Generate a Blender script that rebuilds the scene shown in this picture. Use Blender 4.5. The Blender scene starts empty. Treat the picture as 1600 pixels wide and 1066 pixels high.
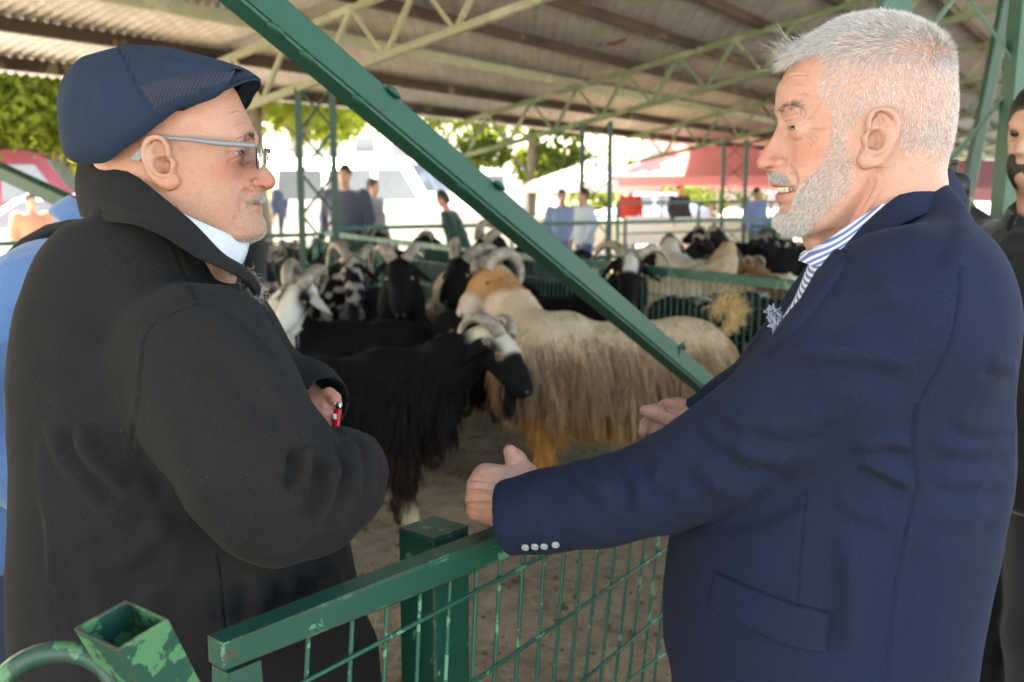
import bpy, math, random
import numpy as np
from mathutils import Vector, Matrix
R = math.radians
SC = bpy.context.scene
COL = SC.collection
rng = np.random.default_rng(7)
random.seed(7)

# ------------------------------------------------------------------ camera, sky, sun, exposure
F = 1556.0; CAMH = 1.5; PITCH = R(8.5)
cam_d = bpy.data.cameras.new('camera'); cam = bpy.data.objects.new('camera', cam_d); COL.objects.link(cam)
cam.location = (0, 0, CAMH); cam.rotation_euler = (math.pi/2 - PITCH, 0, 0)
cam_d.sensor_width = 36; cam_d.lens = 36*F/1600; cam_d.clip_start = 0.05; cam_d.clip_end = 2000
cam_d.dof.use_dof = True; cam_d.dof.focus_distance = 1.09; cam_d.dof.aperture_fstop = 7.0
SC.camera = cam
SUN_ELEV, SUN_AZ = R(52), R(-60)          # azimuth from +Y towards +X
W = bpy.data.worlds.new('World'); SC.world = W; W.use_nodes = True
nt = W.node_tree
sky = nt.nodes.new('ShaderNodeTexSky'); sky.sky_type = 'NISHITA'; sky.sun_disc = False
sky.sun_elevation = SUN_ELEV; sky.sun_rotation = SUN_AZ; sky.air_density = 1.0; sky.dust_density = 2.5
bg = nt.nodes['Background']; bg.inputs[1].default_value = 0.15
nt.links.new(sky.outputs[0], bg.inputs[0])
sl = bpy.data.lights.new('sun', 'SUN'); sl.energy = 5.0; sl.angle = R(0.6); sl.color = (1, .95, .87)
so = bpy.data.objects.new('sun', sl); COL.objects.link(so)
sd = Vector((math.sin(SUN_AZ)*math.cos(SUN_ELEV), math.cos(SUN_AZ)*math.cos(SUN_ELEV), math.sin(SUN_ELEV)))
so.rotation_euler = sd.to_track_quat('Z', 'Y').to_euler(); so.location = (-20, 20, 40)
SC.view_settings.view_transform = 'Standard'; SC.view_settings.look = 'None'
SC.view_settings.gamma = 1; SC.view_settings.use_curve_mapping = False
SC.view_settings.exposure = 2.9
SC.view_settings.use_white_balance = True; SC.view_settings.white_balance_temperature = 8200; SC.view_settings.white_balance_tint = 8
SC.render.engine = 'CYCLES'
cy = SC.cycles
cy.max_bounces = 8; cy.diffuse_bounces = 4; cy.glossy_bounces = 3; cy.transmission_bounces = 4
cy.transparent_max_bounces = 12; cy.sample_clamp_indirect = 8; cy.use_denoising = True
cy.caustics_reflective = False; cy.caustics_refractive = False
try:
    SC.cycles_curves.shape = 'RIBBONS'
except Exception:
    pass

CAM = np.array([0, 0, CAMH])
_up = np.array([0, math.sin(PITCH), math.cos(PITCH)]); _fw = np.array([0, math.cos(PITCH), -math.sin(PITCH)])
def ray(px, py): return np.array([(px-800)/F, 0, 0]) - (py-533)/F*_up + _fw
def P(px, py, d): return CAM + d*ray(px, py)                    # point at depth d along the view axis
def Q(px, py, Y):                                               # point on the vertical plane y = Y
    r = ray(px, py); return CAM + Y/r[1]*r
def G(px, py):                                                  # point on the ground
    r = ray(px, py); return CAM + CAMH/-r[2]*r
def proj(v):                                                    # world (n,3) -> photo pixels
    q = np.asarray(v) - CAM; d = q@_fw
    return np.stack([800 + F*q[:, 0]/d, 533 - F*(q@_up)/d], 1)

# ------------------------------------------------------------------ object helpers
def link(o, parent=None):
    COL.objects.link(o)
    if parent is not None: o.parent = parent
    return o
def tag(o, label=None, cat=None, group=None, kind=None):
    if label: o['label'] = label
    if cat: o['category'] = cat
    if group: o['group'] = group
    if kind: o['kind'] = kind
    return o
def empty(name, loc=(0, 0, 0), rz=0, label=None, cat=None, group=None):
    o = bpy.data.objects.new(name, None); o.empty_display_size = .05
    o.location = loc; o.rotation_euler = (0, 0, rz); COL.objects.link(o)
    return tag(o, label, cat, group)
def mesh_obj(name, verts, faces, mat=None, parent=None, smooth=False, world=True, kind=None, mats=None, midx=None):
    me = bpy.data.meshes.new(name)
    v = np.asarray(verts, dtype=np.float32)
    if isinstance(faces, np.ndarray):
        n, k = faces.shape
        me.vertices.add(len(v)); me.vertices.foreach_set('co', v.ravel())
        me.loops.add(n*k); me.loops.foreach_set('vertex_index', faces.astype(np.int32).ravel())
        me.polygons.add(n)
        me.polygons.foreach_set('loop_start', np.arange(0, n*k, k, dtype=np.int32))
        me.update(calc_edges=True)
    else:
        me.from_pydata(v.tolist(), [], faces); me.update()
    if smooth: me.polygons.foreach_set('use_smooth', np.ones(len(me.polygons), bool))
    for m in (mats or ([mat] if mat else [])): me.materials.append(m)
    if midx is not None: me.polygons.foreach_set('material_index', np.asarray(midx, dtype=np.int32))
    o = bpy.data.objects.new(name, me); COL.objects.link(o)
    if parent is not None:
        o.parent = parent
        if world:
            o.matrix_parent_inverse = PW(parent).inverted()
    if kind: o['kind'] = kind
    return o
def PW(o):                                                      # world matrix without depsgraph
    m = Matrix.LocRotScale(o.location, o.rotation_euler, o.scale)
    return m if o.parent is None else PW(o.parent) @ o.matrix_parent_inverse @ m
def add_color(o, name, cols):
    a = o.data.attributes.new(name, 'FLOAT_COLOR', 'POINT')
    c = np.ones((len(o.data.vertices), 4), np.float32); c[:, :cols.shape[1]] = cols
    a.data.foreach_set('color', c.ravel())
_BOX = [(-.5,-.5,-.5),(.5,-.5,-.5),(.5,.5,-.5),(-.5,.5,-.5),(-.5,-.5,.5),(.5,-.5,.5),(.5,.5,.5),(-.5,.5,.5)]
_BF = [(0,3,2,1),(4,5,6,7),(0,1,5,4),(1,2,6,5),(2,3,7,6),(3,0,4,7)]
_mesh_cache = {}
def shared(key, build):
    if key not in _mesh_cache: _mesh_cache[key] = build()
    return _mesh_cache[key]
def bevbox_mesh(b=.06):
    import bmesh
    def mk():
        bm = bmesh.new(); bmesh.ops.create_cube(bm, size=1)
        bmesh.ops.bevel(bm, geom=bm.edges[:], offset=b, segments=1, affect='EDGES')
        me = bpy.data.meshes.new('bar'); bm.to_mesh(me); bm.free(); return me
    return mk
def rounded_box(name, size, mat, bevel=.005, parent=None, seg=2):
    import bmesh
    bm = bmesh.new(); bmesh.ops.create_cube(bm, size=1)
    bmesh.ops.scale(bm, vec=size, verts=bm.verts)
    bmesh.ops.bevel(bm, geom=bm.edges[:], offset=bevel, segments=seg, affect='EDGES', profile=.6)
    me = bpy.data.meshes.new(name); bm.to_mesh(me); bm.free(); me.materials.append(mat)
    o = bpy.data.objects.new(name, me); COL.objects.link(o)
    if parent: o.parent = parent
    return o
def bar(name, a, b, w, h, mat, parent=None, key='bar', roll=0, up=None, builder=None):
    """a straight bar between two world points, sharing one unit mesh per (key, material)"""
    a = Vector(a); b = Vector(b); d = b-a; L = d.length
    def mk():
        me = (builder or bevbox_mesh(.08))(); me.materials.append(mat); return me
    me = shared((key, mat.name), mk)
    o = bpy.data.objects.new(name, me); COL.objects.link(o)
    z = d.normalized(); u = Vector(up) if up is not None else (Vector((0, 0, 1)) if abs(z.z) < .95 else Vector((0, 1, 0)))
    x = u.cross(z).normalized(); y = z.cross(x)
    m = Matrix((x, y, z)).transposed().to_4x4() @ Matrix.Rotation(roll, 4, 'Z')
    m.translation = (a+b)/2
    m = m @ Matrix.Diagonal((w, h, L, 1))
    if parent is not None:
        m = PW(parent).inverted() @ m
        o.parent = parent
    o.matrix_basis = m
    return o
def L_mesh():                                                   # unit angle-iron section
    t = .16
    s = [(-.5,-.5),(.5,-.5),(.5,-.5+t),(-.5+t,-.5+t),(-.5+t,.5),(-.5,.5)]
    v = [(x, y, z) for z in (-.5, .5) for x, y in s]
    f = [tuple(range(5, -1, -1)), tuple(range(6, 12))]+[(i, (i+1) % 6, 6+(i+1) % 6, 6+i) for i in range(6)]
    me = bpy.data.meshes.new('angle'); me.from_pydata(v, [], f); me.update(); return me
def cyl_mesh(n=10):
    def mk():
        v = [(.5*math.cos(2*math.pi*i/n), .5*math.sin(2*math.pi*i/n), z) for z in (-.5, .5) for i in range(n)]
        f = [(i, (i+1) % n, n+(i+1) % n, n+i) for i in range(n)]+[tuple(range(n-1, -1, -1)), tuple(range(n, 2*n))]
        me = bpy.data.meshes.new('rod'); me.from_pydata(v, [], f); me.update()
        me.polygons.foreach_set('use_smooth', [True]*n+[False, False]); return me
    return mk
class MB:                                                       # collects boxes, bars, tubes into one mesh
    def __init__(s): s.v = []; s.f = []
    def add(s, v, f):
        n = len(s.v); s.v += [tuple(map(float, p)) for p in v]; s.f += [tuple(i+n for i in q) for q in f]; return s
    def box(s, c, size, rz=0):
        cz, sz = math.cos(rz), math.sin(rz)
        return s.add([(c[0]+x*size[0]*cz-y*size[1]*sz, c[1]+x*size[0]*sz+y*size[1]*cz, c[2]+z*size[2]) for x, y, z in _BOX], _BF)
    def bar(s, a, b, w, h=None):
        h = h or w; a = Vector(a); b = Vector(b); z = (b-a); L = z.length; z.normalize()
        u = Vector((0, 0, 1)) if abs(z.z) < .95 else Vector((0, 1, 0)); x = u.cross(z).normalized(); y = z.cross(x)
        return s.add([tuple((a+b)/2+x*p*w+y*q*h+z*r*L) for p, q, r in _BOX], _BF)
    def tube(s, pts, rad, n=8, cap=True):
        v, f = tube_geo(pts, rad, n, cap); return s.add(v, [tuple(q) for q in f])
    def build(s, name, mat, parent=None, smooth=False, kind=None):
        return mesh_obj(name, s.v, s.f, mat, parent, smooth, kind=kind)
def tube_geo(pts, rad, n=8, cap=True, ell=None):
    pts = np.asarray(pts, float); m = len(pts); rad = np.broadcast_to(np.asarray(rad, float), (m,))
    T = np.gradient(pts, axis=0); T /= np.linalg.norm(T, axis=1)[:, None]+1e-12
    nrm = np.cross(T[0], [0, 0, 1]); 
    if np.linalg.norm(nrm) < 1e-3: nrm = np.cross(T[0], [0, 1, 0])
    nrm /= np.linalg.norm(nrm); V = []
    for i in range(m):
        nrm = nrm - T[i]*(nrm@T[i]); nrm /= np.linalg.norm(nrm); bn = np.cross(T[i], nrm)
        for k in range(n):
            a = 2*math.pi*k/n; V.append(pts[i]+rad[i]*(math.cos(a)*nrm+math.sin(a)*(ell or 1)*bn))
    Fc = [(i*n+k, i*n+(k+1) % n, (i+1)*n+(k+1) % n, (i+1)*n+k) for i in range(m-1) for k in range(n)]
    if cap: Fc += [tuple(range(n-1, -1, -1)), tuple((m-1)*n+k for k in range(n))]
    return V, Fc
def catmull(pts, n):
    """resample control points (k,d) with a Catmull-Rom spline to n points"""
    p = np.asarray(pts, float); k = len(p)
    q = np.vstack([2*p[0]-p[1], p, 2*p[-1]-p[-2]])
    d = np.r_[0, np.cumsum(np.linalg.norm(np.diff(p[:, :min(3, p.shape[1])], axis=0), axis=1))]
    u = np.interp(np.linspace(0, d[-1], n), d, np.arange(k)); i = np.clip(u.astype(int), 0, k-2); t = (u-i)[:, None]
    a, b, c, e = q[i], q[i+1], q[i+2], q[i+3]
    return .5*(2*b+(c-a)*t+(2*a-5*b+4*c-e)*t*t+(3*b-a-3*c+e)*t**3)
def grid_faces(m, n, wrap_m=False, wrap_n=False):
    i, j = np.meshgrid(np.arange(m if wrap_m else m-1), np.arange(n if wrap_n else n-1), indexing='ij')
    i2, j2 = (i+1) % m, (j+1) % n
    return np.stack([i*n+j, i*n+j2, i2*n+j2, i2*n+j], -1).reshape(-1, 4)
def interp(x, pts):
    p = np.asarray(pts, float); o = np.argsort(p[:, 0]); p = p[o]
    return np.interp(x, p[:, 0], p[:, 1])
def pchip(x, pts):
    """smooth monotone-ish interpolation"""
    p = np.asarray(pts, float); p = p[np.argsort(p[:, 0])]; X, Y = p[:, 0], p[:, 1]
    h = np.diff(X); dl = np.diff(Y)/h; m = np.zeros_like(Y); m[0], m[-1] = dl[0], dl[-1]
    for i in range(1, len(X)-1):
        if dl[i-1]*dl[i] > 0:
            w1, w2 = 2*h[i]+h[i-1], h[i]+2*h[i-1]; m[i] = (w1+w2)/(w1/dl[i-1]+w2/dl[i])
    x = np.clip(x, X[0], X[-1]); i = np.clip(np.searchsorted(X, x, side='right')-1, 0, len(X)-2)
    t = (x-X[i])/h[i]
    return Y[i]*(1+2*t)*(1-t)**2+m[i]*h[i]*t*(1-t)**2+Y[i+1]*t*t*(3-2*t)+m[i+1]*h[i]*t*t*(t-1)
def sstep(a, b, x):
    t = np.clip((x-a)/(b-a), 0, 1); return t*t*(3-2*t)
def noise3(p, scale, seed=0):
    """cheap smooth value noise, p (n,3) -> (-1,1)"""
    q = np.asarray(p)*scale+seed*17.13; i = np.floor(q).astype(np.int64); f = q-i; f = f*f*(3-2*f); out = 0
    def hsh(a, b, c):
        h = (a*374761393+b*668265263+c*2147483647+seed*974711) & 0x7fffffff
        h = ((h ^ (h >> 13))*1274126177) & 0x7fffffff
        return ((h ^ (h >> 16)) & 0xffff)/32767.5-1
    for dx in (0, 1):
        for dy in (0, 1):
            for dz in (0, 1):
                w = (f[:, 0] if dx else 1-f[:, 0])*(f[:, 1] if dy else 1-f[:, 1])*(f[:, 2] if dz else 1-f[:, 2])
                out = out+w*hsh(i[:, 0]+dx, i[:, 1]+dy, i[:, 2]+dz)
    return out
def in_poly(pts, poly):
    x, y = pts[:, 0], pts[:, 1]; r = np.zeros(len(pts), bool); p = np.asarray(poly, float)
    for (x1, y1), (x2, y2) in zip(p, np.roll(p, -1, 0)):
        c = ((y1 > y) != (y2 > y)); r ^= c & (x < (x2-x1)*(y-y1)/((y2-y1) if y2 != y1 else 1e-9)+x1)
    return r
def seg_dist(pts, line):
    """distance, signed side and run fraction of pts (n,k) to a polyline"""
    line = np.asarray(line, float); best = np.full(len(pts), 1e9); sg = np.zeros(len(pts)); run = np.zeros(len(pts))
    L = np.r_[0, np.cumsum(np.linalg.norm(np.diff(line, axis=0), axis=1))]
    for i in range(len(line)-1):
        a, b = line[i], line[i+1]; d = b-a; t = np.clip(((pts-a)@d)/(d@d), 0, 1); q = pts-a-t[:, None]*d
        dist = np.linalg.norm(q, axis=1); m = dist < best; best[m] = dist[m]
        if pts.shape[1] == 2: sg[m] = np.sign(d[0]*q[m, 1]-d[1]*q[m, 0])
        run[m] = (L[i]+t[m]*(L[i+1]-L[i]))/L[-1]
    return best, sg, run

# ------------------------------------------------------------------ implicit surfaces
class SDF:
    def __init__(s, lo, hi, res):
        s.lo = np.asarray(lo, float); s.res = res; n = np.ceil((np.asarray(hi)-s.lo)/res).astype(int)+1
        ax = [(s.lo[i]+res*np.arange(n[i])).astype(np.float32) for i in range(3)]
        s.ax = ax; s.n = n; s.f = np.full(n, 1e3, np.float32)
    def win(s, lo, hi):
        i0 = np.clip(np.floor((np.asarray(lo)-s.lo)/s.res).astype(int), 0, s.n-1); i1 = np.clip(np.ceil((np.asarray(hi)-s.lo)/s.res).astype(int)+1, 1, s.n)
        sl_ = tuple(slice(a, b) for a, b in zip(i0, i1))
        X = s.ax[0][sl_[0]][:, None, None]; Y = s.ax[1][sl_[1]][None, :, None]; Z = s.ax[2][sl_[2]][None, None, :]
        return sl_, X, Y, Z
    def put(s, sl_, d, k=0., op='u'):
        f = s.f[sl_]
        if op == 'u':
            if k > 0:
                h = np.maximum(k-np.abs(f-d), 0)/k; s.f[sl_] = np.minimum(f, d)-h*h*k*.25
            else: s.f[sl_] = np.minimum(f, d)
        else:                                                   # subtract
            d = -d
            if k > 0:
                h = np.maximum(k-np.abs(f-d), 0)/k; s.f[sl_] = np.maximum(f, d)+h*h*k*.25
            else: s.f[sl_] = np.maximum(f, d)
    def cone(s, a, b, ra, rb, k=.01, op='u', sq=(1, 1, 1)):
        a = np.asarray(a, float); b = np.asarray(b, float); m = max(ra, rb)*1.2+k*1.5+s.res*2
        sl_, X, Y, Z = s.win(np.minimum(a, b)-m*np.array(sq)**-1., np.maximum(a, b)+m*np.array(sq)**-1.)
        d = b-a; L2 = float(d@d)+1e-12
        x, y, z = X-a[0], Y-a[1], Z-a[2]
        t = np.clip((x*d[0]+y*d[1]+z*d[2])/L2, 0, 1)
        q = np.sqrt((x-t*d[0])**2*sq[0]**2+(y-t*d[1])**2*sq[1]**2+(z-t*d[2])**2*sq[2]**2)-(ra+(rb-ra)*t)
        s.put(sl_, q.astype(np.float32), k, op)
    def chain(s, pts, rad, k=.01, op='u', k0=None):
        for i in range(len(pts)-1): s.cone(pts[i], pts[i+1], rad[i], rad[i+1], k if i or k0 is None else k0, op)
    def ell(s, c, r, k=.01, op='u', rot=None):
        c = np.asarray(c, float); r = np.asarray(r, float); m = r.max()+k*1.5+s.res*2
        sl_, X, Y, Z = s.win(c-m, c+m); x, y, z = X-c[0], Y-c[1], Z-c[2]
        if rot is not None:
            M = np.asarray(rot); x, y, z = (M[0, 0]*x+M[1, 0]*y+M[2, 0]*z), (M[0, 1]*x+M[1, 1]*y+M[2, 1]*z), (M[0, 2]*x+M[1, 2]*y+M[2, 2]*z)
        k0 = np.sqrt((x/r[0])**2+(y/r[1])**2+(z/r[2])**2); k1 = np.sqrt((x/r[0]**2)**2+(y/r[1]**2)**2+(z/r[2]**2)**2)+1e-9
        s.put(sl_, (k0*(k0-1)/k1).astype(np.float32), k, op)
    def stack(s, zs, cx, cy_, a, b, n=2.2, k=.02, op='u', yaw=0.):
        """tower of (super)elliptic sections over z"""
        zs = np.asarray(zs, float); o = np.argsort(zs); zs = zs[o]; arr = [np.asarray(q, float)[o] for q in (cx, cy_, a, b)]
        Z = s.ax[2]; iv = [pchip(Z, np.stack([zs, q], 1)).astype(np.float32)[None, None, :] for q in arr]
        x = s.ax[0][:, None, None]-iv[0]; y = s.ax[1][None, :, None]-iv[1]
        if yaw: x, y = x*math.cos(yaw)+y*math.sin(yaw), -x*math.sin(yaw)+y*math.cos(yaw)
        A, B = iv[2], iv[3]
        q = (np.abs(x/A)**n+np.abs(y/B)**n)**(1/n)
        d = (q-1)*np.minimum(A, B)
        d = np.maximum(d, np.maximum(zs[0]-Z, Z-zs[-1])[None, None, :]).astype(np.float32)
        s.put((slice(None),)*3, d, k, op)
    def mesh(s, smooth=1):
        f = s.f; n = f.shape; ins = f < 0
        c = np.zeros(tuple(np.array(n)-1), np.int8)
        corners = [(i, j, k) for i in (0, 1) for j in (0, 1) for k in (0, 1)]
        sub = lambda A, o: A[o[0]:n[0]-1+o[0], o[1]:n[1]-1+o[1], o[2]:n[2]-1+o[2]]
        for o in corners: c += sub(ins, o)
        act = (c > 0) & (c < 8); idx = np.full(act.shape, -1, np.int64); I = np.argwhere(act); idx[act] = np.arange(len(I))
        acc = np.zeros((len(I), 3)); cnt = np.zeros(len(I))
        val = {o: f[I[:, 0]+o[0], I[:, 1]+o[1], I[:, 2]+o[2]] for o in corners}
        for o in corners:
            for ax in range(3):
                if o[ax] == 0:
                    o2 = list(o); o2[ax] = 1; o2 = tuple(o2); a, b = val[o], val[o2]; m = (a < 0) != (b < 0)
                    t = a[m]/(a[m]-b[m]); p = np.tile(np.array(o, float), (m.sum(), 1)); p[:, ax] += t
                    acc[m] += p; cnt[m] += 1
        V = s.lo+(I+acc/cnt[:, None])*s.res; Q_ = []
        for ax in range(3):
            a = np.take(ins, range(0, n[ax]-1), axis=ax); b = np.take(ins, range(1, n[ax]), axis=ax)
            E = np.argwhere(a != b); u, v = [q for q in range(3) if q != ax]
            ok = (E[:, u] > 0) & (E[:, v] > 0) & (E[:, u] < n[u]-1) & (E[:, v] < n[v]-1); E = E[ok]
            flip = a[tuple(E.T)]
            def cell(du, dv):
                q = E.copy(); q[:, u] -= du; q[:, v] -= dv; return idx[tuple(q.T)]
            q = np.stack([cell(0, 0), cell(1, 0), cell(1, 1), cell(0, 1)], 1)
            if ax == 1: flip = ~flip
            q[~flip] = q[~flip][:, ::-1]; Q_.append(q)
        Fq = np.vstack(Q_); Fq = Fq[(Fq >= 0).all(1)]
        for _ in range(smooth): V = lap(V, Fq)
        return V, Fq
def lap(V, Fq, w=.5):
    s_ = np.zeros_like(V); c = np.zeros(len(V)); k = Fq.shape[1]
    for i in range(k):
        a, b = Fq[:, i], Fq[:, (i+1) % k]
        for ax in range(3): s_[:, ax] += np.bincount(a, V[b, ax], len(V))+np.bincount(b, V[a, ax], len(V))
        c += np.bincount(a, minlength=len(V))+np.bincount(b, minlength=len(V))
    return V*(1-w)+w*s_/np.maximum(c, 1)[:, None]
def vnormals(V, Fq):
    n = np.cross(V[Fq[:, 2]]-V[Fq[:, 0]], V[Fq[:, 3 % Fq.shape[1]]]-V[Fq[:, 1]]) if Fq.shape[1] == 4 else np.cross(V[Fq[:, 1]]-V[Fq[:, 0]], V[Fq[:, 2]]-V[Fq[:, 0]])
    N = np.zeros_like(V)
    for i in range(Fq.shape[1]):
        for ax in range(3): N[:, ax] += np.bincount(Fq[:, i], n[:, ax], len(V))
    return N/(np.linalg.norm(N, axis=1)[:, None]+1e-12)
def folds(V, Fq, strokes):
    """sculpt cloth folds and seams: each stroke is a polyline traced on the visible side (px), a half width (px),
    a height in metres and a kind: 'f' fold with a shadowed valley beside it, 'v' valley, 'r' ridge, 's' sharp seam"""
    N = vnormals(V, Fq); view = V-CAM; dep = np.linalg.norm(view, axis=1); face = -(N*view).sum(1)/dep
    px = proj(V); D = np.zeros(len(V)); vis = sstep(-.05, .3, face)
    for line, w, h, kind in strokes:
        ln = catmull(np.asarray(line, float), 14) if len(line) > 2 else np.asarray(line, float)
        bb0, bb1 = ln.min(0)-w*5, ln.max(0)+w*5
        m = np.where(((px > bb0) & (px < bb1)).all(1) & (face > -.05))[0]
        if not len(m): continue
        d, sg, run = seg_dist(px[m], ln); e = np.minimum(sstep(0, .22, run), sstep(1, .78, run)) if kind != 's' else 1.
        s_ = d*sg/w
        if kind == 'f': q = np.exp(-s_**2)-.8*np.exp(-(s_-1.5)**2)
        elif kind == 'v': q = -np.exp(-s_**2)
        elif kind == 's': q = -np.exp(-(s_*1.0)**2)+.35*np.exp(-(np.abs(s_)-2)**2)
        else: q = np.exp(-s_**2)
        D[m] += h*q*e*vis[m]
    return V+N*D[:, None]

# ------------------------------------------------------------------ hair
def sample_surface(V, Fq, n, weight=None, seed=1):
    r = np.random.default_rng(seed); T = np.vstack([Fq[:, [0, 1, 2]], Fq[:, [0, 2, 3]]]) if Fq.shape[1] == 4 else Fq
    cr = np.cross(V[T[:, 1]]-V[T[:, 0]], V[T[:, 2]]-V[T[:, 0]]); A = np.linalg.norm(cr, axis=1)
    w = A if weight is None else A*weight[T].mean(1)
    w = w/w.sum(); f = r.choice(len(T), n, p=w); u, v = r.random(n), r.random(n); m = u+v > 1; u[m], v[m] = 1-u[m], 1-v[m]
    bc = np.stack([1-u-v, u, v], 1); t = T[f]
    return (V[t]*bc[..., None]).sum(1), t, bc
def hair_obj(name, roots, dirs, lens, cols, rad, mat, parent=None, npts=5, bend=None, tip=.25, jitter=0., seed=3):
    """dirs (n,3) start direction; bend (n,3) direction it turns to along the length"""
    r = np.random.default_rng(seed); n = len(roots); t = np.linspace(0, 1, npts)
    d0 = dirs/(np.linalg.norm(dirs, axis=1)[:, None]+1e-9); b = d0 if bend is None else bend/(np.linalg.norm(bend, axis=1)[:, None]+1e-9)
    pos = np.zeros((n, npts, 3)); pos[:, 0] = roots; st = (lens/(npts-1))[:, None]
    for i in range(1, npts):
        w = t[i]**.8; d = d0*(1-w)+b*w+jitter*r.normal(size=(n, 3)); d /= np.linalg.norm(d, axis=1)[:, None]+1e-9
        pos[:, i] = pos[:, i-1]+d*st
    cu = bpy.data.hair_curves.new(name); cu.add_curves([npts]*n)
    cu.attributes['position'].data.foreach_set('vector', pos.astype(np.float32).ravel())
    ra = cu.attributes.new('radius', 'FLOAT', 'POINT') if 'radius' not in cu.attributes else cu.attributes['radius']
    rr = (rad*(1-(1-tip)*t**1.5))[None, :]*np.ones((n, 1)); ra.data.foreach_set('value', rr.astype(np.float32).ravel())
    ca = cu.attributes.new('tint', 'FLOAT_COLOR', 'CURVE'); c4 = np.ones((n, 4), np.float32); c4[:, :3] = cols
    ca.data.foreach_set('color', c4.ravel())
    cu.materials.append(mat)
    o = bpy.data.objects.new(name, cu); COL.objects.link(o)
    if parent is not None: o.parent = parent; o.matrix_parent_inverse = PW(parent).inverted()
    return o

# ------------------------------------------------------------------ materials
class NT:
    def __init__(s, name):
        s.m = bpy.data.materials.new(name); s.m.use_nodes = True; s.t = s.m.node_tree; s.n = s.t.nodes
        s.b = s.n['Principled BSDF']; s.out = s.n['Material Output']
    def node(s, typ, **kw):
        q = s.n.new('ShaderNode'+typ); 
        for k, v in kw.items():
            if k in q.inputs.keys(): s.set(q, k, v)
            else: setattr(q, k, v)
        return q
    def set(s, q, k, v):
        if hasattr(v, 'is_linked') or hasattr(v, 'links'): s.t.links.new(v, q.inputs[k])
        else: q.inputs[k].default_value = v if not (isinstance(v, tuple) and len(v) == 3 and q.inputs[k].type == 'RGBA') else (*v, 1)
    def P(s, **kw):
        for k, v in kw.items(): s.set(s.b, k.replace('_', ' '), v)
        return s.m
    def coord(s, which='Object', scale=(1, 1, 1), rot=(0, 0, 0)):
        c = s.node('TexCoord'); mp = s.node('Mapping'); s.t.links.new(c.outputs[which], mp.inputs[0])
        mp.inputs['Scale'].default_value = scale; mp.inputs['Rotation'].default_value = rot; return mp.outputs[0]
    def noise(s, vec, scale, detail=4, rough=.55, dist=0):
        q = s.node('TexNoise'); s.t.links.new(vec, q.inputs['Vector']); q.inputs['Scale'].default_value = scale
        q.inputs['Detail'].default_value = detail; q.inputs['Roughness'].default_value = rough; q.inputs['Distortion'].default_value = dist
        return q.outputs['Fac']
    def ramp(s, fac, stops, interp='LINEAR'):
        q = s.node('ValToRGB'); s.t.links.new(fac, q.inputs[0]); q.color_ramp.interpolation = interp; e = q.color_ramp.elements
        while len(e) < len(stops): e.new(.5)
        for i, (p, c) in enumerate(stops): e[i].position = p; e[i].color = (*c, 1) if len(c) == 3 else c
        return q.outputs[0]
    def mix(s, fac, a, b, blend='MIX'):
        q = s.node('Mix', data_type='RGBA', blend_type=blend)
        for k, v in ((0, fac), (6, a), (7, b)):
            if hasattr(v, 'links'): s.t.links.new(v, q.inputs[k])
            else: q.inputs[k].default_value = v if k == 0 else ((*v, 1) if len(v) == 3 else v)
        return q.outputs[2]
    def math(s, op, a, b=0., c=0.):
        q = s.node('Math', operation=op)
        for k, v in ((0, a), (1, b), (2, c)):
            if hasattr(v, 'links'): s.t.links.new(v, q.inputs[k])
            else: q.inputs[k].default_value = v
        return q.outputs[0]
    def bump(s, h, strength=.3, dist=.01, normal=None):
        q = s.node('Bump'); q.inputs['Strength'].default_value = strength; q.inputs['Distance'].default_value = dist
        s.t.links.new(h, q.inputs['Height'])
        if normal is not None: s.t.links.new(normal, q.inputs['Normal'])
        return q.outputs[0]
    def attr(s, name): 
        q = s.node('Attribute'); q.attribute_name = name; return q.outputs['Color']
    def sep(s, v):
        q = s.node('SeparateXYZ'); s.t.links.new(v, q.inputs[0]); return q.outputs
    def info(s): return s.node('ObjectInfo').outputs['Random']
def plain(name, col, rough=.6, metal=0., var=.12, scale=8., spec=.5, bump=0., bscale=60):
    t = NT(name); v = t.coord(); n = t.noise(v, scale)
    c = t.mix(n, tuple(x*(1-var) for x in col), tuple(min(1, x*(1+var)) for x in col))
    kw = dict(Base_Color=c, Roughness=rough, Metallic=metal); t.P(**kw); t.b.inputs['Specular IOR Level'].default_value = spec
    if bump: t.set(t.b, 'Normal', t.bump(t.noise(v, bscale, 3), bump, .005))
    return t.m
def subdivide(V, Fq):
    n = len(V); E = np.sort(np.stack([Fq, np.roll(Fq, -1, 1)], 2).reshape(-1, 2), 1); U, inv = np.unique(E[:, 0]*(n+1)+E[:, 1], return_inverse=True)
    a, b = U//(n+1), U % (n+1); em = (V[a]+V[b])/2; fc = V[Fq].mean(1); e = n+inv.reshape(-1, 4); c = n+len(U)+np.arange(len(Fq))
    q = [np.stack([Fq[:, i], e[:, i], c, e[:, i-1]], 1) for i in range(4)]
    return np.vstack([V, em, fc]), np.vstack(q)
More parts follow.
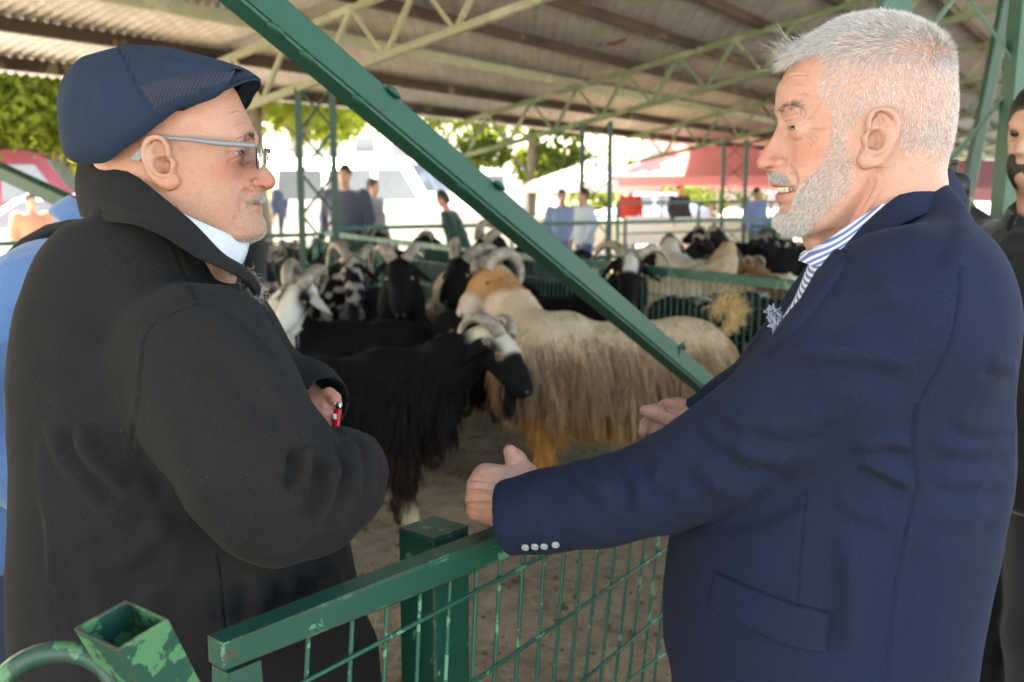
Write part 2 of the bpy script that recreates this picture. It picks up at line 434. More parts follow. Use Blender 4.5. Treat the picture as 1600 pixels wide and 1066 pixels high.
def green_paint(name, base=(.012, .075, .05), light=(.07, .27, .13), rust=(.09, .035, .018), chips=.62, rusty=.70, scale=14., rough=.42, edge=0.):
    """enamel paint worn through to an older lighter green and to rust"""
    t = NT(name); v = t.coord('Generated') if False else t.node('NewGeometry').outputs['Position']
    n1 = t.noise(v, scale, 5, .6); n2 = t.noise(v, scale*.45, 6, .65, .6); n3 = t.noise(v, scale*6, 3)
    c = t.mix(n3, tuple(x*.85 for x in base), tuple(x*1.15 for x in base))
    f1 = t.ramp(n1, [(chips, (0, 0, 0)), (chips+.012, (1, 1, 1))]); c = t.mix(f1, c, light)
    f2 = t.ramp(n2, [(rusty, (0, 0, 0)), (rusty+.03, (1, 1, 1))]); c = t.mix(f2, c, rust)
    if edge:
        bv = t.node('Bevel', samples=6); bv.inputs['Radius'].default_value = edge; d = t.node('VectorMath', operation='DOT_PRODUCT'); g_ = t.node('NewGeometry'); t.t.links.new(bv.outputs[0], d.inputs[0]); t.t.links.new(g_.outputs['True Normal'], d.inputs[1])
        em = t.math('MULTIPLY', t.math('LESS_THAN', d.outputs['Value'], .96), t.math('GREATER_THAN', t.noise(v, scale*2.2, 5, .7), .47)); c = t.mix(em, c, rust); f2 = t.math('MAXIMUM', f2, em)
        e2 = t.math('MULTIPLY', t.math('LESS_THAN', d.outputs['Value'], .99), t.math('GREATER_THAN', n1, .56)); c = t.mix(t.math('MULTIPLY', e2, t.math('SUBTRACT', 1., em)), c, light)
    r = t.mix(f2, (rough,)*3, (.85,)*3)
    h = t.math('ADD', t.math('MULTIPLY', n3, .25), t.math('MULTIPLY', f1, -.6))
    t.P(Base_Color=c, Roughness=r, Normal=t.bump(h, .35, .002)); return t.m
# ------------------------------------------------------------------ the shed and its ground
AX = np.array([.533, .846, 0]); NX = np.array([.846, -.533, 0]); E0 = -9.43*NX
EAVE_Z, SLOPE, SMAX, TMIN, TMAX = 2.66, .206, 10.7, -2.0, 58.  # SMAX: roof's unseen near edge, cut short to let skylight in from behind
def S(s, t, z): return E0+s*NX+t*AX+np.array([0, 0, z])
def roof_z(s): return EAVE_Z+SLOPE*s
YAW_A = math.atan2(AX[1], AX[0])

def m_ground():
    t = NT('trodden_dirt'); v = t.node('NewGeometry').outputs['Position']
    a = t.noise(v, 1.3, 5, .6); b = t.noise(v, 9, 6, .7, .5); c = t.noise(v, 55, 4, .7)
    col = t.ramp(b, [(.25, (.10, .062, .034)), (.45, (.21, .145, .082)), (.62, (.29, .21, .125)), (.8, (.38, .29, .18))])
    col = t.mix(t.ramp(a, [(.42, (0, 0, 0)), (.62, (1, 1, 1))]), col, t.mix(.4, col, (.09, .055, .03)))
    col = t.mix(t.ramp(c, [(.58, (0, 0, 0)), (.66, (1, 1, 1))]), col, (.30, .225, .12))
    col = t.mix(t.ramp(c, [(.30, (1, 1, 1)), (.40, (0, 0, 0))]), col, (.04, .024, .014))
    h = t.math('ADD', t.math('MULTIPLY', b, 1.), t.math('MULTIPLY', c, .5))
    t.P(Base_Color=col, Roughness=.95, Normal=t.bump(h, .9, .03)); return t.m
M_dirt = m_ground()
def sheet(name, x0, x1, y0, y1, z, mat, nx=2, ny=2, rel=0., kind='structure'):
    X, Y = np.meshgrid(np.linspace(x0, x1, nx), np.linspace(y0, y1, ny), indexing='ij'); V = np.stack([X.ravel(), Y.ravel(), np.full(X.size, z)], 1)
    if rel: V[:, 2] += rel*noise3(V, 2.2, 3)+rel*.7*noise3(V, 6, 4)
    return tag(mesh_obj(name, V, grid_faces(nx, ny)[:, ::-1], mat, smooth=True), kind=kind)
sheet('ground', -400, 400, -300, 600, -.03, M_dirt)
# the pen floor: uneven trodden dirt, along the shed
nxp, nyp = 190, 330
Sg, Tg = np.meshgrid(np.linspace(-1.2, 14, nxp), np.linspace(-3, 30, nyp), indexing='ij')
V = E0+Sg.reshape(-1, 1)*NX+Tg.reshape(-1, 1)*AX
V[:, 2] = .012+.012*noise3(V, 1.7, 3)+.008*noise3(V, 5, 4)+.005*noise3(V, 13, 5)
tag(mesh_obj('pen_floor', V, grid_faces(nxp, nyp), M_dirt, smooth=True), kind='structure')
# straw and dung crumbs on the floor, uncountable
g = np.random.default_rng(11); mbv = []; mbf = []
n = 3600; px_ = g.uniform(-1.2, 3.2, n); py_ = 1.6+g.random(n)**1.5*7; rz_ = g.uniform(0, math.pi, n); ln_ = g.uniform(.012, .07, n); wd_ = g.uniform(.001, .0025, n)
c_, s_ = np.cos(rz_)*ln_, np.sin(rz_)*ln_; cx_, sx_ = -np.sin(rz_)*wd_, np.cos(rz_)*wd_; z_ = g.uniform(.022, .034, n); dz = g.uniform(-.006, .006, n)
V = np.stack([np.stack([px_-c_-cx_, py_-s_-sx_, z_-dz], 1), np.stack([px_+c_-cx_, py_+s_-sx_, z_+dz], 1), np.stack([px_+c_+cx_, py_+s_+sx_, z_+dz], 1), np.stack([px_-c_+cx_, py_-s_+sx_, z_-dz], 1)], 1).reshape(-1, 3)
tag(mesh_obj('straw_litter', V, np.arange(4*n).reshape(n, 4), plain('straw', (.36, .27, .13), .8, var=.4, scale=3)), kind='stuff')
def clods():
    n = 2600; P0 = np.stack([g.uniform(-1.2, 3.2, n), 1.6+g.random(n)**1.5*6, g.uniform(.008, .022, n)], 1); r = g.uniform(.004, .013, n)*(1+1.2*(g.random(n) > .93))
    o = np.array([(1, 0, 0), (0, 1, 0), (-1, 0, 0), (0, -1, 0), (0, 0, .8), (0, 0, -.8)]); J = 1+.35*g.normal(size=(n, 6, 1))
    V = (P0[:, None]+o[None]*r[:, None, None]*J).reshape(-1, 3); f = np.array([(0, 1, 4), (1, 2, 4), (2, 3, 4), (3, 0, 4), (1, 0, 5), (2, 1, 5), (3, 2, 5), (0, 3, 5)])
    return V, (np.arange(n)[:, None, None]*6+f[None]).reshape(-1, 3)
V, Fq = clods(); tag(mesh_obj('dung_crumbs', V, Fq, plain('dung', (.075, .045, .024), .95, var=.5, scale=2), smooth=True), kind='stuff')

def m_concrete():
    t = NT('pale_concrete'); v = t.node('NewGeometry').outputs['Position']
    n = t.noise(v, .6, 6, .65); c = t.ramp(n, [(.3, (.50, .48, .45)), (.7, (.62, .60, .56))])
    c = t.mix(t.ramp(t.noise(v, 30, 3), [(.3, (.75,)*3), (.6, (1,)*3)]), (.2, .19, .18), c)
    t.P(Base_Color=c, Roughness=.9, Normal=t.bump(t.noise(v, 25, 4), .3, .01)); return t.m
M_conc = m_concrete()
V = [S(-80, -60, .025), S(-1.4, -60, .025), S(-1.4, 200, .025), S(-80, 200, .025)]
tag(mesh_obj('paved_yard', V, [(0, 1, 2, 3)], M_conc), kind='structure')
V = [S(13.9, -60, .025), S(80, -60, .025), S(80, 200, .025), S(13.9, 200, .025)]
tag(mesh_obj('paved_yard', V, [(0, 1, 2, 3)], M_conc), kind='structure')
V = [S(-1.4, -60, .026), S(13.9, -60, .026), S(13.9, -3.1, .026), S(-1.4, -3.1, .026)]
tag(mesh_obj('paved_yard', V, [(0, 1, 2, 3)], M_conc), kind='structure')
V = [S(-1.4, 30, .027), S(13.9, 30, .027), S(13.9, 200, .027), S(-1.4, 200, .027)]
tag(mesh_obj('paved_yard', V, [(0, 1, 2, 3)], M_conc), kind='structure')

# roof: corrugated steel sheets in lapped rows
def roof_hit(px, py):
    r = ray(px, py); nr = np.array([-SLOPE*NX[0], -SLOPE*NX[1], 1.]); p0 = S(0, 0, EAVE_Z)
    return CAM+((p0-CAM)@nr)/(r@nr)*r
def m_roof():
    t = NT('galvanised_sheet'); g_ = t.node('NewGeometry'); v = g_.outputs['Position']
    n = t.noise(v, 1.1, 6, .65); m = t.noise(v, 7, 5, .7)
    c = t.ramp(n, [(.25, (.34, .355, .365)), (.5, (.44, .455, .465)), (.75, (.56, .575, .585))])
    c = t.mix(t.ramp(m, [(.60, (0,)*3), (.76, (1,)*3)]), c, (.26, .20, .14))
    for k, (pp, rad) in enumerate((((985, 82), 1.0), ((915, 100), .7), ((1190, 150), .8))):
        hit = roof_hit(*pp); d = t.node('VectorMath', operation='DISTANCE'); t.t.links.new(v, d.inputs[0]); d.inputs[1].default_value = tuple(hit)
        f = t.math('ADD', t.math('MULTIPLY', d.outputs['Value'], 1/rad), t.math('MULTIPLY', t.noise(v, 2.2, 4, .6), 1.6))
        c = t.mix(t.ramp(f, [(.98, (1,)*3), (1.06, (0,)*3)]), c, (.20, .045, .03))
    rnd = t.info('Random') if False else t.node('ObjectInfo').outputs['Random']
    c = t.mix(t.math('MULTIPLY', rnd, .5), c, t.mix(.5, c, (.24, .22, .20)))
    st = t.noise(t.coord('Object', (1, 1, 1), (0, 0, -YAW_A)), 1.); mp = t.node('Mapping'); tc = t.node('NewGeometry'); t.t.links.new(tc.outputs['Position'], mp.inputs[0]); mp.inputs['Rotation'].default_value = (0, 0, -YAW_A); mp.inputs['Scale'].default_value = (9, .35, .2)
    st = t.noise(mp.outputs[0], 1.6, 5, .7); c = t.mix(t.ramp(st, [(.38, (0,)*3), (.62, (1,)*3)]), t.mix(.45, c, (.16, .13, .10)), c)  # grimy streaks along the slope, also painting in light-and-dark stripes of reflected sky
    t.P(Base_Color=c, Roughness=t.mix(st, (.32,)*3, (.5,)*3), Metallic=.25, Normal=t.bump(m, .15, .004)); return t.m
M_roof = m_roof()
shed = empty('market_shed', tuple(S(0, 0, 0)), 0, 'open livestock shed with rusty corrugated roof on green steel trusses', 'shed')
PER, AMP, BAY = .115, .024, 6.0
nper = int(BAY/PER); tt = np.linspace(0, BAY, nper*6+1); cor = AMP*np.sin(2*math.pi*tt*nper/BAY)+.25*AMP*np.sin(6*math.pi*tt*nper/BAY)
rows = np.linspace(-.35, SMAX, 6)
for ri in range(5):
    s0, s1 = rows[ri]-.08, rows[ri+1]+.06; lift = .018*(1 if ri % 2 else 0)
    ss = np.array([s0, s1])
    V = np.concatenate([E0*0+s*NX+np.outer(tt, AX)+np.stack([0*cor, 0*cor, cor+SLOPE*s+lift], 1) for s in ss])
    me = None; k = 0; t0 = -4.5
    while t0 < TMAX:
        if me is None:
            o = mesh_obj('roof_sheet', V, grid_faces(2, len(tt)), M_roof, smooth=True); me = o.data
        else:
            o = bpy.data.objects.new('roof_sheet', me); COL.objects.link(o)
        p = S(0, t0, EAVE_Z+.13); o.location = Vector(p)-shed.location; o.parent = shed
        t0 += BAY; k += 1
M_purlin = green_paint('rusty_purlin', base=(.040, .022, .012), light=(.12, .10, .06), rust=(.028, .013, .008), chips=.60, rusty=.5, scale=1.6, rough=.8)
M_pale = green_paint('pale_olive_steel', base=(.26, .27, .175), light=(.34, .34, .25), rust=(.11, .06, .03), chips=.58, rusty=.63, scale=2.2, rough=.7)
M_trussgreen = green_paint('faded_truss_green', base=(.13, .175, .095), light=(.24, .26, .16), rust=(.10, .055, .028), chips=.56, rusty=.60, scale=2.2, rough=.7)
for k, s in enumerate(np.arange(.05, SMAX, .97)):
    z = roof_z(s)+.055
    bar('purlin', S(s, -4, z), S(s, TMAX, z), .085, .12, M_purlin if k != 2 else M_pale, shed, key='purlin', up=(0, 0, 1))
M_green = green_paint('green_enamel', base=(.010, .062, .042), light=(.035, .15, .085), rust=(.055, .028, .016), chips=.68, rusty=.74, scale=5)
TR_T = [1.5, 7.5, 13.5, 19.5, 25.5, 31.5, 37.5, 43.5, 49.5, 55.5]
HT = .55
for ti, t in enumerate(TR_T):
    tr = empty('roof_truss', tuple(Vector(S(0, t, 0))-shed.location)); tr.parent = shed
    mt = M_pale if ti in (0, 1) else M_trussgreen
    zt = lambda s: roof_z(s)-.03
    for nm, off in (('top_chord', 0), ('bottom_chord', HT)):
        bar(nm, S(.02, t, zt(.02)-off), S(SMAX-.05, t, zt(SMAX-.05)-off), .075, .075, mt, tr, key='chord')
    ns = 26; sx = np.linspace(.06, SMAX-.1, ns+1); mb = MB()
    for i in range(ns):
        a, b = (S(sx[i], t, zt(sx[i])), S(sx[i+1], t, zt(sx[i+1])-HT)) if i % 2 else (S(sx[i], t, zt(sx[i])-HT), S(sx[i+1], t, zt(sx[i+1])))
        if ti < 5: bar('web_bar', a, b, .042, .042, mt, tr, key='web', builder=L_mesh)
        else: mb.bar(a, b, .042)
    if ti >= 5:
        o = mb.build('web_bars', mt, tr); o['kind'] = 'stuff'
# knee braces of the eave row, curved like the photo's
def lattice_column(s, t, ztop, wid, leg, label, npan=6, mat=None, lean=0., group=None):
    c = empty('lattice_column', tuple(S(s, t, .02)), 0, label, 'column', group); m = mat or M_green
    L = [(S(s-sg*wid/2, t, .02), S(s-sg*wid/2+lean*ztop, t, ztop)) for sg in (1, -1)]
    for a, b in L: bar('leg', a, b, leg, leg, m, c, key='legL', builder=L_mesh)
    for i in range(npan):
        f0, f1 = i/npan, (i+1)/npan
        for p, q, dy in ((0, 1, .012), (1, 0, -.012)):
            a = L[p][0]+(L[p][1]-L[p][0])*f0+AX*dy; b = L[q][0]+(L[q][1]-L[q][0])*f1+AX*dy
            bar('cross_bar', a, b, .035, .012, m, c, key='flat')
    a, b = L[0][0], L[1][0]
    o = rounded_box('base_plate', (wid+.25, .25, .02), m, .004, c); o.location = Vector((a+b)/2)-c.location+Vector((0, 0, .0)); o.rotation_euler = (0, 0, math.atan2(NX[1], NX[0]))
    return c
TB = lambda s: roof_z(s)-.03-HT-.04
lattice_column(2.41, 7.5, TB(2.41), .455, .07, 'nearest green lattice column, behind the herd and right of the capped man', group='lattice columns of the eave row')
lattice_column(2.41, 13.5, TB(2.41), .47, .07, 'green lattice column standing in the gap right of the slanting brace', group='lattice columns of the eave row')
lattice_column(2.41, 19.5, TB(2.41), .47, .07, 'small far lattice column in front of the pink canopy', group='lattice columns of the eave row')
for k, t in enumerate((25.5, 31.5, 37.5)):
    lattice_column(2.41, t, TB(2.41), .47, .07, 'distant lattice column seen past the jacketed man\'s face', group='lattice columns of the eave row')
# the lattice column close behind the jacketed man
cB = P(1462, 300, 3.75); sB = float((cB-E0)@NX); tB = float((cB-E0)@AX)
lattice_column(sB, tB, 4.45, .46, .10, 'tall green lattice column rising behind the jacketed man\'s head', npan=7, mat=green_paint('green_column', base=(.035, .115, .075), light=(.09, .21, .12), rust=(.08, .04, .02), chips=.62, rusty=.72, scale=3), lean=.02)
cB2 = P(1590, 200, 6.2); sB = float((cB2-E0)@NX); tB = float((cB2-E0)@AX)
bb = empty('steel_post', tuple(S(sB, tB, 0)), 0, 'thin dark green post at the right edge, left of the bearded man', 'post')
bar('post', S(sB-.45, tB, .02), S(sB+.12, tB, 4.5), .07, .07, M_green, bb, key='legpost')
rounded_box('base_plate', (.2, .2, .02), M_green, .003, bb).location = Vector(S(sB-.45, tB, .02))-bb.location
# big slanting brace between the two men
BROLL = R(-14)
M_brace = green_paint('brace_green', base=(.008, .070, .042), light=(.02, .11, .06), rust=(.035, .02, .012), chips=.70, rusty=.76, scale=7, rough=.5)
M_brace.node_tree.nodes['Principled BSDF'].inputs['Specular IOR Level'].default_value = .3
A = P(402, -2, 1.62); B = P(1105, 600, 3.1); D = (B-A)/(A[2]-B[2])
br = empty('diagonal_brace', tuple(A+D*(A[2]-.02)), 0, 'thick dark green steel brace slanting down between the two men', 'brace')
top = A-D*2.45; bot = A+D*(A[2]-.03); u = Vector((D[1], -D[0], 0))
bar('brace_channel', top, bot, .030, .060, M_brace, br, key='brace', up=(0, 0, 1), builder=bevbox_mesh(.05), roll=BROLL)
# flange along the lower edge, its weld beads, and the hook
Dv = Vector(D).normalized(); side = Dv.cross(Vector((0, 0, 1))).normalized(); upv = side.cross(Dv).normalized()
bar('flange', Vector(top)-upv*.033-side*.0, Vector(bot)-upv*.033, .046, .007, M_brace, br, key='flange', up=(0, 0, 1))
for k, (f, o1, o2) in enumerate(((.02, -.034, .022), (.06, -.036, .022), (.13, -.036, .022), (.17, .031, .012), (.30, -.036, .022), (.36, .031, .014), (.52, -.036, .022))):
    p = Vector(A)+(Vector(B)-Vector(A))*f+upv*o1+side*o2
    V, Fc = tube_geo([tuple(p+Dv*x) for x in (-.02, -.012, 0, .012, .02)], [.002, .006, .0075, .006, .002], 6)
    mesh_obj('weld_bead', V, Fc, M_brace, br, True)
p = Vector(P(1060, 556, 2.9)); V, Fc = tube_geo([tuple(p+upv*a+Dv*b) for a, b in ((-.02, 0), (.0, -.004), (.03, 0), (.042, .01), (.03, .024))], .006, 6)
mesh_obj('hook', V, Fc, M_brace, br, True)
rounded_box('base_plate', (.22, .16, .02), M_green, .003, br).location = (0, 0, 0)
# second brace, left edge, running down to a short post
A = P(-10, 262, 4.6); B = P(300, 406, 3.9); D = (B-A)
b2 = empty('diagonal_brace', tuple(np.r_[B[:2], 0]), 0, 'slim dark brace behind the blue shirted man at the left edge', 'brace')
bar('brace_channel', A-D*2.0, B, .062, .062, M_brace, b2, key='brace2')
bar('post', np.r_[B[:2], .02], B+np.array([0, 0, .06]), .08, .08, M_brace, b2, key='brace2p')
# ------------------------------------------------------------------ gates and fences
M_gate = green_paint('gate_enamel', base=(.012, .080, .054), light=(.085, .27, .155), rust=(.10, .042, .024), chips=.635, rusty=.69, scale=22, rough=.38, edge=.004)
M_wire = green_paint('wire_enamel', base=(.016, .10, .066), light=(.10, .30, .17), rust=(.07, .05, .03), chips=.60, rusty=.72, scale=40, rough=.45)
M_latch = green_paint('latch_enamel', base=(.012, .068, .046), light=(.06, .20, .09), rust=(.12, .045, .026), chips=.53, rusty=.57, scale=30, rough=.45, edge=.003)
gA = P(397, 1000, 1.04); gB = P(722, 868, 1.27); gA[2] = gB[2] = (gA[2]+gB[2])/2   # rail axis
gD = (gB-gA); gD[2] = 0; gD /= np.linalg.norm(gD); gN = np.array([gD[1], -gD[0], 0])   # towards the camera side
RT = .036; GZ = gA[2]
gate = empty('pen_gate', tuple(np.r_[gA[:2], 0]), 0, 'green pen gate in the foreground with chipped paint and wire mesh', 'gate')
a0 = gA-gD*.045; a1 = gA+gD*2.35
bar('top_rail', a0, a1, RT, RT, M_gate, gate, key='railg', builder=bevbox_mesh(.10))
bar('bottom_rail', np.r_[a0[:2], .15], np.r_[a1[:2], .15], RT, RT, M_gate, gate, key='railg')
for k, q in enumerate((a0+gD*.0232, a1-gD*.0232)):
    bar('stile', np.r_[q[:2], .15], np.r_[q[:2], GZ-RT/2-.001], .0465, RT*.985, M_gate, gate, key='stile', up=tuple(gN))
# mesh: sagging a little, so its wires lean
def gp(px, py, off=.0):                                         # photo pixel -> gate plane
    r = ray(px, py); p0 = gA+gN*off; return CAM+((p0-CAM)@gN)/(r@gN)*r
wires = [(484, 478), (551, 546), (604, 600), (655, 651), (701, 696), (746, 738), (783, 772), (818, 806), (851, 838), (882, 865), (908, 891), (934, 914), (960, 938), (984, 961), (1005, 982), (1026, 1003), (1044, 1022)]
rodm = cyl_mesh(8)
zlow = .17
for xt, xb in wires:
    pt = gp(xt, 860 if xt > 740 else 960); pb = gp(xb, 1066)
    d = (pb-pt)/(pt[2]-pb[2]); t_ = pt-d*(GZ-RT/2-pt[2]); b_ = pt+d*(pt[2]-zlow)
    bar('vertical_wire', t_, b_, .0056, .0056, M_wire, gate, key='wire', builder=rodm)
sx = float((gp(1044, 860)-gA)@gD)
for k in range(12):
    q = gA+gD*(sx+.045*(k+1))
    if sx+.045*(k+1) < 2.3: bar('vertical_wire', np.r_[q[:2], GZ-RT/2], np.r_[(q-gD*.05)[:2], zlow], .0056, .0056, M_wire, gate, key='wire', builder=rodm)
for (x0, y0, x1, y1) in ((430, 1090, 870, 858), (741, 1065, 1053, 849), (909, 1065, 1035, 960)):
    p0 = gp(x0, y0, .006); p1 = gp(x1, y1, .006); d = (p1-p0)/np.linalg.norm(p1-p0)
    s0 = float((p0-gA)@gD); q0 = p0-d*(max(0, s0-.0)); e1 = p1+d*.55
    bar('horizontal_wire', q0, e1, .0056, .0056, M_wire, gate, key='wire', builder=rodm)
for k in range(3):
    z = .75-.2*k; bar('horizontal_wire', np.r_[a0[:2], z-.08], np.r_[a1[:2], z+.1], .0056, .0056, M_wire, gate, key='wire', builder=rodm)
# gate post: square tube with a welded cap plate
pc = P(678, 838, 1.36); post = empty('gate_post', (pc[0], pc[1], 0), 0, 'square dark green gate post standing behind the top rail', 'post')
pa = math.atan2(gD[1], gD[0]); ztop = P(680, 825, 1.36)[2]
o = rounded_box('post', (.068, .068, ztop), M_gate, .003, post); o.location = (0, 0, ztop/2); o.rotation_euler = (0, 0, pa)
o = rounded_box('cap_plate', (.0672, .0672, .003), M_gate, .001, post); o.location = (0, 0, ztop+.001); o.rotation_euler = (0, 0, pa)
o = rounded_box('base_plate', (.16, .16, .012), M_gate, .003, post); o.location = (0, 0, .024); o.rotation_euler = (0, 0, pa)
# open-ended latch tube with ring, bottom left corner
lt = P(205, 1000, .78); latch = empty('latch_post', (lt[0]+.02, lt[1], 0), 0, 'leaning open ended square tube with ring and flaking green paint', 'post')
pA, pB, pD = Vector(P(114, 982, .745)), Vector(P(196, 936, .785)), Vector(P(148, 1026, .715))
u = (pB-pA).normalized(); w = pD-pA; w = (w-u*w.dot(u)).normalized(); ax = u.cross(w); ax = ax if ax.z < 0 else -ax; ax = (ax+u*.38).normalized(); c0 = pA+u*.024+w*.024
hw, th = .024, .0032; V = []; Fc = []
for z in (0, .34):
    for r in (hw, hw-th):
        for sx_, sy_ in ((1, 1), (-1, 1), (-1, -1), (1, -1)): V.append(tuple(c0+u*r*sx_+w*r*sy_+ax*z))
for i in range(4):
    j = (i+1) % 4
    Fc += [(i, j, 8+j, 8+i), (4+j, 4+i, 12+i, 12+j), (j, i, 4+i, 4+j), (8+i, 8+j, 12+j, 12+i)]
o = mesh_obj('square_tube', V, Fc, M_latch, latch)
bv = o.modifiers.new('b', 'BEVEL'); bv.width = .0012; bv.segments = 2
c1 = c0+ax*.30
bar('post', c1, (c1[0]+.02, c1[1], .02), .05, .05, M_latch, latch, key='latchpost')
ringc = Vector(P(86, 1094, .77)); ru = Vector((1, .1, 0)).normalized(); rw = Vector((0, .35, 1)).normalized()
pts = [tuple(ringc+ru*.046*math.cos(a)+rw*.036*math.sin(a)) for a in np.linspace(-.3, math.pi*2-.3, 40)]
V, Fc = tube_geo(pts, .0085, 10, True); mesh_obj('ring', V, Fc, M_latch, latch, True)

# wire fences of the pens
M_fence = green_paint('fence_enamel', base=(.02, .11, .075), light=(.10, .23, .16), rust=(.08, .05, .03), chips=.58, rusty=.70, scale=9, rough=.5)
def pen_fence(p0, p1, h, label, step=2.0, mesh_step=.055, mid=False, group='wire fences of the pens', mat=None):
    mat = mat or M_fence; p0 = np.array([*p0, 0.]); p1 = np.array([*p1, 0.]); L = np.linalg.norm(p1-p0); d = (p1-p0)/L
    f = empty('pen_fence', tuple(p0), 0, label, 'fence', group); up = np.array([0, 0, 1.])
    bar('top_rail', p0+up*h, p1+up*h, .05, .05, mat, f, key='frail'); bar('bottom_rail', p0+up*.14, p1+up*.14, .04, .04, mat, f, key='frail')
    n = max(1, round(L/step))
    for i in range(n+1): bar('fence_post', p0+d*L*i/n+up*.0, p0+d*L*i/n+up*(h-.03), .06, .06, mat, f, key='fpost')
    if mid: bar('middle_rail', p0+up*h*.55, p1+up*h*.55, .035, .035, mat, f, key='frail')
    if mesh_step:
        mb = MB(); k = int(L/mesh_step)
        for i in range(k): q = p0+d*L*(i+.5)/k; mb.bar(q+up*.15, q+up*(h-.03), .0055)
        for z in np.arange(.3, h-.1, .2): mb.bar(p0+up*z, p1+up*z, .0055)
        mb.build('wire_mesh', mat, f)['kind'] = 'stuff'
    return f
pen_fence((-2.2, 11.5), (-.35, 7.95), 1.04, 'green wire fence behind the horned goats on the left', mesh_step=.06)
pen_fence((-.28, 7.85), (2.3, 3.4), 1.04, 'green wire fence behind the blond goat\'s raised tail')
pen_fence((-6.4, 8.2), (-2.25, 11.45), 1.02, 'pale railed fence behind the capped man\'s chin', mesh_step=.08)
pen_fence((-2.1, 11.7), (8.2, 18.5), 1.08, 'green fence crossing in front of the far sunny yard', mesh_step=0, mid=True)
pen_fence((3.2, 13.4), (8.3, 8.4), 1.05, 'green fence behind the tan sheep of the far pen', mesh_step=.09)
pen_fence((2.0, 19.0), (12.5, 26.0), 1.3, 'tall green rails in front of the pink canopy', mesh_step=0, mid=True)
pen_fence((-9.5, 8.0), (-6.45, 8.15), .95, 'low rails at the left edge behind the blue shirt', mesh_step=0, mid=True, mat=M_purlin)
# ------------------------------------------------------------------ heads
def m_skin(name, base, deep, rough=.42, sss=.12):
    t = NT(name); v = t.node('NewGeometry').outputs['Position']; tint = t.attr('tint')
    a = t.noise(v, 55, 5, .65); b = t.noise(v, 210, 4, .65); c = t.noise(v, 900, 2); e = t.noise(v, 24, 4, .6)
    col = t.mix(t.ramp(e, [(.35, (0,)*3), (.68, (1,)*3)]), base, tuple(x*y for x, y in zip(base, (1.07, .90, .86))))
    col = t.mix(t.ramp(a, [(.50, (0,)*3), (.82, (.45,)*3)]), col, deep)
    col = t.mix(t.ramp(b, [(.52, (0,)*3), (.80, (.42,)*3)]), col, deep)
    col = t.mix(1., col, tint, 'MULTIPLY')
    vor = t.node('TexVoronoi', feature='DISTANCE_TO_EDGE'); t.t.links.new(v, vor.inputs['Vector']); vor.inputs['Scale'].default_value = 650
    h = t.math('ADD', t.math('MULTIPLY', c, .5), t.math('MULTIPLY', vor.outputs[0], 1.2)); h = t.math('ADD', h, t.math('MULTIPLY', b, .8))
    t.P(Base_Color=col, Roughness=t.mix(a, (rough-.06,)*3, (rough+.1,)*3), Normal=t.bump(h, .5, .0011))
    t.b.inputs['Subsurface Weight'].default_value = sss; t.b.inputs['Subsurface Radius'].default_value = (1, .35, .2); t.b.inputs['Subsurface Scale'].default_value = .006
    t.b.inputs['Specular IOR Level'].default_value = .45
    return t.m
def m_hair(name, rough=.4):
    t = NT(name); c = t.attr('tint'); t.P(Base_Color=c, Roughness=rough); t.b.inputs['Specular IOR Level'].default_value = .35; return t.m
M_hair = m_hair('grey_hair'); M_fur = m_hair('goat_fur', .42); M_fur.node_tree.nodes['Principled BSDF'].inputs['Specular IOR Level'].default_value = .12
M_eye = None
def m_eye():
    t = NT('eyeball'); v = t.coord('Object'); d = t.sep(v)
    l = t.node('VectorMath', operation='LENGTH'); cm = t.node('CombineXYZ'); t.t.links.new(d[1], cm.inputs[1]); t.t.links.new(d[2], cm.inputs[2]); t.t.links.new(cm.outputs[0], l.inputs[0])
    c = t.ramp(l.outputs['Value'], [(0, (.004,)*3), (.0024, (.004,)*3), (.0027, (.05, .028, .015)), (.0055, (.035, .02, .012)), (.0062, (.62, .56, .52)), (1, (.62, .54, .5))])
    t.P(Base_Color=c, Roughness=.08); return t.m
M_eye = m_eye()
def smax(a, b, k): h = np.clip(.5+.5*(a-b)/k, 0, 1); return b*(1-h)+a*h+k*h*(1-h)
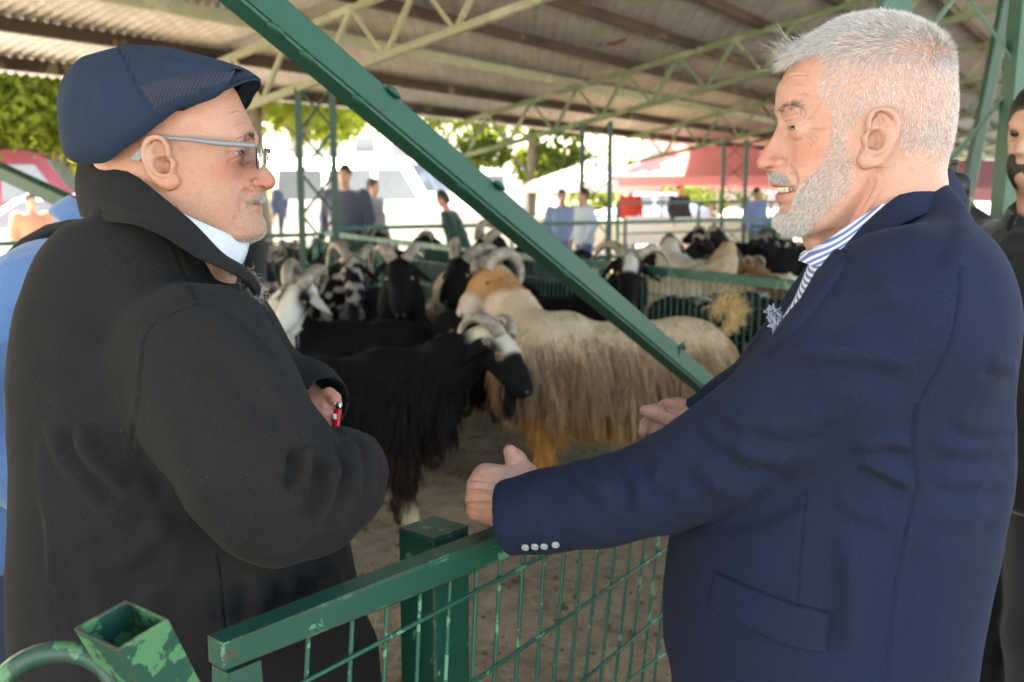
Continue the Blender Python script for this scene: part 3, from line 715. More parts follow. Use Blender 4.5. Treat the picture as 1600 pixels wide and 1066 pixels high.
class Head:
    def __init__(s, sgn, Yc, xc, front, base, back, widths, py0, py1, nose_w, mouth, rows=380, cols=400, nf=2.25, nb=2.1):
        s.sgn, s.Yc, s.xc = sgn, Yc, xc
        tz = np.linspace(0, 1, rows); py = py0+(py1-py0)*(tz**1.0); extra = py0+(py1-py0)*.06*(1-np.cos(np.linspace(0, math.pi/2, 40)))
        py = np.unique(np.r_[py0+(py1-py0)*np.linspace(0, 1, rows), extra]); s.py = py
        f = pchip(py, [(b, a) for a, b in front]); bs = pchip(py, [(b, a) for a, b in base]); bk = pchip(py, [(b, a) for a, b in back]); w = pchip(py, widths)
        toX = lambda px: np.array([Q(a, b, Yc)[0] for a, b in zip(px, py)])
        Xc = Q(xc, (py0+py1)/2, Yc)[0]; s.Xc = Xc
        Z = np.array([Q(xc, b, Yc)[2] for b in py]); ff = sgn*(toX(f)-Xc); fb = sgn*(toX(bs)-Xc); fk = -sgn*(toX(bk)-Xc)
        fb = np.maximum(fb, .002); fk = np.maximum(fk, .002); w = np.maximum(w, .002)
        u = np.linspace(-1, 1, cols, endpoint=False); th = math.pi*(u*.55+.45*np.sign(u)*np.abs(u)**2.2)   # denser at the front
        ct, st = np.cos(th), np.sin(th)
        A = np.where(ct[None, :] > 0, fb[:, None], fk[:, None]); N_ = np.where(ct > 0, nf, nb)[None, :]
        r = ((np.abs(ct)[None, :]/A)**N_+(np.abs(st)[None, :]/w[:, None])**N_)**(-1/N_)
        x = r*ct[None, :]; y = r*st[None, :]
        nw = pchip(py, nose_w)[:, None]; dx = (ff-fb)[:, None]; front_ = (ct > 0)[None, :]
        isn = ((py > mouth[0]-96) & (py < mouth[0]))[:, None]
        shp_n = 1/(1+(np.abs(y)/nw)**3.6); gap = ((py > mouth[2])*(py < mouth[3]))[:, None] if len(mouth) > 2 else 0*py[:, None]; shp_m = np.where(gap, np.clip(1-(np.abs(y)/.028)**5, 0, 1), np.clip(1-(np.abs(y)/mouth[1])**2.4, 0, 1))
        bl = sstep(mouth[0]-3, mouth[0]+3, py)[:, None]
        x = x+np.where(front_, dx*(shp_n*(1-bl)+shp_m*bl), 0)
        s.m, s.n = x.shape; s.x, s.y, s.z = x.ravel(), y.ravel(), np.repeat(Z, s.n)
        s.F = grid_faces(s.m, s.n, wrap_n=True)
        if sgn < 0: s.F = s.F[:, ::-1]
        s.F = s.F[:, ::-1]
        s.tint = np.ones((len(s.x), 3)); s.upd()
    def world(s): return np.stack([s.Xc+s.sgn*s.x, s.Yc+s.y, s.z], 1)
    def upd(s):
        V = s.world(); V[:, 1] = s.Yc-np.abs(s.y); s.uv = proj(V); s.V = s.world(); s.N = vnormals(s.V, s.F)
        c = np.array([s.Xc, s.Yc]); 
        if (s.N[:, :2]*(s.V[:, :2]-c)).sum() < 0: s.F = s.F[:, ::-1]; s.N = -s.N
    def setV(s, V): s.x = s.sgn*(V[:, 0]-s.Xc); s.y = V[:, 1]-s.Yc; s.z = V[:, 2]; s.upd()
    def bump(s, px, py, rx, ry, h, lo=.0, rot=0.):
        d = s.uv-np.array([px, py]); c, q = math.cos(rot), math.sin(rot); a = d[:, 0]*c+d[:, 1]*q; b = -d[:, 0]*q+d[:, 1]*c
        g = np.exp(-(a/rx)**2-(b/ry)**2)*sstep(lo*.6, lo*1.2+1e-4, np.abs(s.y))
        s.setV(s.V+s.N*(h*g)[:, None])
    def line(s, pts, w, h, kind='v', lo=.0):
        ln = catmull(np.asarray(pts, float), 16) if len(pts) > 2 else np.asarray(pts, float)
        d, sg, run = seg_dist(s.uv, ln); e = np.minimum(sstep(0, .25, run), sstep(1, .75, run)); q = (d*sg/w)
        g = np.exp(-q**2) if kind != 'f' else np.exp(-q**2)-.8*np.exp(-(q-1.5)**2)
        if kind == 'v': g = -g+.4*np.exp(-(np.abs(q)-1.8)**2)
        s.setV(s.V+s.N*(h*g*e*sstep(lo*.6, lo*1.2+1e-4, np.abs(s.y)))[:, None])
    def paint(s, px, py, rx, ry, col, amt=1., rot=0., lo=0.):
        d = s.uv-np.array([px, py]); c, q = math.cos(rot), math.sin(rot); a = d[:, 0]*c+d[:, 1]*q; b = -d[:, 0]*q+d[:, 1]*c
        g = (np.exp(-((a/rx)**2+(b/ry)**2)**1.4)*amt*sstep(lo*.6, lo+1e-4, np.abs(s.y)))[:, None]; s.tint = s.tint*(1-g)+np.asarray(col)*g*s.tint
    def eye(s, px, py, lat, up=8, dn=8, R_=.0122):
        """eyelids over an eyeball on each side; returns the eyeball centres"""
        cx = s.sgn*(Q(px, py, s.Yc-lat-.004)[0]-s.Xc); cz = Q(px, py, s.Yc-lat-.004)[2]; out = []
        for side in (-1, 1):
            c = np.array([cx, side*lat, cz]); p = np.stack([s.x, s.y, s.z], 1)-c; e = np.array([.86, side*.51, 0.]); al = p@e; q = p-al[:, None]*e; qd = np.linalg.norm(q, axis=1); sh = R_+.0015
            m = (qd < sh*1.5) & (al > -.03) & (side*s.y > 0); cap_ = np.sqrt(np.maximum(sh**2-qd**2, 0))-np.maximum(qd-sh, 0)*1.5; na = np.where(m, smax(al, cap_-.0012, .0095), al)
            sp = q+na[:, None]*e; d = np.linalg.norm(sp, axis=1)+1e-9; az = np.degrees(np.arctan2(side*sp[:, 1], sp[:, 0])); el = np.degrees(np.arcsin(np.clip(sp[:, 2]/d, -1, 1)))
            k = 1-((az-15)/46)**2; ins = sstep(-1.5, 1.5, np.where(k > 0, np.minimum(up*k-el, el+dn*k), -9))*(k > 0)*m
            rim = (np.exp(-((el-up*np.maximum(k, 0)-1.5)/3.0)**2)*.0010+np.exp(-((el+dn*np.maximum(k, 0)+1.5)/3.0)**2)*.0008)*(k > 0)*m*(qd < sh)
            na = (na+rim)*(1-ins)+ins*np.minimum(na, np.sqrt(np.maximum((R_-.0018)**2-qd**2, 0)))
            P_ = q+na[:, None]*e+c; s.x, s.y, s.z = P_.T.copy()
            # crease over the upper lid
            out.append(np.array([s.Xc+s.sgn*cx, s.Yc+side*lat, cz]))
        s.upd(); return out
def eyeball(c, sgn, parent, gaze=(0, 0), R_=.0119):
    import bmesh
    bm = bmesh.new(); bmesh.ops.create_uvsphere(bm, u_segments=24, v_segments=16, radius=R_); me = bpy.data.meshes.new('eye'); bm.to_mesh(me); bm.free()
    me.polygons.foreach_set('use_smooth', [True]*len(me.polygons)); me.materials.append(M_eye)
    o = bpy.data.objects.new('eye', me); COL.objects.link(o); o.parent = parent; o.matrix_parent_inverse = PW(parent).inverted(); o.location = c
    o.rotation_euler = (0, gaze[1], (0 if sgn > 0 else math.pi)+gaze[0]); return o
def make_ear(pts, sgn, Yc, lat, tilt=.32, res=.0011):
    """pts: dict of px outlines; returns list of (V, F) for both sides. Built in the ear's own plane: u to the back, v up, w outwards"""
    c = np.array(pts['c'], float); o = Q(*c, Yc-lat-.006); sc = np.linalg.norm(Q(c[0]+100, c[1], Yc-lat-.006)-o)/100
    def L(p, w=0.): return np.array([-(p[0]-c[0])*sc*sgn, -(p[1]-c[1])*sc, w])
    f = SDF((-.036, -.052, -.022), (.036, .052, .03), res)
    e = pts
    f.ell(L(e['shell'][0], .004), (e['shell'][1]*sc, e['shell'][2]*sc, .0042), .004)
    f.ell(L(e['lobe'][0], .005), (e['lobe'][1]*sc, e['lobe'][2]*sc, .0048), .008)
    n = 26; hp = catmull(e['helix'], n); hw = pchip(np.linspace(0, 1, n), [(0, .001), (.15, .0085), (.5, .0105), (1, .0065)])
    f.chain([L(p, w) for p, w in zip(hp, hw)], np.interp(np.linspace(0, 1, n), [0, .2, .5, .8, 1], [.0022, .0030, .0033, .0028, .0034]), .0022)
    n = 16; ap = catmull(e['anti'], n); f.chain([L(p, w) for p, w in zip(ap, pchip(np.linspace(0, 1, n), [(0, .0055), (.4, .0092), (1, .008)]))], [.0030]*n, .004)
    f.cone(L(e['tragus'][0], .004), L(e['tragus'][1], .0075), .0045, .0036, .005)
    f.cone(L(e['lobe'][0], -.006), L(e['shell'][0], -.008), .011, .016, .012)       # root into the head
    f.ell(L(e['concha'][0], .0078), (e['concha'][1]*sc, e['concha'][2]*sc, .0105), .0065, 's')
    f.ell(L((e['concha'][0][0]+sgn*5, e['concha'][0][1]+5), .004), (.0045, .006, .012), .005, 's')
    if 'fossa' in e: f.ell(L(e['fossa'][0], .0095), (e['fossa'][1]*sc, e['fossa'][2]*sc, .0055), .005, 's')
    V, Fq = f.mesh(1); V = V*np.array([.84, .90, .88]); out = []
    for side in (-1, 1):
        w = V[:, 2]+np.maximum(V[:, 0]+.012, -.004)*tilt
        X = o[0]-sgn*V[:, 0]*1.0; Y = Yc+side*(lat+w); Z = o[2]+V[:, 1]
        G_ = np.stack([X, Y, Z], 1); Fs = Fq if (side*sgn > 0) else Fq[:, ::-1]
        N = vnormals(G_, Fs)
        if ((G_-G_.mean(0))*N).sum() < 0: Fs = Fs[:, ::-1]
        out.append((G_, Fs))
    return out
def join_mesh(parts):
    V, Fq, T, n = [], [], [], 0
    for p in parts:
        v, f = p[0], p[1]; V.append(v); Fq.append(f+n); T.append(p[2] if len(p) > 2 else np.ones((len(v), 3))); n += len(v)
    return np.vstack(V), np.vstack(Fq), np.vstack(T)

# ---- the jacketed man with white hair (faces left)
RY = 1.19
front = [(1360, 27), (1322, 33), (1292, 48), (1264, 68), (1243, 92), (1227, 118), (1217, 137), (1214, 159), (1213.5, 172), (1215.5, 186), (1215.5, 194), (1212, 204), (1204, 218.5), (1194.7, 231.6), (1186.3, 244.7), (1183, 254), (1184.6, 261.5), (1191, 267), (1203, 270.2), (1204.5, 276), (1206.5, 285), (1206.5, 289.5), (1211, 292.4), (1226, 294), (1229, 297), (1226, 300), (1217, 302.5), (1213.6, 307), (1215, 314), (1221, 321.5), (1220, 329), (1214.5, 338), (1213.5, 346), (1219, 354), (1230, 360), (1246, 365.5), (1256, 371), (1263, 380), (1272, 395), (1282, 412), (1292, 440)]
base = [(1360, 27), (1322, 33), (1292, 48), (1264, 68), (1243, 92), (1227, 118), (1217, 137), (1215, 159), (1216, 172), (1220, 186), (1224, 200), (1226.5, 215), (1227, 230), (1226.5, 245), (1224, 258), (1219, 267), (1214, 275), (1213, 288), (1215, 298), (1216, 308), (1220, 321.5), (1219, 329), (1214.5, 338), (1213.5, 346), (1219, 354), (1230, 360), (1246, 365.5), (1256, 371), (1263, 380), (1272, 395), (1282, 412), (1292, 440)]
back = [(1360, 27), (1402, 34), (1440, 51), (1466, 72), (1479, 95), (1486, 124), (1488, 158), (1485, 195), (1480, 225), (1474, 250), (1472, 265), (1476, 290), (1486, 320), (1500, 440)]
wid = [(27, 0.002), (28.5, .016), (33, .030), (45, .049), (60, .060), (90, .071), (130, .0765), (175, .0775), (215, .0765), (250, .0735), (290, .069), (330, .0635), (360, .061), (400, .0615), (440, .066)]
H = Head(-1, RY, 1362, front, base, back, wid, 27, 440, [(150, .006), (190, .0075), (205, .0082), (225, .0098), (245, .0130), (258, .0165), (268, .0165), (280, .02), (440, .02)], (269, .029, 292.6, 302))
H.bump(1222, 172, 26, 9, .0022, .010)            # brow ridge
H.bump(1230, 204, 20, 12, -.0015, .013)          # socket
H.bump(1262, 190, 20, 25, -.0022, .03)           # temple
H.bump(1280, 140, 40, 40, -.0015, .04)
H.bump(1262, 232, 30, 20, .0040, .03)            # cheekbone / smiling cheek
H.bump(1254, 262, 17, 17, .0035, .026)
H.bump(1216, 255, 10, 9, .0042, .009)            # nose wing
H.line([(1224, 240), (1228, 249), (1227, 258), (1220, 264)], 2.6, .0022, 'v', .008)
H.bump(1203, 264, 8, 3.2, -.0035, .0045)         # nostril
H.line([(1228, 256), (1236, 266), (1243, 280), (1243, 292), (1240, 300)], 4.5, .0026, 'v', .012)   # smile fold
H.bump(1238, 296, 7, 5, -.0030, .016)
H.bump(1243, 305, 10, 14, .0015, .018)
H.bump(1290, 300, 35, 30, .0020, .04)
# jaw edge and the throat below it
dj = H.uv; jl = np.array([(1352, 262), (1340, 290), (1322, 318), (1296, 342), (1272, 360), (1252, 370)], float)
d, sg, run = seg_dist(dj, jl); below = sstep(-2, 26, d*sg*(1 if True else -1)); 
below = np.where(dj[:, 1] > np.interp(dj[:, 0], jl[::-1, 0], jl[::-1, 1]), sstep(0, 26, d), 0)*sstep(1395, 1340, dj[:, 0])
H.setV(H.V-H.N*(below*.0085*sstep(.01, .03, np.abs(H.y)))[:, None])
H.bump(1272, 384, 18, 14, .004, .0)              # soft throat
for pts, w, h in (([(1382, 262), (1368, 300), (1344, 342), (1330, 372)], 7, .0028), ([(1366, 268), (1366, 285), (1358, 305), (1346, 328), (1338, 345)], 2.2, .0010), ([(1388, 258), (1375, 290), (1352, 326), (1335, 352)], 2.0, .0009), ([(1352, 300), (1334, 340), (1300, 372)], 3, .0007)):
    H.line(pts, w, h, 'f' if w > 4 else 'v', .03)
for pts in ([(1256, 201), (1268, 202.5), (1280, 202.5), (1294, 201)], [(1258, 206), (1268, 210.5), (1281, 217)], [(1250, 196), (1262, 190), (1272, 180)], [(1254, 209), (1266, 217), (1275, 227)], [(1246, 188), (1251, 179), (1246, 168), (1238, 163)], [(1253, 190), (1257, 176), (1250, 164)], [(1228, 211), (1238, 214), (1248, 208)], [(1260, 222), (1268, 231)], [(1240, 150), (1256, 148), (1268, 156)], [(1222, 138), (1240, 132), (1262, 134)], [(1224, 122), (1246, 116), (1266, 118)], [(1225, 192), (1234, 189.5), (1243, 192)], [(1272, 176), (1280, 168), (1282, 158)]):
    H.line(pts, 1.9, .0013, 'v', .012)
eyesR = H.eye(1253, 201, .0310, 17, 10)
earR = make_ear(dict(c=(1373, 215), shell=((1376, 211), 22, 41), lobe=((1357, 253), 16, 14), helix=[(1362, 218), (1355, 207), (1352, 188), (1359, 172), (1374, 168), (1388, 173), (1397, 188), (1398, 206), (1392, 226), (1383, 245), (1372, 259)], anti=[(1376, 180), (1386, 194), (1388, 212), (1380, 232), (1366, 240), (1358, 238)], tragus=((1350, 216), (1354, 224)), concha=((1366, 219), 10.5, 17), fossa=((1367, 184), 7, 12)), -1, RY, .0735)
# colour
H.paint(1195, 250, 26, 22, (1.03, .74, .72), .8); H.paint(1262, 240, 34, 26, (1.02, .86, .82), .8); H.paint(1228, 205, 14, 14, (.98, .86, .84), .7)
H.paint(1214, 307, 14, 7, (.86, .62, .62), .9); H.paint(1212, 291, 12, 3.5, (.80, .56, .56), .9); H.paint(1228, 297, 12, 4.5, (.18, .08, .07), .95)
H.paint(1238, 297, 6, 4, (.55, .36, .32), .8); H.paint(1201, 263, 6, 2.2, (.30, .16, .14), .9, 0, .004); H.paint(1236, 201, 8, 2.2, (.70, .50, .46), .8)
H.paint(1395, 120, 110, 90, (1.04, 1.0, 1.0), .9); H.paint(1330, 330, 60, 40, (1.0, .88, .84), .6); H.paint(1318, 232, 4, 3, (.55, .42, .38), .6); H.paint(1325, 252, 3, 3, (.5, .38, .35), .4)
H.paint(1358, 330, 30, 60, (1.0, .88, .84), .4)

# ---- the capped man (faces right)
LY = 1.21
frontL = [(250, 92), (290, 98), (325, 110), (350, 125), (364, 140), (372, 156), (383, 180), (394, 202.6), (400.5, 217), (401.5, 228), (399.5, 238), (401.5, 246), (408, 255), (418, 264.4), (427.4, 275.7), (430.4, 283), (428.6, 290), (420, 296.5), (412, 298.8), (411.6, 304), (412, 309.5), (409, 314.5), (402.5, 317.6), (404.5, 320), (407.5, 324), (408, 331), (409.6, 341), (412.6, 353), (412, 364), (405.5, 373), (394, 378.5), (383, 385), (374, 396), (368, 412), (364, 450)]
baseL = [(250, 92), (290, 98), (325, 110), (350, 125), (364, 140), (372, 156), (383, 180), (393.5, 202.6), (398, 217), (396, 228), (392, 240), (390.5, 255), (390.5, 270), (392.5, 285), (398, 297), (401, 309), (400, 317), (402.5, 326), (406, 338), (411.5, 353), (412, 364), (405.5, 373), (394, 378.5), (383, 385), (374, 396), (368, 412), (364, 450)]
backL = [(250, 92), (205, 98), (158, 113), (130, 135), (120, 165), (126, 200), (140, 232), (154, 260), (158, 300), (152, 340), (146, 450)]
widL = [(92, .002), (94, .02), (100, .042), (120, .062), (150, .073), (190, .0785), (235, .080), (270, .079), (300, .078), (335, .0755), (360, .071), (385, .069), (410, .067), (450, .069)]
HL = Head(1, LY, 262, frontL, baseL, backL, widL, 92, 450, [(92, .006), (225, .0075), (245, .0088), (262, .0115), (278, .0150), (288, .0178), (298, .0178), (310, .02), (450, .02)], (298, .028), nf=2.35)
HL.bump(392, 214, 20, 11, .0022, .006)
HL.bump(388, 243, 16, 12, -.0018, .014)
HL.bump(352, 265, 30, 22, .0040, .03)
HL.bump(340, 320, 45, 35, .0035, .035)           # jowl
HL.bump(399, 287, 8.5, 8, .0045, .010)
HL.line([(397, 273), (392.5, 281), (393, 290), (401, 296)], 2.6, .0024, 'v', .009)
HL.bump(409, 294, 6, 2.8, -.0032, .005)
HL.line([(392, 290), (382, 302), (377, 318), (380, 334), (386, 348)], 4.5, .0024, 'v', .014)
HL.bump(391, 322, 6, 5, -.0026, .015); HL.bump(398, 336, 9, 5, -.002, .0)
HL.line([(372, 333), (368, 350), (374, 368)], 5, .0012, 'v', .02)
HL.bump(300, 230, 30, 40, -.0015, .03)
for pts in ([(372, 240), (362, 238), (352, 241)], [(372, 245), (362, 250), (354, 256)], [(376, 251), (384, 254.5), (391, 252)], [(372, 252), (379, 259), (388, 261)], [(386, 231), (377, 232), (370, 236)], [(366, 226), (372, 218), (382, 214)], [(364, 196), (378, 191), (388, 193)], [(356, 176), (370, 172), (379, 175)], [(392, 229), (396, 236)], [(286, 352), (300, 362), (330, 366)], [(270, 315), (282, 338), (292, 350)], [(264, 318), (275, 335), (285, 350)]):
    HL.line(pts, 1.9, .0012, 'v', .012)
eyesL = HL.eye(361, 240, .0315, 15, 9)
earL = make_ear(dict(c=(252, 255), shell=((247, 247), 20, 35), lobe=((264, 286), 16, 13), helix=[(262, 258), (266, 244), (266, 228), (259, 215), (247, 212), (235, 217), (229, 230), (228, 245), (232, 262), (239, 278), (251, 290)], anti=[(250, 222), (240, 236), (238, 252), (244, 268), (256, 274), (264, 270)], tragus=((272, 256), (269, 264)), concha=((256, 258), 11, 14), fossa=((252, 230), 8, 10)), 1, LY, .0775)
HL.paint(418, 284, 22, 18, (1.04, .74, .72), .75); HL.paint(356, 268, 34, 22, (1.04, .80, .76), .8); HL.paint(345, 320, 60, 45, (1.02, .90, .84), .5)
HL.paint(330, 175, 60, 40, (1.10, 1.10, 1.12), .7); HL.paint(408, 324, 9, 6, (.82, .62, .60), .8); HL.paint(406, 313, 9, 4, (.78, .56, .54), .7); HL.paint(398, 318, 9, 2.2, (.3, .17, .15), .9)
HL.paint(410, 294, 5, 2, (.30, .16, .14), .9, 0, .004); HL.paint(383, 241, 8, 2.4, (.70, .5, .46), .8)
for (a, b, r) in ((303, 285, 3), (368, 270, 2.2), (330, 262, 2.5), (318, 290, 2), (345, 300, 2), (300, 268, 4), (312, 258, 3)): HL.paint(a, b, r, r, (.72, .6, .54), .4)
# ------------------------------------------------------------------ clothes and bodies of the two men
from mathutils.bvhtree import BVHTree
def bvh_of(V, Fq): return BVHTree.FromPolygons(V.tolist(), Fq.tolist())
def hit(bv, px, py, fallback=None):
    r = ray(px, py); h = bv.ray_cast(Vector(CAM), Vector(r))
    return (np.array(h[0]), np.array(h[1]), h[3]) if h[0] is not None else fallback
def strip(name, A, B, bv, nu, nv, h, mat, parent, edge=.16, base=-.004, wave=0., closed_under=True):
    """a flat-sewn piece (lapel, flap, collar) laid on a garment: ruled between two traced edges, following the cloth below"""
    A = catmull(A, nu); B = catmull(B, nu); V = np.zeros((nu, nv, 3)); ok = np.zeros((nu, nv), bool); Nn = np.zeros((nu, nv, 3))
    for i in range(nu):
        for j in range(nv):
            p = A[i]+(B[i]-A[i])*j/(nv-1); q = hit(bv, *p)
            if q: V[i, j], Nn[i, j] = q[0], q[1]; ok[i, j] = True
            else: V[i, j, :2] = p
    dmed = np.median(((V[ok]-CAM)@_fw)) if ok.any() else 1.1; nm = Nn[ok].mean(0)
    for i in range(nu):
        for j in range(nv):
            if not ok[i, j]:
                k = np.argmin(((np.argwhere(ok)-[i, j])**2).sum(1)); ii = np.argwhere(ok)[k]; d = (V[ii[0], ii[1]]-CAM)@_fw
                V[i, j] = P(V[i, j, 0], V[i, j, 1], d+.004); Nn[i, j] = Nn[ii[0], ii[1]]
    u = np.minimum(np.linspace(0, 1, nu), np.linspace(1, 0, nu))[:, None]; v = np.minimum(np.linspace(0, 1, nv), np.linspace(1, 0, nv))[None, :]
    e = np.minimum(sstep(0, .5/nu, u), sstep(0, .5/nv, v)); pf = np.sqrt(np.clip(np.minimum(np.minimum(u/.04, v/edge), 1), 0, 1))
    hh = base+(h-base)*pf
    V = V+Nn*hh[..., None]
    return mesh_obj(name, V.reshape(-1, 3), grid_faces(nu, nv), mat, parent, True)
def ring_band(name, top, bot, Yc, nv, thick, mat, parent, n=60, puff=.0, skew=0.):
    """collar band from traced near-side stations (px,py,lateral), mirrored to the far side"""
    def path(s_):
        near = np.array([Q(a, b, Yc-l) for a, b, l in s_]); far = near.copy(); far[:, 1] = 2*Yc-far[:, 1]; far[:, 0] -= skew*(far[:, 1]-near[:, 1])
        if s_[-1][2] == 0: far = far[:-1]
        return catmull(np.vstack([near, far[::-1]]), n)
    T, B = path(top), path(bot); c = (T.mean(0)+B.mean(0))/2; V = []
    for lay in (0, 1):
        for j in range(nv):
            f = j/(nv-1); p = T*(1-f)+B*f; out = p-c; out[:, 2] = 0; out /= np.linalg.norm(out, axis=1)[:, None]
            V.append(p+out*((thick if lay else 0)+puff*math.sin(math.pi*f)))
    V = np.array(V); f1 = grid_faces(nv, n); f2 = f1+nv*n
    fc = [f1[:, ::-1], f2]; e = np.arange(n-1)
    fc.append(np.stack([e, e+1, nv*n+e+1, nv*n+e], 1)); k = (nv-1)*n
    fc.append(np.stack([k+e+1, k+e, nv*n+k+e, nv*n+k+e+1], 1))
    e = np.arange(nv-1)*n
    for a in (0, n-1): q = np.stack([e+a, e+n+a, nv*n+e+n+a, nv*n+e+a], 1); fc.append(q if a else q[:, ::-1])
    return mesh_obj(name, V.reshape(-1, 3), np.vstack(fc), mat, parent, True)
def m_cloth(name, col, col2, weave=0., per=.0016, rough=.85, lint=0., sheen=.3, bump=.25, ax='XZ'):
    t = NT(name); v = t.node('NewGeometry').outputs['Position']; n = t.noise(v, 7, 4, .6); m = t.noise(v, 420, 3, .7)
    c = t.mix(n, col, col2); h = t.math('MULTIPLY', m, .6)
    if weave:
        w2 = t.noise(t.coord('Object', (1/per, 1/per, .55/per)), .55, 1, .4); w3 = t.noise(t.coord('Object', (.55/per, .55/per, 1/per)), .55, 1, .4); w2 = t.math('ADD', t.math('MULTIPLY', w2, .5), t.math('MULTIPLY', w3, .5))
        c = t.mix(t.ramp(w2, [(.46, (0,)*3), (.60, (min(1, weave*2.4),)*3)]), c, tuple(min(1, x*2.0+.012) for x in col2)); h = t.math('ADD', h, t.math('MULTIPLY', w2, 1.4))
    else:
        c = t.mix(t.ramp(m, [(.55, (0,)*3), (.75, (.5,)*3)]), c, tuple(min(1, x*2.2+.004) for x in col2))
    if lint:
        vo = t.node('TexVoronoi'); t.t.links.new(v, vo.inputs['Vector']); vo.inputs['Scale'].default_value = 120
        f = t.math('MULTIPLY', t.math('LESS_THAN', vo.outputs['Distance'], .045), t.math('GREATER_THAN', t.sep(vo.outputs['Color'])[0] if False else t.noise(v, 17, 2), .56)); c = t.mix(t.math('MULTIPLY', f, lint), c, (.32, .31, .29))
    t.P(Base_Color=c, Roughness=rough, Normal=t.bump(h, bump, .0008)); b = t.b.inputs
    b['Sheen Weight'].default_value = sheen; b['Sheen Roughness'].default_value = .5; b['Specular IOR Level'].default_value = .10
    return t.m
M_blazer = m_cloth('navy_hopsack', (.0098, .0160, .036), (.0138, .0215, .047), .05, .0008, .95, .10, .02, .3)
M_coat = m_cloth('charcoal_wool', (.0120, .0120, .0122), (.0200, .0200, .0203), 0, .0016, 1., .55, .02, .35)
M_cap = m_cloth('navy_cotton', (.013, .024, .045), (.020, .034, .058), .05, .0006, .95, .12, .02, .25)
def m_capmesh():
    t = NT('cap_mesh'); v = t.sep(t.node('NewGeometry').outputs['Position']); k = 2*math.pi/.0048
    q = t.math('MULTIPLY', t.math('SINE', t.math('MULTIPLY', t.math('ADD', v[0], t.math('MULTIPLY', v[2], .5)), k)), t.math('SINE', t.math('MULTIPLY', t.math('SUBTRACT', t.math('MULTIPLY', v[0], .35), v[2]), k*1.1))); q = t.math('ADD', t.math('MULTIPLY', q, .5), .5)
    t.P(Base_Color=t.ramp(q, [(.35, (.004, .005, .012)), (.62, (.022, .028, .062))]), Roughness=.8, Normal=t.bump(q, .6, .0008)); return t.m
M_capmesh = m_capmesh()
M_white = m_cloth('white_shirt', (.50, .55, .63), (.57, .61, .68), 0, .001, .8, 0, .1, .1)
M_trous = m_cloth('dark_trousers', (.014, .015, .02), (.02, .02, .026), .2, .0015)
M_shoe = plain('black_leather', (.012, .011, .01), .35)
def m_stripe():
    t = NT('striped_shirt'); v = t.node('NewGeometry').outputs['Position']; s_ = t.sep(v)
    u = t.math('ADD', t.math('MULTIPLY', s_[0], .63), t.math('MULTIPLY', s_[2], -.776)); q = t.math('SINE', t.math('MULTIPLY', u, 2*math.pi/.0042))
    c = t.mix(t.ramp(t.math('ADD', t.math('MULTIPLY', q, .5), .5), [(.42, (.78, .80, .85)), (.55, (.10, .19, .50))]), (.8,)*3, (.1, .2, .5))
    c = t.ramp(t.math('ADD', t.math('MULTIPLY', q, .5), .5), [(.45, (.76, .79, .86)), (.58, (.11, .20, .52))])
    t.P(Base_Color=c, Roughness=.8); return t.m
M_stripe = m_stripe()
M_skinR = m_skin('ruddy_skin', (.50, .300, .230), (.37, .15, .11)); M_skinL = m_skin('tanned_skin', (.43, .238, .160), (.28, .11, .07))
def rows(tab, Yc, n=2.3):
    """section rows whose outlines, seen from the camera, meet the traced left and right edges"""
    zs, cx, a, b, cy_ = [], [], [], [], []
    an = np.linspace(0, 2*math.pi, 120); ca, sa = np.cos(an), np.sin(an); ca = np.sign(ca)*np.abs(ca)**(2/n); sa = np.sign(sa)*np.abs(sa)**(2/n)
    for rw in tab:
        py, xl, xr, bb = rw[:4]; yc = rw[4] if len(rw) > 4 else Yc
        l, r = Q(xl, py, yc), Q(xr, py, yc); z = l[2]; l, r = l[0], r[0]
        for _ in range(12):
            c, h = (l+r)/2, max((r-l)/2, .01); q = proj(np.stack([c+h*ca, yc+bb*sa, 0*ca+z], 1))[:, 0]
            l += (xl-q.min())/F*yc*.8; r += (xr-q.max())/F*yc*.8
        zs.append(z); cx.append((l+r)/2); a.append(max((r-l)/2, .01)); b.append(bb); cy_.append(yc)
    return zs, cx, cy_, a, b
def legs_sdf(f, cx, cy_, yaw, hip, spread=.10, r0=.10, r1=.062, shoe=False, gap=0.):
    d = np.array([-math.sin(yaw), math.cos(yaw), 0]); fw = np.array([math.cos(yaw), math.sin(yaw), 0])
    for s_ in (-1, 1):
        h = np.array([cx, cy_, hip])+d*s_*spread*.9; k = np.array([cx, cy_, hip*.52])+d*s_*spread+fw*.02; a = np.array([cx, cy_, .10])+d*s_*spread-fw*.01
        f.chain([h, k, a], [r0, r0*.74, r1], .03)
def shoes(parent, cx, cy_, yaw, spread, mat, z0=.02):
    d = np.array([-math.sin(yaw), math.cos(yaw), 0]); fw = np.array([math.cos(yaw), math.sin(yaw), 0])
    for s_ in (-1, 1):
        c = np.array([cx, cy_, 0])+d*s_*spread; f = SDF(c-[.2, .2, .0]+[0, 0, z0-.01], c+[.2, .2, .16], .008)
        f.cone(c-fw*.05+[0, 0, .05+z0], c+fw*.13+[0, 0, .03+z0], .038, .032, .02); f.cone(c-fw*.03+[0, 0, .06+z0], c-fw*.02+[0, 0, .12+z0], .042, .045, .02)
        f.f = np.maximum(f.f, (z0+.002-f.ax[2])[None, None, :]); V, Fq = f.mesh(1); mesh_obj('shoe', V, Fq, mat, parent, True)
def hand_mesh(build, lo, hi, res=.0015, sm=1):
    f = SDF(lo, hi, res); build(f); return f.mesh(sm)


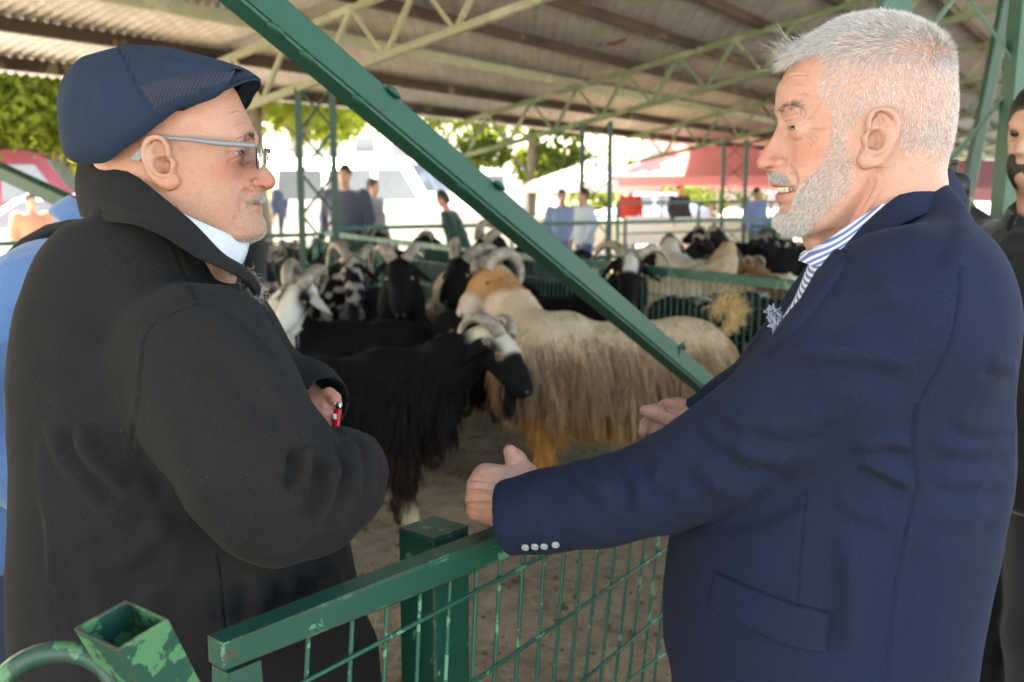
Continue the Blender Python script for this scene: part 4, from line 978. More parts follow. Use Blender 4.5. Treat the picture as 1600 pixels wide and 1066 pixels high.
def crumple(V, Fq, amp, sc, line, wpx):
    """soft random wrinkles gathered along a traced line (elbow, armpit)"""
    d, _, _ = seg_dist(proj(V), line); w = np.exp(-(d/wpx)**2)
    q = V*np.array([1, 1, 1.]); r1 = (1-np.abs(noise3(q, sc, 11)))**2.2; r2 = (1-np.abs(noise3(q, sc*2.1, 12)))**2.2
    return V+vnormals(V, Fq)*((r1-.4)+.45*(r2-.4))[:, None]*amp*w[:, None]
# ================= the jacketed man
manR = empty('person', (float(Q(1330, 700, 1.2)[0]), 1.2, 0), 0, 'white haired bearded man in a navy blazer leaning his hand on the gate', 'person')
RB = 1.20
tabR = [(286, 1408, 1482, .050), (300, 1385, 1497, .074), (320, 1362, 1512, .104), (345, 1335, 1527, .138), (375, 1308, 1548, .170), (402, 1288, 1563, .188), (454, 1262, 1583, .206), (512, 1222, 1589, .226), (586, 1166, 1591.5, .234), (638, 1130, 1594, .236), (706, 1098, 1586, .236), (764, 1076, 1576, .234), (830, 1056, 1563, .230), (887, 1044, 1548, .228), (951, 1036, 1538, .228), (1011, 1035, 1529, .230), (1066, 1046, 1523, .232), (1180, 1060, 1522, .235), (1330, 1075, 1525, .235)]
slR = [((1398, 490), 1.025, .084), ((1335, 560), 1.035, .078), ((1240, 640), 1.075, .0695), ((1140, 706), 1.125, .064), ((1040, 757), 1.175, .0575), ((930, 786), 1.215, .0530), ((852, 800), 1.238, .0500), ((800, 808), 1.250, .0485)]
f = SDF((-.12, .86, .62), (.72, 1.56, 1.72), .0055)
zs, cx, cyy, a, b = rows(tabR, RB); f.stack(zs, cx, cyy, a, b, 2.25, .0)
f.chain([P(*c, d) for c, d, r in slR], [r for c, d, r in slR], .010, k0=.08)
# hollow cuff
e = P(796, 809, 1.251); e0 = P(838, 802, 1.240); f.cone(e0, e+(e-e0)*1.6, .034, .0395, .004, 's')
e1 = P(800, 808, 1.250); cutd = (e1-P(852, 800, 1.238)); cutd /= np.linalg.norm(cutd); off = e1+cutd*.012
X, Y, Z = f.ax[0][:, None, None], f.ax[1][None, :, None], f.ax[2][None, None, :]
pl = ((X-off[0])*cutd[0]+(Y-off[1])*cutd[1]+(Z-off[2])*cutd[2]).astype(np.float32); nearcuff = ((X-e1[0])**2+(Y-e1[1])**2+(Z-e1[2])**2 < .12**2)
f.f = np.where(nearcuff, np.maximum(f.f, pl), f.f)
# far sleeve
fs = [P(1330, 470, 1.42), P(1245, 565, 1.46), P(1150, 644, 1.41), P(1098, 662, 1.38)]; f.chain(fs, [.08, .062, .048, .041], .03)
V, Fq = f.mesh(2); V, Fq = subdivide(V, Fq); V = lap(V, Fq)
foldsR = [([(1497, 418), (1497, 470), (1481, 544), (1439, 622)], 3.0, 0.0029, 's'), ([(1471, 554), (1376, 617), (1292, 670), (1145, 754), (1060, 812)], 2.6, 0.0014, 's'),
 ([(1431, 633), (1426, 712), (1434, 754), (1422, 800), (1408, 869), (1393, 958), (1386, 1060)], 2.6, 0.0029, 's'), ([(1258, 775), (1251, 851), (1244, 937)], 2.6, 0.0021, 's'),
 ([(1339, 716), (1381, 735), (1429, 760)], 12.4, 0.0084, 'f'), ([(1330, 705), (1385, 690), (1430, 700)], 12.4, 0.0053, 'f'), ([(1208, 556), (1292, 549), (1376, 559), (1439, 566)], 18.6, 0.0079, 'f'), ([(1262, 490), (1313, 468), (1376, 462), (1430, 470)], 21.7, 0.0047, 'f'),
 ([(1082, 650), (1119, 677), (1177, 706), (1250, 719)], 17.1, 0.0089, 'f'), ([(1105, 632), (1160, 655), (1230, 664), (1290, 655)], 18.6, 0.0063, 'f'), ([(896, 722), (915, 746), (955, 772)], 14.0, 0.0063, 'f'), ([(1020, 690), (1032, 727), (1016, 760)], 12.4, 0.0053, 'f'), ([(950, 715), (985, 735), (1000, 770), (985, 805)], 12.4, 0.0047, 'f'), ([(1080, 720), (1130, 760), (1190, 770)], 15.5, 0.0042, 'f'), ([(1150, 640), (1165, 690), (1150, 740)], 14.0, 0.0032, 'f'),
 ([(1540, 560), (1565, 572), (1590, 574)], 12.4, 0.0032, 'f'), ([(1480, 650), (1540, 668), (1592, 660)], 14.0, 0.0032, 'f'), ([(1445, 690), (1520, 700), (1585, 690)], 15.5, 0.0037, 'f'), ([(1450, 745), (1520, 752), (1575, 742)], 14.0, 0.0032, 'f'), ([(1440, 800), (1500, 812), (1555, 800)], 15.5, 0.0026, 'f'), ([(1320, 820), (1330, 920), (1322, 1040)], 21.7, 0.0074, 'f'), ([(1300, 760), (1340, 800), (1400, 810)], 15.5, 0.0037, 'f'),
 ([(1280, 790), (1200, 830), (1110, 846)], 14.0, 0.0032, 'f'), ([(1110, 860), (1090, 920), (1085, 1000)], 18.6, 0.0032, 'f'), ([(1520, 350), (1500, 380), (1480, 430)], 18.6, 0.0032, 'f'), ([(1400, 350), (1440, 372), (1495, 380)], 18.6, 0.0026, 'f'), ([(1345, 400), (1375, 420), (1390, 470)], 21.7, 0.0032, 'f')]
V = folds(V, Fq, foldsR); V = crumple(V, Fq, .0050, 13, [(900, 780), (1040, 755), (1140, 706), (1240, 640)], 95); V = crumple(V, Fq, .0040, 9, [(1330, 760), (1420, 800), (1540, 720)], 110); V = crumple(V, Fq, .003, 7, [(1300, 470), (1450, 480), (1540, 460)], 140); V += vnormals(V, Fq)*(.0011*noise3(V, 22, 2)+.0016*noise3(V, 9, 5))[:, None]
mesh_obj('blazer', V, Fq, M_blazer, manR, True); bvR = bvh_of(V, Fq)
strip('collar', [(1478, 266), (1436, 284), (1400, 307), (1368, 333), (1338, 360), (1313, 385)], [(1503, 308), (1462, 316), (1410, 339), (1372, 361), (1345, 382), (1325, 400)], bvR, 50, 9, .007, M_blazer, manR, .12) if False else None
ring_band('collar', [(1313, 386, .066), (1340, 362, .078), (1370, 333, .080), (1400, 308, .074), (1438, 284, .052), (1479, 264, 0)], [(1327, 406, .092), (1352, 388, .114), (1385, 363, .122), (1420, 345, .114), (1465, 326, .078), (1505, 316, 0)], RB, 7, .005, M_blazer, manR, 80, .004, -.25)
strip('lapel', [(1312, 386), (1287, 412), (1262, 454), (1243, 487), (1216, 522), (1192, 552)], [(1327, 401), (1316, 428), (1300, 452), (1270, 492), (1232, 530), (1196, 556)], bvR, 46, 9, .006, M_blazer, manR, .14)
strip('pocket_flap', [(1119, 890), (1183, 919), (1244, 940), (1304, 956)], [(1107, 947), (1172, 983), (1229, 1008), (1293, 1025)], bvR, 60, 22, .0075, M_blazer, manR, .06)
M_btn = plain('horn_button', (.34, .37, .36), .35, var=.6, scale=700)
for (bx, by) in ((821, 854), (836, 853), (850.5, 852.5), (868, 850)):
    h = hit(bvR, bx, by)
    if not h: continue
    p, n_ = Vector(h[0]), Vector(h[1]); 
    prof = [(.0, .0022), (.0020, .0021), (.0036, .0028), (.0045, .0025), (.0048, .0013), (.0045, -.0005)]; m = 18
    Vb = [(r*math.cos(2*math.pi*k/m), r*math.sin(2*math.pi*k/m), z) for r, z in prof for k in range(m)]
    o = mesh_obj('button', Vb, grid_faces(len(prof), m, wrap_n=True)[:, ::-1], M_btn, manR, True, world=False)
    o.matrix_parent_inverse = PW(manR).inverted(); o.location = p+n_*.0006; q = n_.to_track_quat('Z', 'Y'); o.rotation_euler = q.to_euler()
# shirt
f = SDF((.1, 1.0, 1.1), (.55, 1.4, 1.6), .006)
zs, cx, cyy, a, b = rows([(372, 1292, 1440, .066), (392, 1276, 1450, .085), (410, 1266, 1460, .10), (430, 1257, 1470, .115), (475, 1240, 1480, .13), (520, 1215, 1490, .14), (600, 1190, 1500, .15)], RB)
f.stack(zs, cx, cyy, a, b, 2.2, 0); Vs, Fs = f.mesh(2); mesh_obj('shirt', Vs, Fs, M_stripe, manR, True)
ring_band('shirt_collar', [(1268, 389, .012), (1288, 379, .046), (1318, 357, .066), (1350, 336, .072), (1388, 312, .068), (1430, 290, .050), (1474, 276, 0)], [(1250, 407, .030), (1281, 416, .062), (1316, 392, .082), (1352, 368, .088), (1395, 340, .084), (1440, 318, .062), (1482, 305, 0)], RB, 5, .0022, M_stripe, manR, 70, .003, -.3)
# pocket square, frayed
g = np.random.default_rng(5); mb = MB(); pc = Q(1213, 500, RB-.055)
for k in range(90):
    o_ = pc+np.array([g.uniform(-.004, .006), g.uniform(-.02, .02), g.uniform(-.016, .013)]); o_[0] += -.35*(o_[2]-pc[2])
    V_, F_ = tube_geo([o_, o_+np.array([g.uniform(-.006, .002), g.uniform(-.004, .004), g.uniform(-.002, .005)]), o_+np.array([g.uniform(-.007, .0), g.uniform(-.006, .002), g.uniform(.0, .008)])], [.0022, .0016, .0007], 5); mb.add(V_, [tuple(q) for q in F_])
mb.build('pocket_square', plain('grey_blue_silk', (.34, .40, .50), .6, var=.45, scale=300), manR, True)
# hands
def handR(f):
    d0 = 1.285
    M = dict(i=P(757, 743, d0+.008), m=P(748, 758, d0+.0), r=P(744, 778, d0+.002), p=P(745, 798, d0+.010)); wr = [P(840, 778, d0-.02), P(836, 797, d0-.022), P(834, 815, d0-.016)]
    rad = dict(i=.0112, m=.0122, r=.0116, p=.0108)
    for k, w in zip('imrp', (wr[0], wr[0]*.5+wr[1]*.5, wr[1], wr[2])): f.cone(w, M[k], .0175, rad[k], .020)
    f.ell(P(793, 772, d0+.004), (.030, .014, .030), .016); f.cone(P(764, 742, d0+.008), P(818, 752, d0+.0), .0112, .0135, .016)
    f.cone(P(836, 812, d0), P(765, 806, d0+.012), .015, .0105, .012)          # edge of the palm
    drop = {'i': (-.004, .033, -.013), 'm': (-.006, .034, -.014), 'r': (-.006, .033, -.015), 'p': (-.004, .030, -.014)}
    for k in 'imrp':
        a = M[k]; v = np.array(drop[k]); b = a+v; c = b+np.array([.012, .017, -.014]); e = c+np.array([.017, .000, -.010])
        r = rad[k]; f.chain([a, b, c, e], [r, r*.90, r*.80, r*.70], .0022, k0=.005)
        f.ell(a+np.array([-.001, -.004, .0]), (r*.95, r*.8, r*.85), .006)
    th = [P(838, 772, d0-.006), P(822, 744, d0+.004), P(806, 719, d0+.014), P(797, 706, d0+.018)]
    f.chain(th, [.0175, .0135, .0118, .0092], .008, k0=.018); f.cone(P(812, 752, d0+.01), th[1], .013, .012, .012)
V, Fq = hand_mesh(handR, P(700, 740, 1.2)*[1, 0, 0]+[0, 1.17, 1.02], P(850, 690, 1.3)*[1, 0, 0]+[.02, 1.42, 1.42], .0014)
hs = [([(770, 745), (795, 760), (830, 780)], 3.5, .0020, 'r'), ([(765, 762), (795, 776), (825, 790)], 3, .0018, 'r'), ([(762, 782), (795, 790), (825, 800)], 3, .0016, 'r'), ([(775, 752), (790, 766), (800, 785)], 2.2, .0012, 'r'), ([(800, 745), (806, 760), (820, 772)], 2, .0005, 'r'), ([(801, 722), (806, 719), (811, 716)], 1.2, .0006, 'v'), ([(799, 727), (806, 724), (813, 719)], 1.2, .0006, 'v'), ([(820, 735), (815, 748), (800, 755)], 2.0, .001, 'v'), ([(730, 749), (752, 750), (785, 755)], 2.6, .0036, 'v'), ([(724, 768), (746, 768), (782, 770)], 2.6, .0038, 'v'), ([(724, 788), (746, 788), (782, 787)], 2.6, .0036, 'v'), ([(752, 738), (757, 744), (760, 752)], 1.6, .0008, 'v'), ([(744, 756), (748, 763), (749, 770)], 1.6, .0008, 'v')]
V = folds(V, Fq, hs); V += vnormals(V, Fq)*(.0004*noise3(V, 160, 3)+.0005*noise3(V, 70, 6))[:, None]
hpx = proj(V); tin = np.ones((len(V), 3))
g = np.random.default_rng(8)
for _ in range(46):
    c = g.uniform((735, 725), (835, 830)); q = np.exp(-((hpx-c)**2).sum(1)/g.uniform(2, 6)**2)[:, None]*g.uniform(.15, .4); tin = tin*(1-q)+tin*q*np.array([.85, .60, .55])
for c in ((750, 740), (741, 760), (738, 780), (738, 800)): q = np.exp(-((hpx-c)**2).sum(1)/9**2)[:, None]*.6; tin = tin*(1-q)+tin*q*np.array([1.04, .82, .78])
q = np.exp(-((hpx-[797, 702])**2).sum(1)/8**2)[:, None]*.6; tin = tin*(1-q)+tin*q*np.array([1.08, .95, .92])
handRn = (V, Fq, tin*.98)
def handF(f):
    d = 1.375
    f.cone(P(1092, 655, d), P(1046, 640, d+.01), .020, .013, .012); f.cone(P(1092, 662, d), P(1054, 656, d+.006), .019, .014, .012); f.cone(P(1092, 658, d), P(1062, 640, d+.012), .02, .016, .012)
    f.chain([P(1040, 637, d+.012), P(1020, 650, d+.016), P(1009, 664, d+.012), P(1005, 676, d+.006)], [.0105, .0092, .0085, .0068], .002, k0=.008)
    f.chain([P(1048, 645, d+.008), P(1032, 662, d+.010), P(1024, 678, d+.004), P(1022, 692, d)], [.0105, .0092, .0085, .007], .002, k0=.008)
    f.chain([P(1056, 652, d+.004), P(1044, 670, d+.006), P(1038, 684, d+.002), P(1037, 696, d)], [.0105, .0090, .0082, .007], .002, k0=.008)
    f.chain([P(1064, 658, d+.0), P(1055, 674, d+.002), P(1050, 688, d)], [.0098, .008, .0068], .002, k0=.008)
    f.chain([P(1080, 656, d-.012), P(1050, 655, d-.016), P(1024, 645, d-.014), P(1009, 642, d-.012)], [.0145, .0130, .0108, .0082], .006, k0=.014)
V, Fq = hand_mesh(handF, P(985, 600, 1.36)*[1, 0, 0]+[0, 1.30, 1.10], P(1110, 600, 1.38)*[1, 0, 0]+[0, 1.46, 1.36], .0015)
V = folds(V, Fq, [([(1022, 638), (1026, 645), (1024, 652)], 1.3, .0006, 'v'), ([(1028, 640), (1031, 647), (1030, 654)], 1.3, .0006, 'v'), ([(1036, 634), (1050, 643), (1068, 648)], 2.4, .0014, 'v')])
V += vnormals(V, Fq)*(.0004*noise3(V, 120, 3))[:, None]; hpx = proj(V); tin = np.ones((len(V), 3))
q = np.exp(-((hpx-[1006, 641])**2).sum(1)/9**2)[:, None]*.6; tin = tin*(1-q)+tin*q*np.array([1.08, .9, .88]); tin *= np.array([.94, .86, .86])
handFn = (V, Fq, tin)
def trunk(hipx, hipy, neck, sh_n, el_n, wr_n, sh_f, el_f, wr_f, yaw, hip=.80):
    lo = np.min([neck, sh_n, sh_f, wr_n, wr_f], 0)-.35; hi = np.max([neck, sh_n, sh_f, wr_n, wr_f], 0)+.2; lo[2] = 0
    lo = np.minimum(lo, [hipx-.3, hipy-.3, 0]); hi = np.maximum(hi, [hipx+.3, hipy+.3, 0])
    f = SDF(lo, hi, .014); h = np.array([hipx, hipy, hip])
    f.cone(h+[0, 0, .05], neck-[0, 0, .26], .12, .09, .03); f.cone(neck-[0, 0, .26], neck-[0, 0, .02], .055, .048, .03)
    for s_, e_, w_ in ((sh_n, el_n, wr_n), (sh_f, el_f, wr_f)): s2 = np.array([s_[0], neck[1]+(s_[1]-neck[1])*.72, s_[2]-.03]); f.cone(neck-[0, 0, .22], s2, .05, .035, .03); f.chain([s2, e_, w_], [.035, .030, .024], .02)
    legs_sdf(f, hipx, hipy, yaw, hip, .10, .085, .045); return f.mesh(1)
tr = trunk(manR.location.x, 1.2, Q(1400, 330, RB), P(1402, 450, 1.06), P(1190, 680, 1.09), P(845, 798, 1.262), P(1340, 480, 1.40), P(1200, 590, 1.45), P(1085, 658, 1.378), math.pi)
V, Fq, T = join_mesh([(H.V, H.F, H.tint)]+[(a_, b_) for a_, b_ in earR]+[tr, handRn, handFn]); o = mesh_obj('body', V, Fq, M_skinR, manR, True); add_color(o, 'tint', T)
for c in eyesR: eyeball(c, -1, manR, (.30, 0))
f = SDF((manR.location.x-.35, .85, .05), (manR.location.x+.35, 1.55, .95), .010); legs_sdf(f, manR.location.x, 1.2, math.pi, .82, .11, .125, .075); f.ell((manR.location.x, 1.2, .82), (.16, .19, .12), .03); V, Fq = f.mesh(1); mesh_obj('trousers', V, Fq, M_trous, manR, True)
shoes(manR, manR.location.x, 1.2, math.pi, .11, M_shoe)
# nails on the visible thumbs
def nail(c, n_, l_, w, ln, parent, mat):
    n_ = Vector(n_).normalized(); l_ = Vector(l_); l_ = (l_-n_*l_.dot(n_)).normalized(); s_ = n_.cross(l_); V_ = []
    for i in range(7):
        for j in range(7):
            u, v = (i/6-.5), (j/6-.5); k = 1-max(0, abs(v)-.25)**2*2.2; V_.append(tuple(Vector(c)+s_*u*w*k+l_*v*ln+n_*(-.9*w*u*u*1.2-.0002)))
    return mesh_obj('nail', V_, grid_faces(7, 7), mat, parent, True)
M_nail = plain('fingernail', (.62, .38, .32), .3, var=.08)
# teeth behind the parted lips
mb = MB(); tz = Q(1222, 296, RY)[2]
for k in range(-5, 6):
    a_ = k*.0072; x_ = float(Q(1213, 295, RY)[0])+.006+.55*(abs(a_)/.03)**2*.03
    V_, F_ = tube_geo([(x_, RY+a_, tz+.006), (x_-.0006, RY+a_, tz+.002), (x_, RY+a_, tz-.0035)], [.003, .0035, .0030], 8); mb.add(V_, [tuple(q) for q in F_])
mb.build('teeth', plain('tooth', (.72, .66, .55), .25, var=.05), manR, True)

# ================= the capped man
LB = 1.26
manL = empty('person', (float(Q(290, 900, LB)[0]), LB, 0), 0, 'older man in a navy flat cap, glasses and black wool coat holding a red lighter', 'person')
tabL = [(306, 143, 285, .078), (320, 140, 300, .088), (335, 139, 322, .100), (348, 100, 338, .116), (370, 74, 352, .136), (399, 52, 368, .160), (456, 28, 400, .188), (512, 14, 434, .208), (581, 9, 466, .224), (657, 8, 494, .228), (720, 10, 508, .230), (820, 8, 536, .232), (920, 6, 553, .236), (1000, 9, 572, .240), (1045, 12, 590, .242), (1110, 14, 596, .243), (1300, 16, 604, .25), (1480, 10, 606, .255)]
tabL = [(*r_, LY+(LB-LY)*float(sstep(335, 500, r_[0]))) for r_ in tabL]
slL = [((316, 560), 1.075, .082), ((350, 638), 1.05, .0850), ((398, 722), 1.035, .0800), ((436, 768), 1.035, .0735), ((476, 772), 1.065, .0660), ((515, 754), 1.120, .0600), ((534, 738), 1.165, .0540)]
f = SDF((-.84, .84, .42), (-.02, 1.62, 1.62), .0060)
zs, cx, cyy, a, b = rows(tabL, LB); f.stack(zs, cx, cyy, a, b, 2.3, 0)
f.chain([P(*c, d) for c, d, r in slL], [r for c, d, r in slL], .010, k0=.05)
e = P(534, 738, 1.165); e0 = P(515, 754, 1.120); f.cone(e0+(e-e0)*.4, e+(e-e0)*3, .040, .050, .006, 's')
f.chain([P(372, 560, 1.46), P(425, 604, 1.44), P(480, 617, 1.36), P(503, 625, 1.325)], [.060, .052, .044, .038], .02)
e = P(503, 625, 1.325); e0 = P(486, 614, 1.36); f.cone(e0+(e-e0)*.2, e+(e-e0)*1.5, .028, .033, .004, 's')
V, Fq = f.mesh(2); V, Fq = subdivide(V, Fq); V = lap(V, Fq)
foldsL = [([(310, 476), (258, 496), (230, 528), (218, 593), (210, 657), (204, 705)], 2.7, 0.0031, 's'), ([(310, 476), (351, 484), (403, 532), (440, 590)], 2.7, 0.0021, 's'), ([(232, 352), (270, 380), (290, 430), (308, 474)], 3.0, 0.0023, 's'),
 ([(60, 650), (62, 760), (75, 840), (85, 1000)], 12.4, 0.0063, 'r'), ([(42, 650), (58, 740), (72, 880), (100, 1010)], 10.8, 0.0053, 'v'), ([(130, 655), (140, 700), (168, 735), (206, 760)], 17.1, 0.0126, 'f'), ([(75, 640), (98, 710), (150, 775), (190, 790)], 15.5, 0.0063, 'f'), ([(205, 700), (235, 745), (260, 780)], 14.0, 0.0063, 'v'), ([(270, 800), (235, 850), (170, 880), (120, 880)], 21.7, 0.0074, 'f'), ([(290, 830), (265, 900), (200, 950)], 21.7, 0.0053, 'f'),
 ([(340, 866), (350, 950), (352, 1020)], 2.6, 0.0029, 's'), ([(400, 890), (405, 950), (402, 1040)], 15.5, 0.0063, 'f'), ([(448, 888), (450, 930), (448, 1000)], 10.8, 0.0084, 'f'), ([(482, 884), (486, 940), (490, 1020)], 12.4, 0.0084, 'f'), ([(515, 870), (522, 930), (530, 1000)], 12.4, 0.0063, 'f'), ([(140, 880), (160, 960), (165, 1060)], 21.7, 0.0042, 'f'), ([(230, 900), (240, 980), (236, 1060)], 24.8, 0.0042, 'f'),
 ([(496, 690), (516, 730), (512, 790), (480, 840)], 11.0, 0.0150, 'f'), ([(530, 676), (548, 730), (536, 790), (505, 840)], 10, 0.0130, 'f'), ([(560, 672), (578, 730), (566, 790), (540, 830)], 10.8, 0.0063, 'f'), ([(470, 688), (480, 725), (462, 775)], 11, 0.0120, 'f'), ([(350, 520), (410, 590), (470, 660)], 21.7, 0.0053, 'f'), ([(300, 560), (330, 660), (400, 740)], 34.1, 0.0042, 'f'), ([(260, 620), (280, 720), (330, 800)], 27.9, 0.0042, 'f'), ([(500, 694), (470, 700), (450, 730)], 5, .005, 'v'),
 ([(150, 400), (190, 450), (210, 540)], 34.1, 0.0042, 'f'), ([(60, 480), (100, 520), (160, 540)], 31.0, 0.0032, 'f'), ([(30, 560), (90, 600), (180, 620)], 27.9, 0.0032, 'f'), ([(330, 430), (370, 470), (420, 530)], 15.5, 0.0042, 'f'), ([(372, 420), (402, 470), (440, 522), (474, 595), (486, 640)], 3, .003, 'v')]
V = folds(V, Fq, foldsL); V = crumple(V, Fq, .0070, 12, [(470, 760), (520, 740), (550, 735)], 90); V = crumple(V, Fq, .0050, 8, [(310, 560), (370, 680), (430, 780)], 130); V = crumple(V, Fq, .0060, 7, [(120, 640), (200, 800), (260, 900), (450, 950)], 130); V = crumple(V, Fq, .004, 6, [(100, 420), (180, 480), (120, 560)], 120); V += vnormals(V, Fq)*(.0013*noise3(V, 20, 2)+.0022*noise3(V, 8, 5))[:, None]
mesh_obj('coat', V, Fq, M_coat, manL, True); bvL = bvh_of(V, Fq)
co = ring_band('coat_collar', [(388, 432, .030), (373, 414, .058), (343, 394, .086), (298, 346, .094), (246, 301, .088), (210, 273, .074), (173, 252, .052), (131, 246, 0)], [(398, 462, .040), (378, 438, .085), (345, 420, .118), (305, 402, .140), (262, 374, .150), (215, 352, .140), (170, 346, .100), (134, 338, 0)], LY, 12, .0065, M_coat, manL, 110, .006, .45)
# collar's rolled creases
V = np.array([v.co[:] for v in co.data.vertices]); Fq = np.array([p.vertices[:] for p in co.data.polygons])
V = folds(V, Fq, [([(128, 306), (160, 318), (215, 330), (262, 344)], 6, .0035, 'f'), ([(132, 318), (170, 328), (225, 338)], 5, .002, 'v'), ([(140, 258), (180, 264), (212, 281), (247, 309), (298, 355), (342, 404)], 1.5, .0012, 's')])
co.data.vertices.foreach_set('co', V.astype(np.float32).ravel())
ring_band('shirt_collar', [(387, 381, .016), (345, 361, .062), (298, 340, .082), (245, 312, .080), (190, 290, .060), (150, 285, 0)], [(362, 432, .030), (338, 416, .070), (288, 385, .092), (240, 350, .092), (190, 325, .070), (146, 318, 0)], LY, 5, .0025, M_white, manL, 60, .004, .45)
f = SDF((-.5, 1.1, 1.1), (-.2, 1.45, 1.5), .007); zs, cx, cyy, a, b = rows([(405, 250, 366, .07), (430, 220, 364, .09), (480, 200, 380, .11), (540, 190, 400, .12)], LB-.02); f.stack(zs, cx, cyy, a, b, 2.2, 0); Vs, Fs = f.mesh(1); mesh_obj('shirt', Vs, Fs, M_white, manL, True)
def handL(f):
    d = 1.315
    f.cone(P(482, 625, d+.02), P(503, 640, d), .022, .018, .012)
    f.chain([P(498, 626, d), P(514, 617, d-.008), P(522, 622, d-.012), P(526, 632, d-.012)], [.0115, .0098, .0090, .0078], .002, k0=.008)
    f.chain([P(492, 640, d-.006), P(506, 646, d-.014), P(518, 648, d-.014)], [.0115, .0105, .0082], .002, k0=.008)
    f.chain([P(494, 655, d-.002), P(508, 664, d-.010), P(520, 664, d-.012)], [.0105, .0095, .008], .002, k0=.008)
    f.chain([P(496, 668, d), P(508, 678, d-.006), P(518, 676, d-.008)], [.0095, .0088, .0075], .002, k0=.008)
V, Fq = hand_mesh(handL, P(470, 600, d:=1.33)*[1, 0, 0]+[0, 1.25, 1.08], P(540, 600, 1.33)*[1, 0, 0]+[0, 1.40, 1.34], .0016)
V += vnormals(V, Fq)*(.0004*noise3(V, 120, 3))[:, None]; handLn = (V, Fq, np.ones((len(V), 3))*np.array([1.05, .95, .95]))
tr = trunk(manL.location.x, LB, Q(250, 350, LB), P(310, 550, 1.12), P(430, 795, 1.06), P(526, 744, 1.17), P(400, 560, 1.45), P(440, 590, 1.45), P(490, 632, 1.335), 0.)
def handL2(f):                                                 # the near hand, drawn back in its sleeve
    a_ = P(532, 741, 1.16); f.cone(P(518, 752, 1.13), a_, .024, .026, .01)
    for k in range(4): q = a_+np.array([.010+.004*k, .02, .022-.014*k]); f.chain([a_+np.array([0, .004, .018-.012*k]), q, q+np.array([-.006, .022, -.006])], [.011, .009, .0075], .002)
V, Fq = hand_mesh(handL2, P(520, 780, 1.1)*[1, 0, 0]+[-.01, 1.06, 1.0], P(570, 700, 1.2)*[1, 0, 0]+[.06, 1.26, 1.3], .0025)
Vb, Fb, T = join_mesh([(HL.V, HL.F, HL.tint)]+[(a_, b_) for a_, b_ in earL]+[tr, handLn, (V, Fq)]); o = mesh_obj('body', Vb, Fb, M_skinL, manL, True); add_color(o, 'tint', T)
for c in eyesL: eyeball(c, 1, manL, (-.25, 0))
f = SDF((manL.location.x-.35, .95, .05), (manL.location.x+.35, 1.65, .9), .010); legs_sdf(f, manL.location.x, LB, 0, .8, .11, .125, .075); V, Fq = f.mesh(1); mesh_obj('trousers', V, Fq, M_trous, manL, True)
shoes(manL, manL.location.x, LB, 0, .11, M_shoe)
# coat button by the sleeve
q = Vector(Q(493, 676, LB-.17)); 
# lighter
a_, b_ = Vector(P(529, 629, 1.297)), Vector(P(524.5, 668, 1.293)); ld = (b_-a_).normalized()
lt_ = empty('cigarette_lighter', b_, 0, 'red cigarette lighter held upright in the capped man\'s fingers', 'lighter')
def cylp(name, p, q, r0, r1, mat, n=16, ell=.6):
    V_, F_ = tube_geo([p, p+(q-p)*.02, p+(q-p)*.98, q], [r0*.9, r0, r1, r1*.9], n, True, ell); return mesh_obj(name, [tuple(v) for v in V_], F_, mat, lt_, True)
cylp('body', a_+ld*.009, b_+ld*.022, .0058, .0058, plain('red_plastic', (.55, .008, .012), .25, var=.1)); M_met = plain('lighter_metal', (.5, .5, .5), .25, 1., .1)
cylp('hood', a_, a_+ld*.0088, .0052, .0054, M_met); cylp('wheel', a_+Vector((-.006, -.002, .001)), a_+Vector((-.006, .004, -.006)), .0028, .0028, M_met, 10, 1)
rounded_box('warning_label', (.0042, .0006, .007), plain('label_white', (.75, .75, .72), .5), .0002, lt_).location = (Vector(P(523.5, 651, 1.287))-lt_.location)
# flat cap
top = [(96, 153.8), (99.5, 137), (111, 120), (127, 103), (146, 89.3), (161, 85), (185, 79.2), (211, 75.2), (223, 73.4), (249, 75.2), (279, 78.8), (304, 86), (334, 93), (368, 103), (382, 108.5), (386, 113)]
bot = [(96, 153.8, 0), (98.5, 172, 0), (104, 192, 0), (111, 210, 0), (119, 228, 0), (133, 250, .02), (150, 258, .05), (171, 256, .072), (202, 231, .088), (234, 206.5, .094), (260, 184, .095), (283, 168, .094), (309, 160, .090), (334, 149, .080), (360, 131, .05), (380, 118, .02), (386, 113, 0)]
nx_, nt_ = 150, 46; CY = LY; un = .5-.5*np.cos(np.linspace(0, math.pi, nx_)); X0, X1 = Q(99, 153, CY)[0], Q(386, 113, CY)[0]; xs = X0+(X1-X0)*un
topw = [tuple(Q(a_, b_, CY)[[0, 2]]) for a_, b_ in top]; botw = [tuple(Q(a_, b_, CY-l_)[[0, 2]]) for a_, b_, l_ in bot]
zt = pchip(xs, topw); zb = np.minimum(pchip(xs, botw), zt); cu_ = (xs-(X0+X1)/2-.004)/((X1-X0)/2+.004)
wd = .096*np.clip(1-np.abs(cu_)**np.where(cu_ < 0, 2.1, 2.6), 0, 1)**.5; wd = np.maximum(wd, .001)
Vc = np.zeros((nx_, nt_, 3)); 
for i, x in enumerate(xs):
    pt, pb = np.array([x, CY, zt[i]]), np.array([x, CY, zb[i]])
    for j, t_ in enumerate(np.linspace(0, 1, nt_)):
        an = math.pi*t_; yy = -math.cos(an); s_ = math.sin(an)**.62 if .0 < t_ < 1 else 0
        yl = np.sign(yy)*abs(yy)**.72*wd[i]*(1+.045*math.sin(an)*0); hgt = s_
        q = pb*(1-hgt)+pt*hgt; Vc[i, j] = (q[0], CY+yl*(1+.06*math.sin(math.pi*min(1, hgt*1.3))), q[2])
Fc = grid_faces(nx_, nt_); Vf = Vc.reshape(-1, 3)
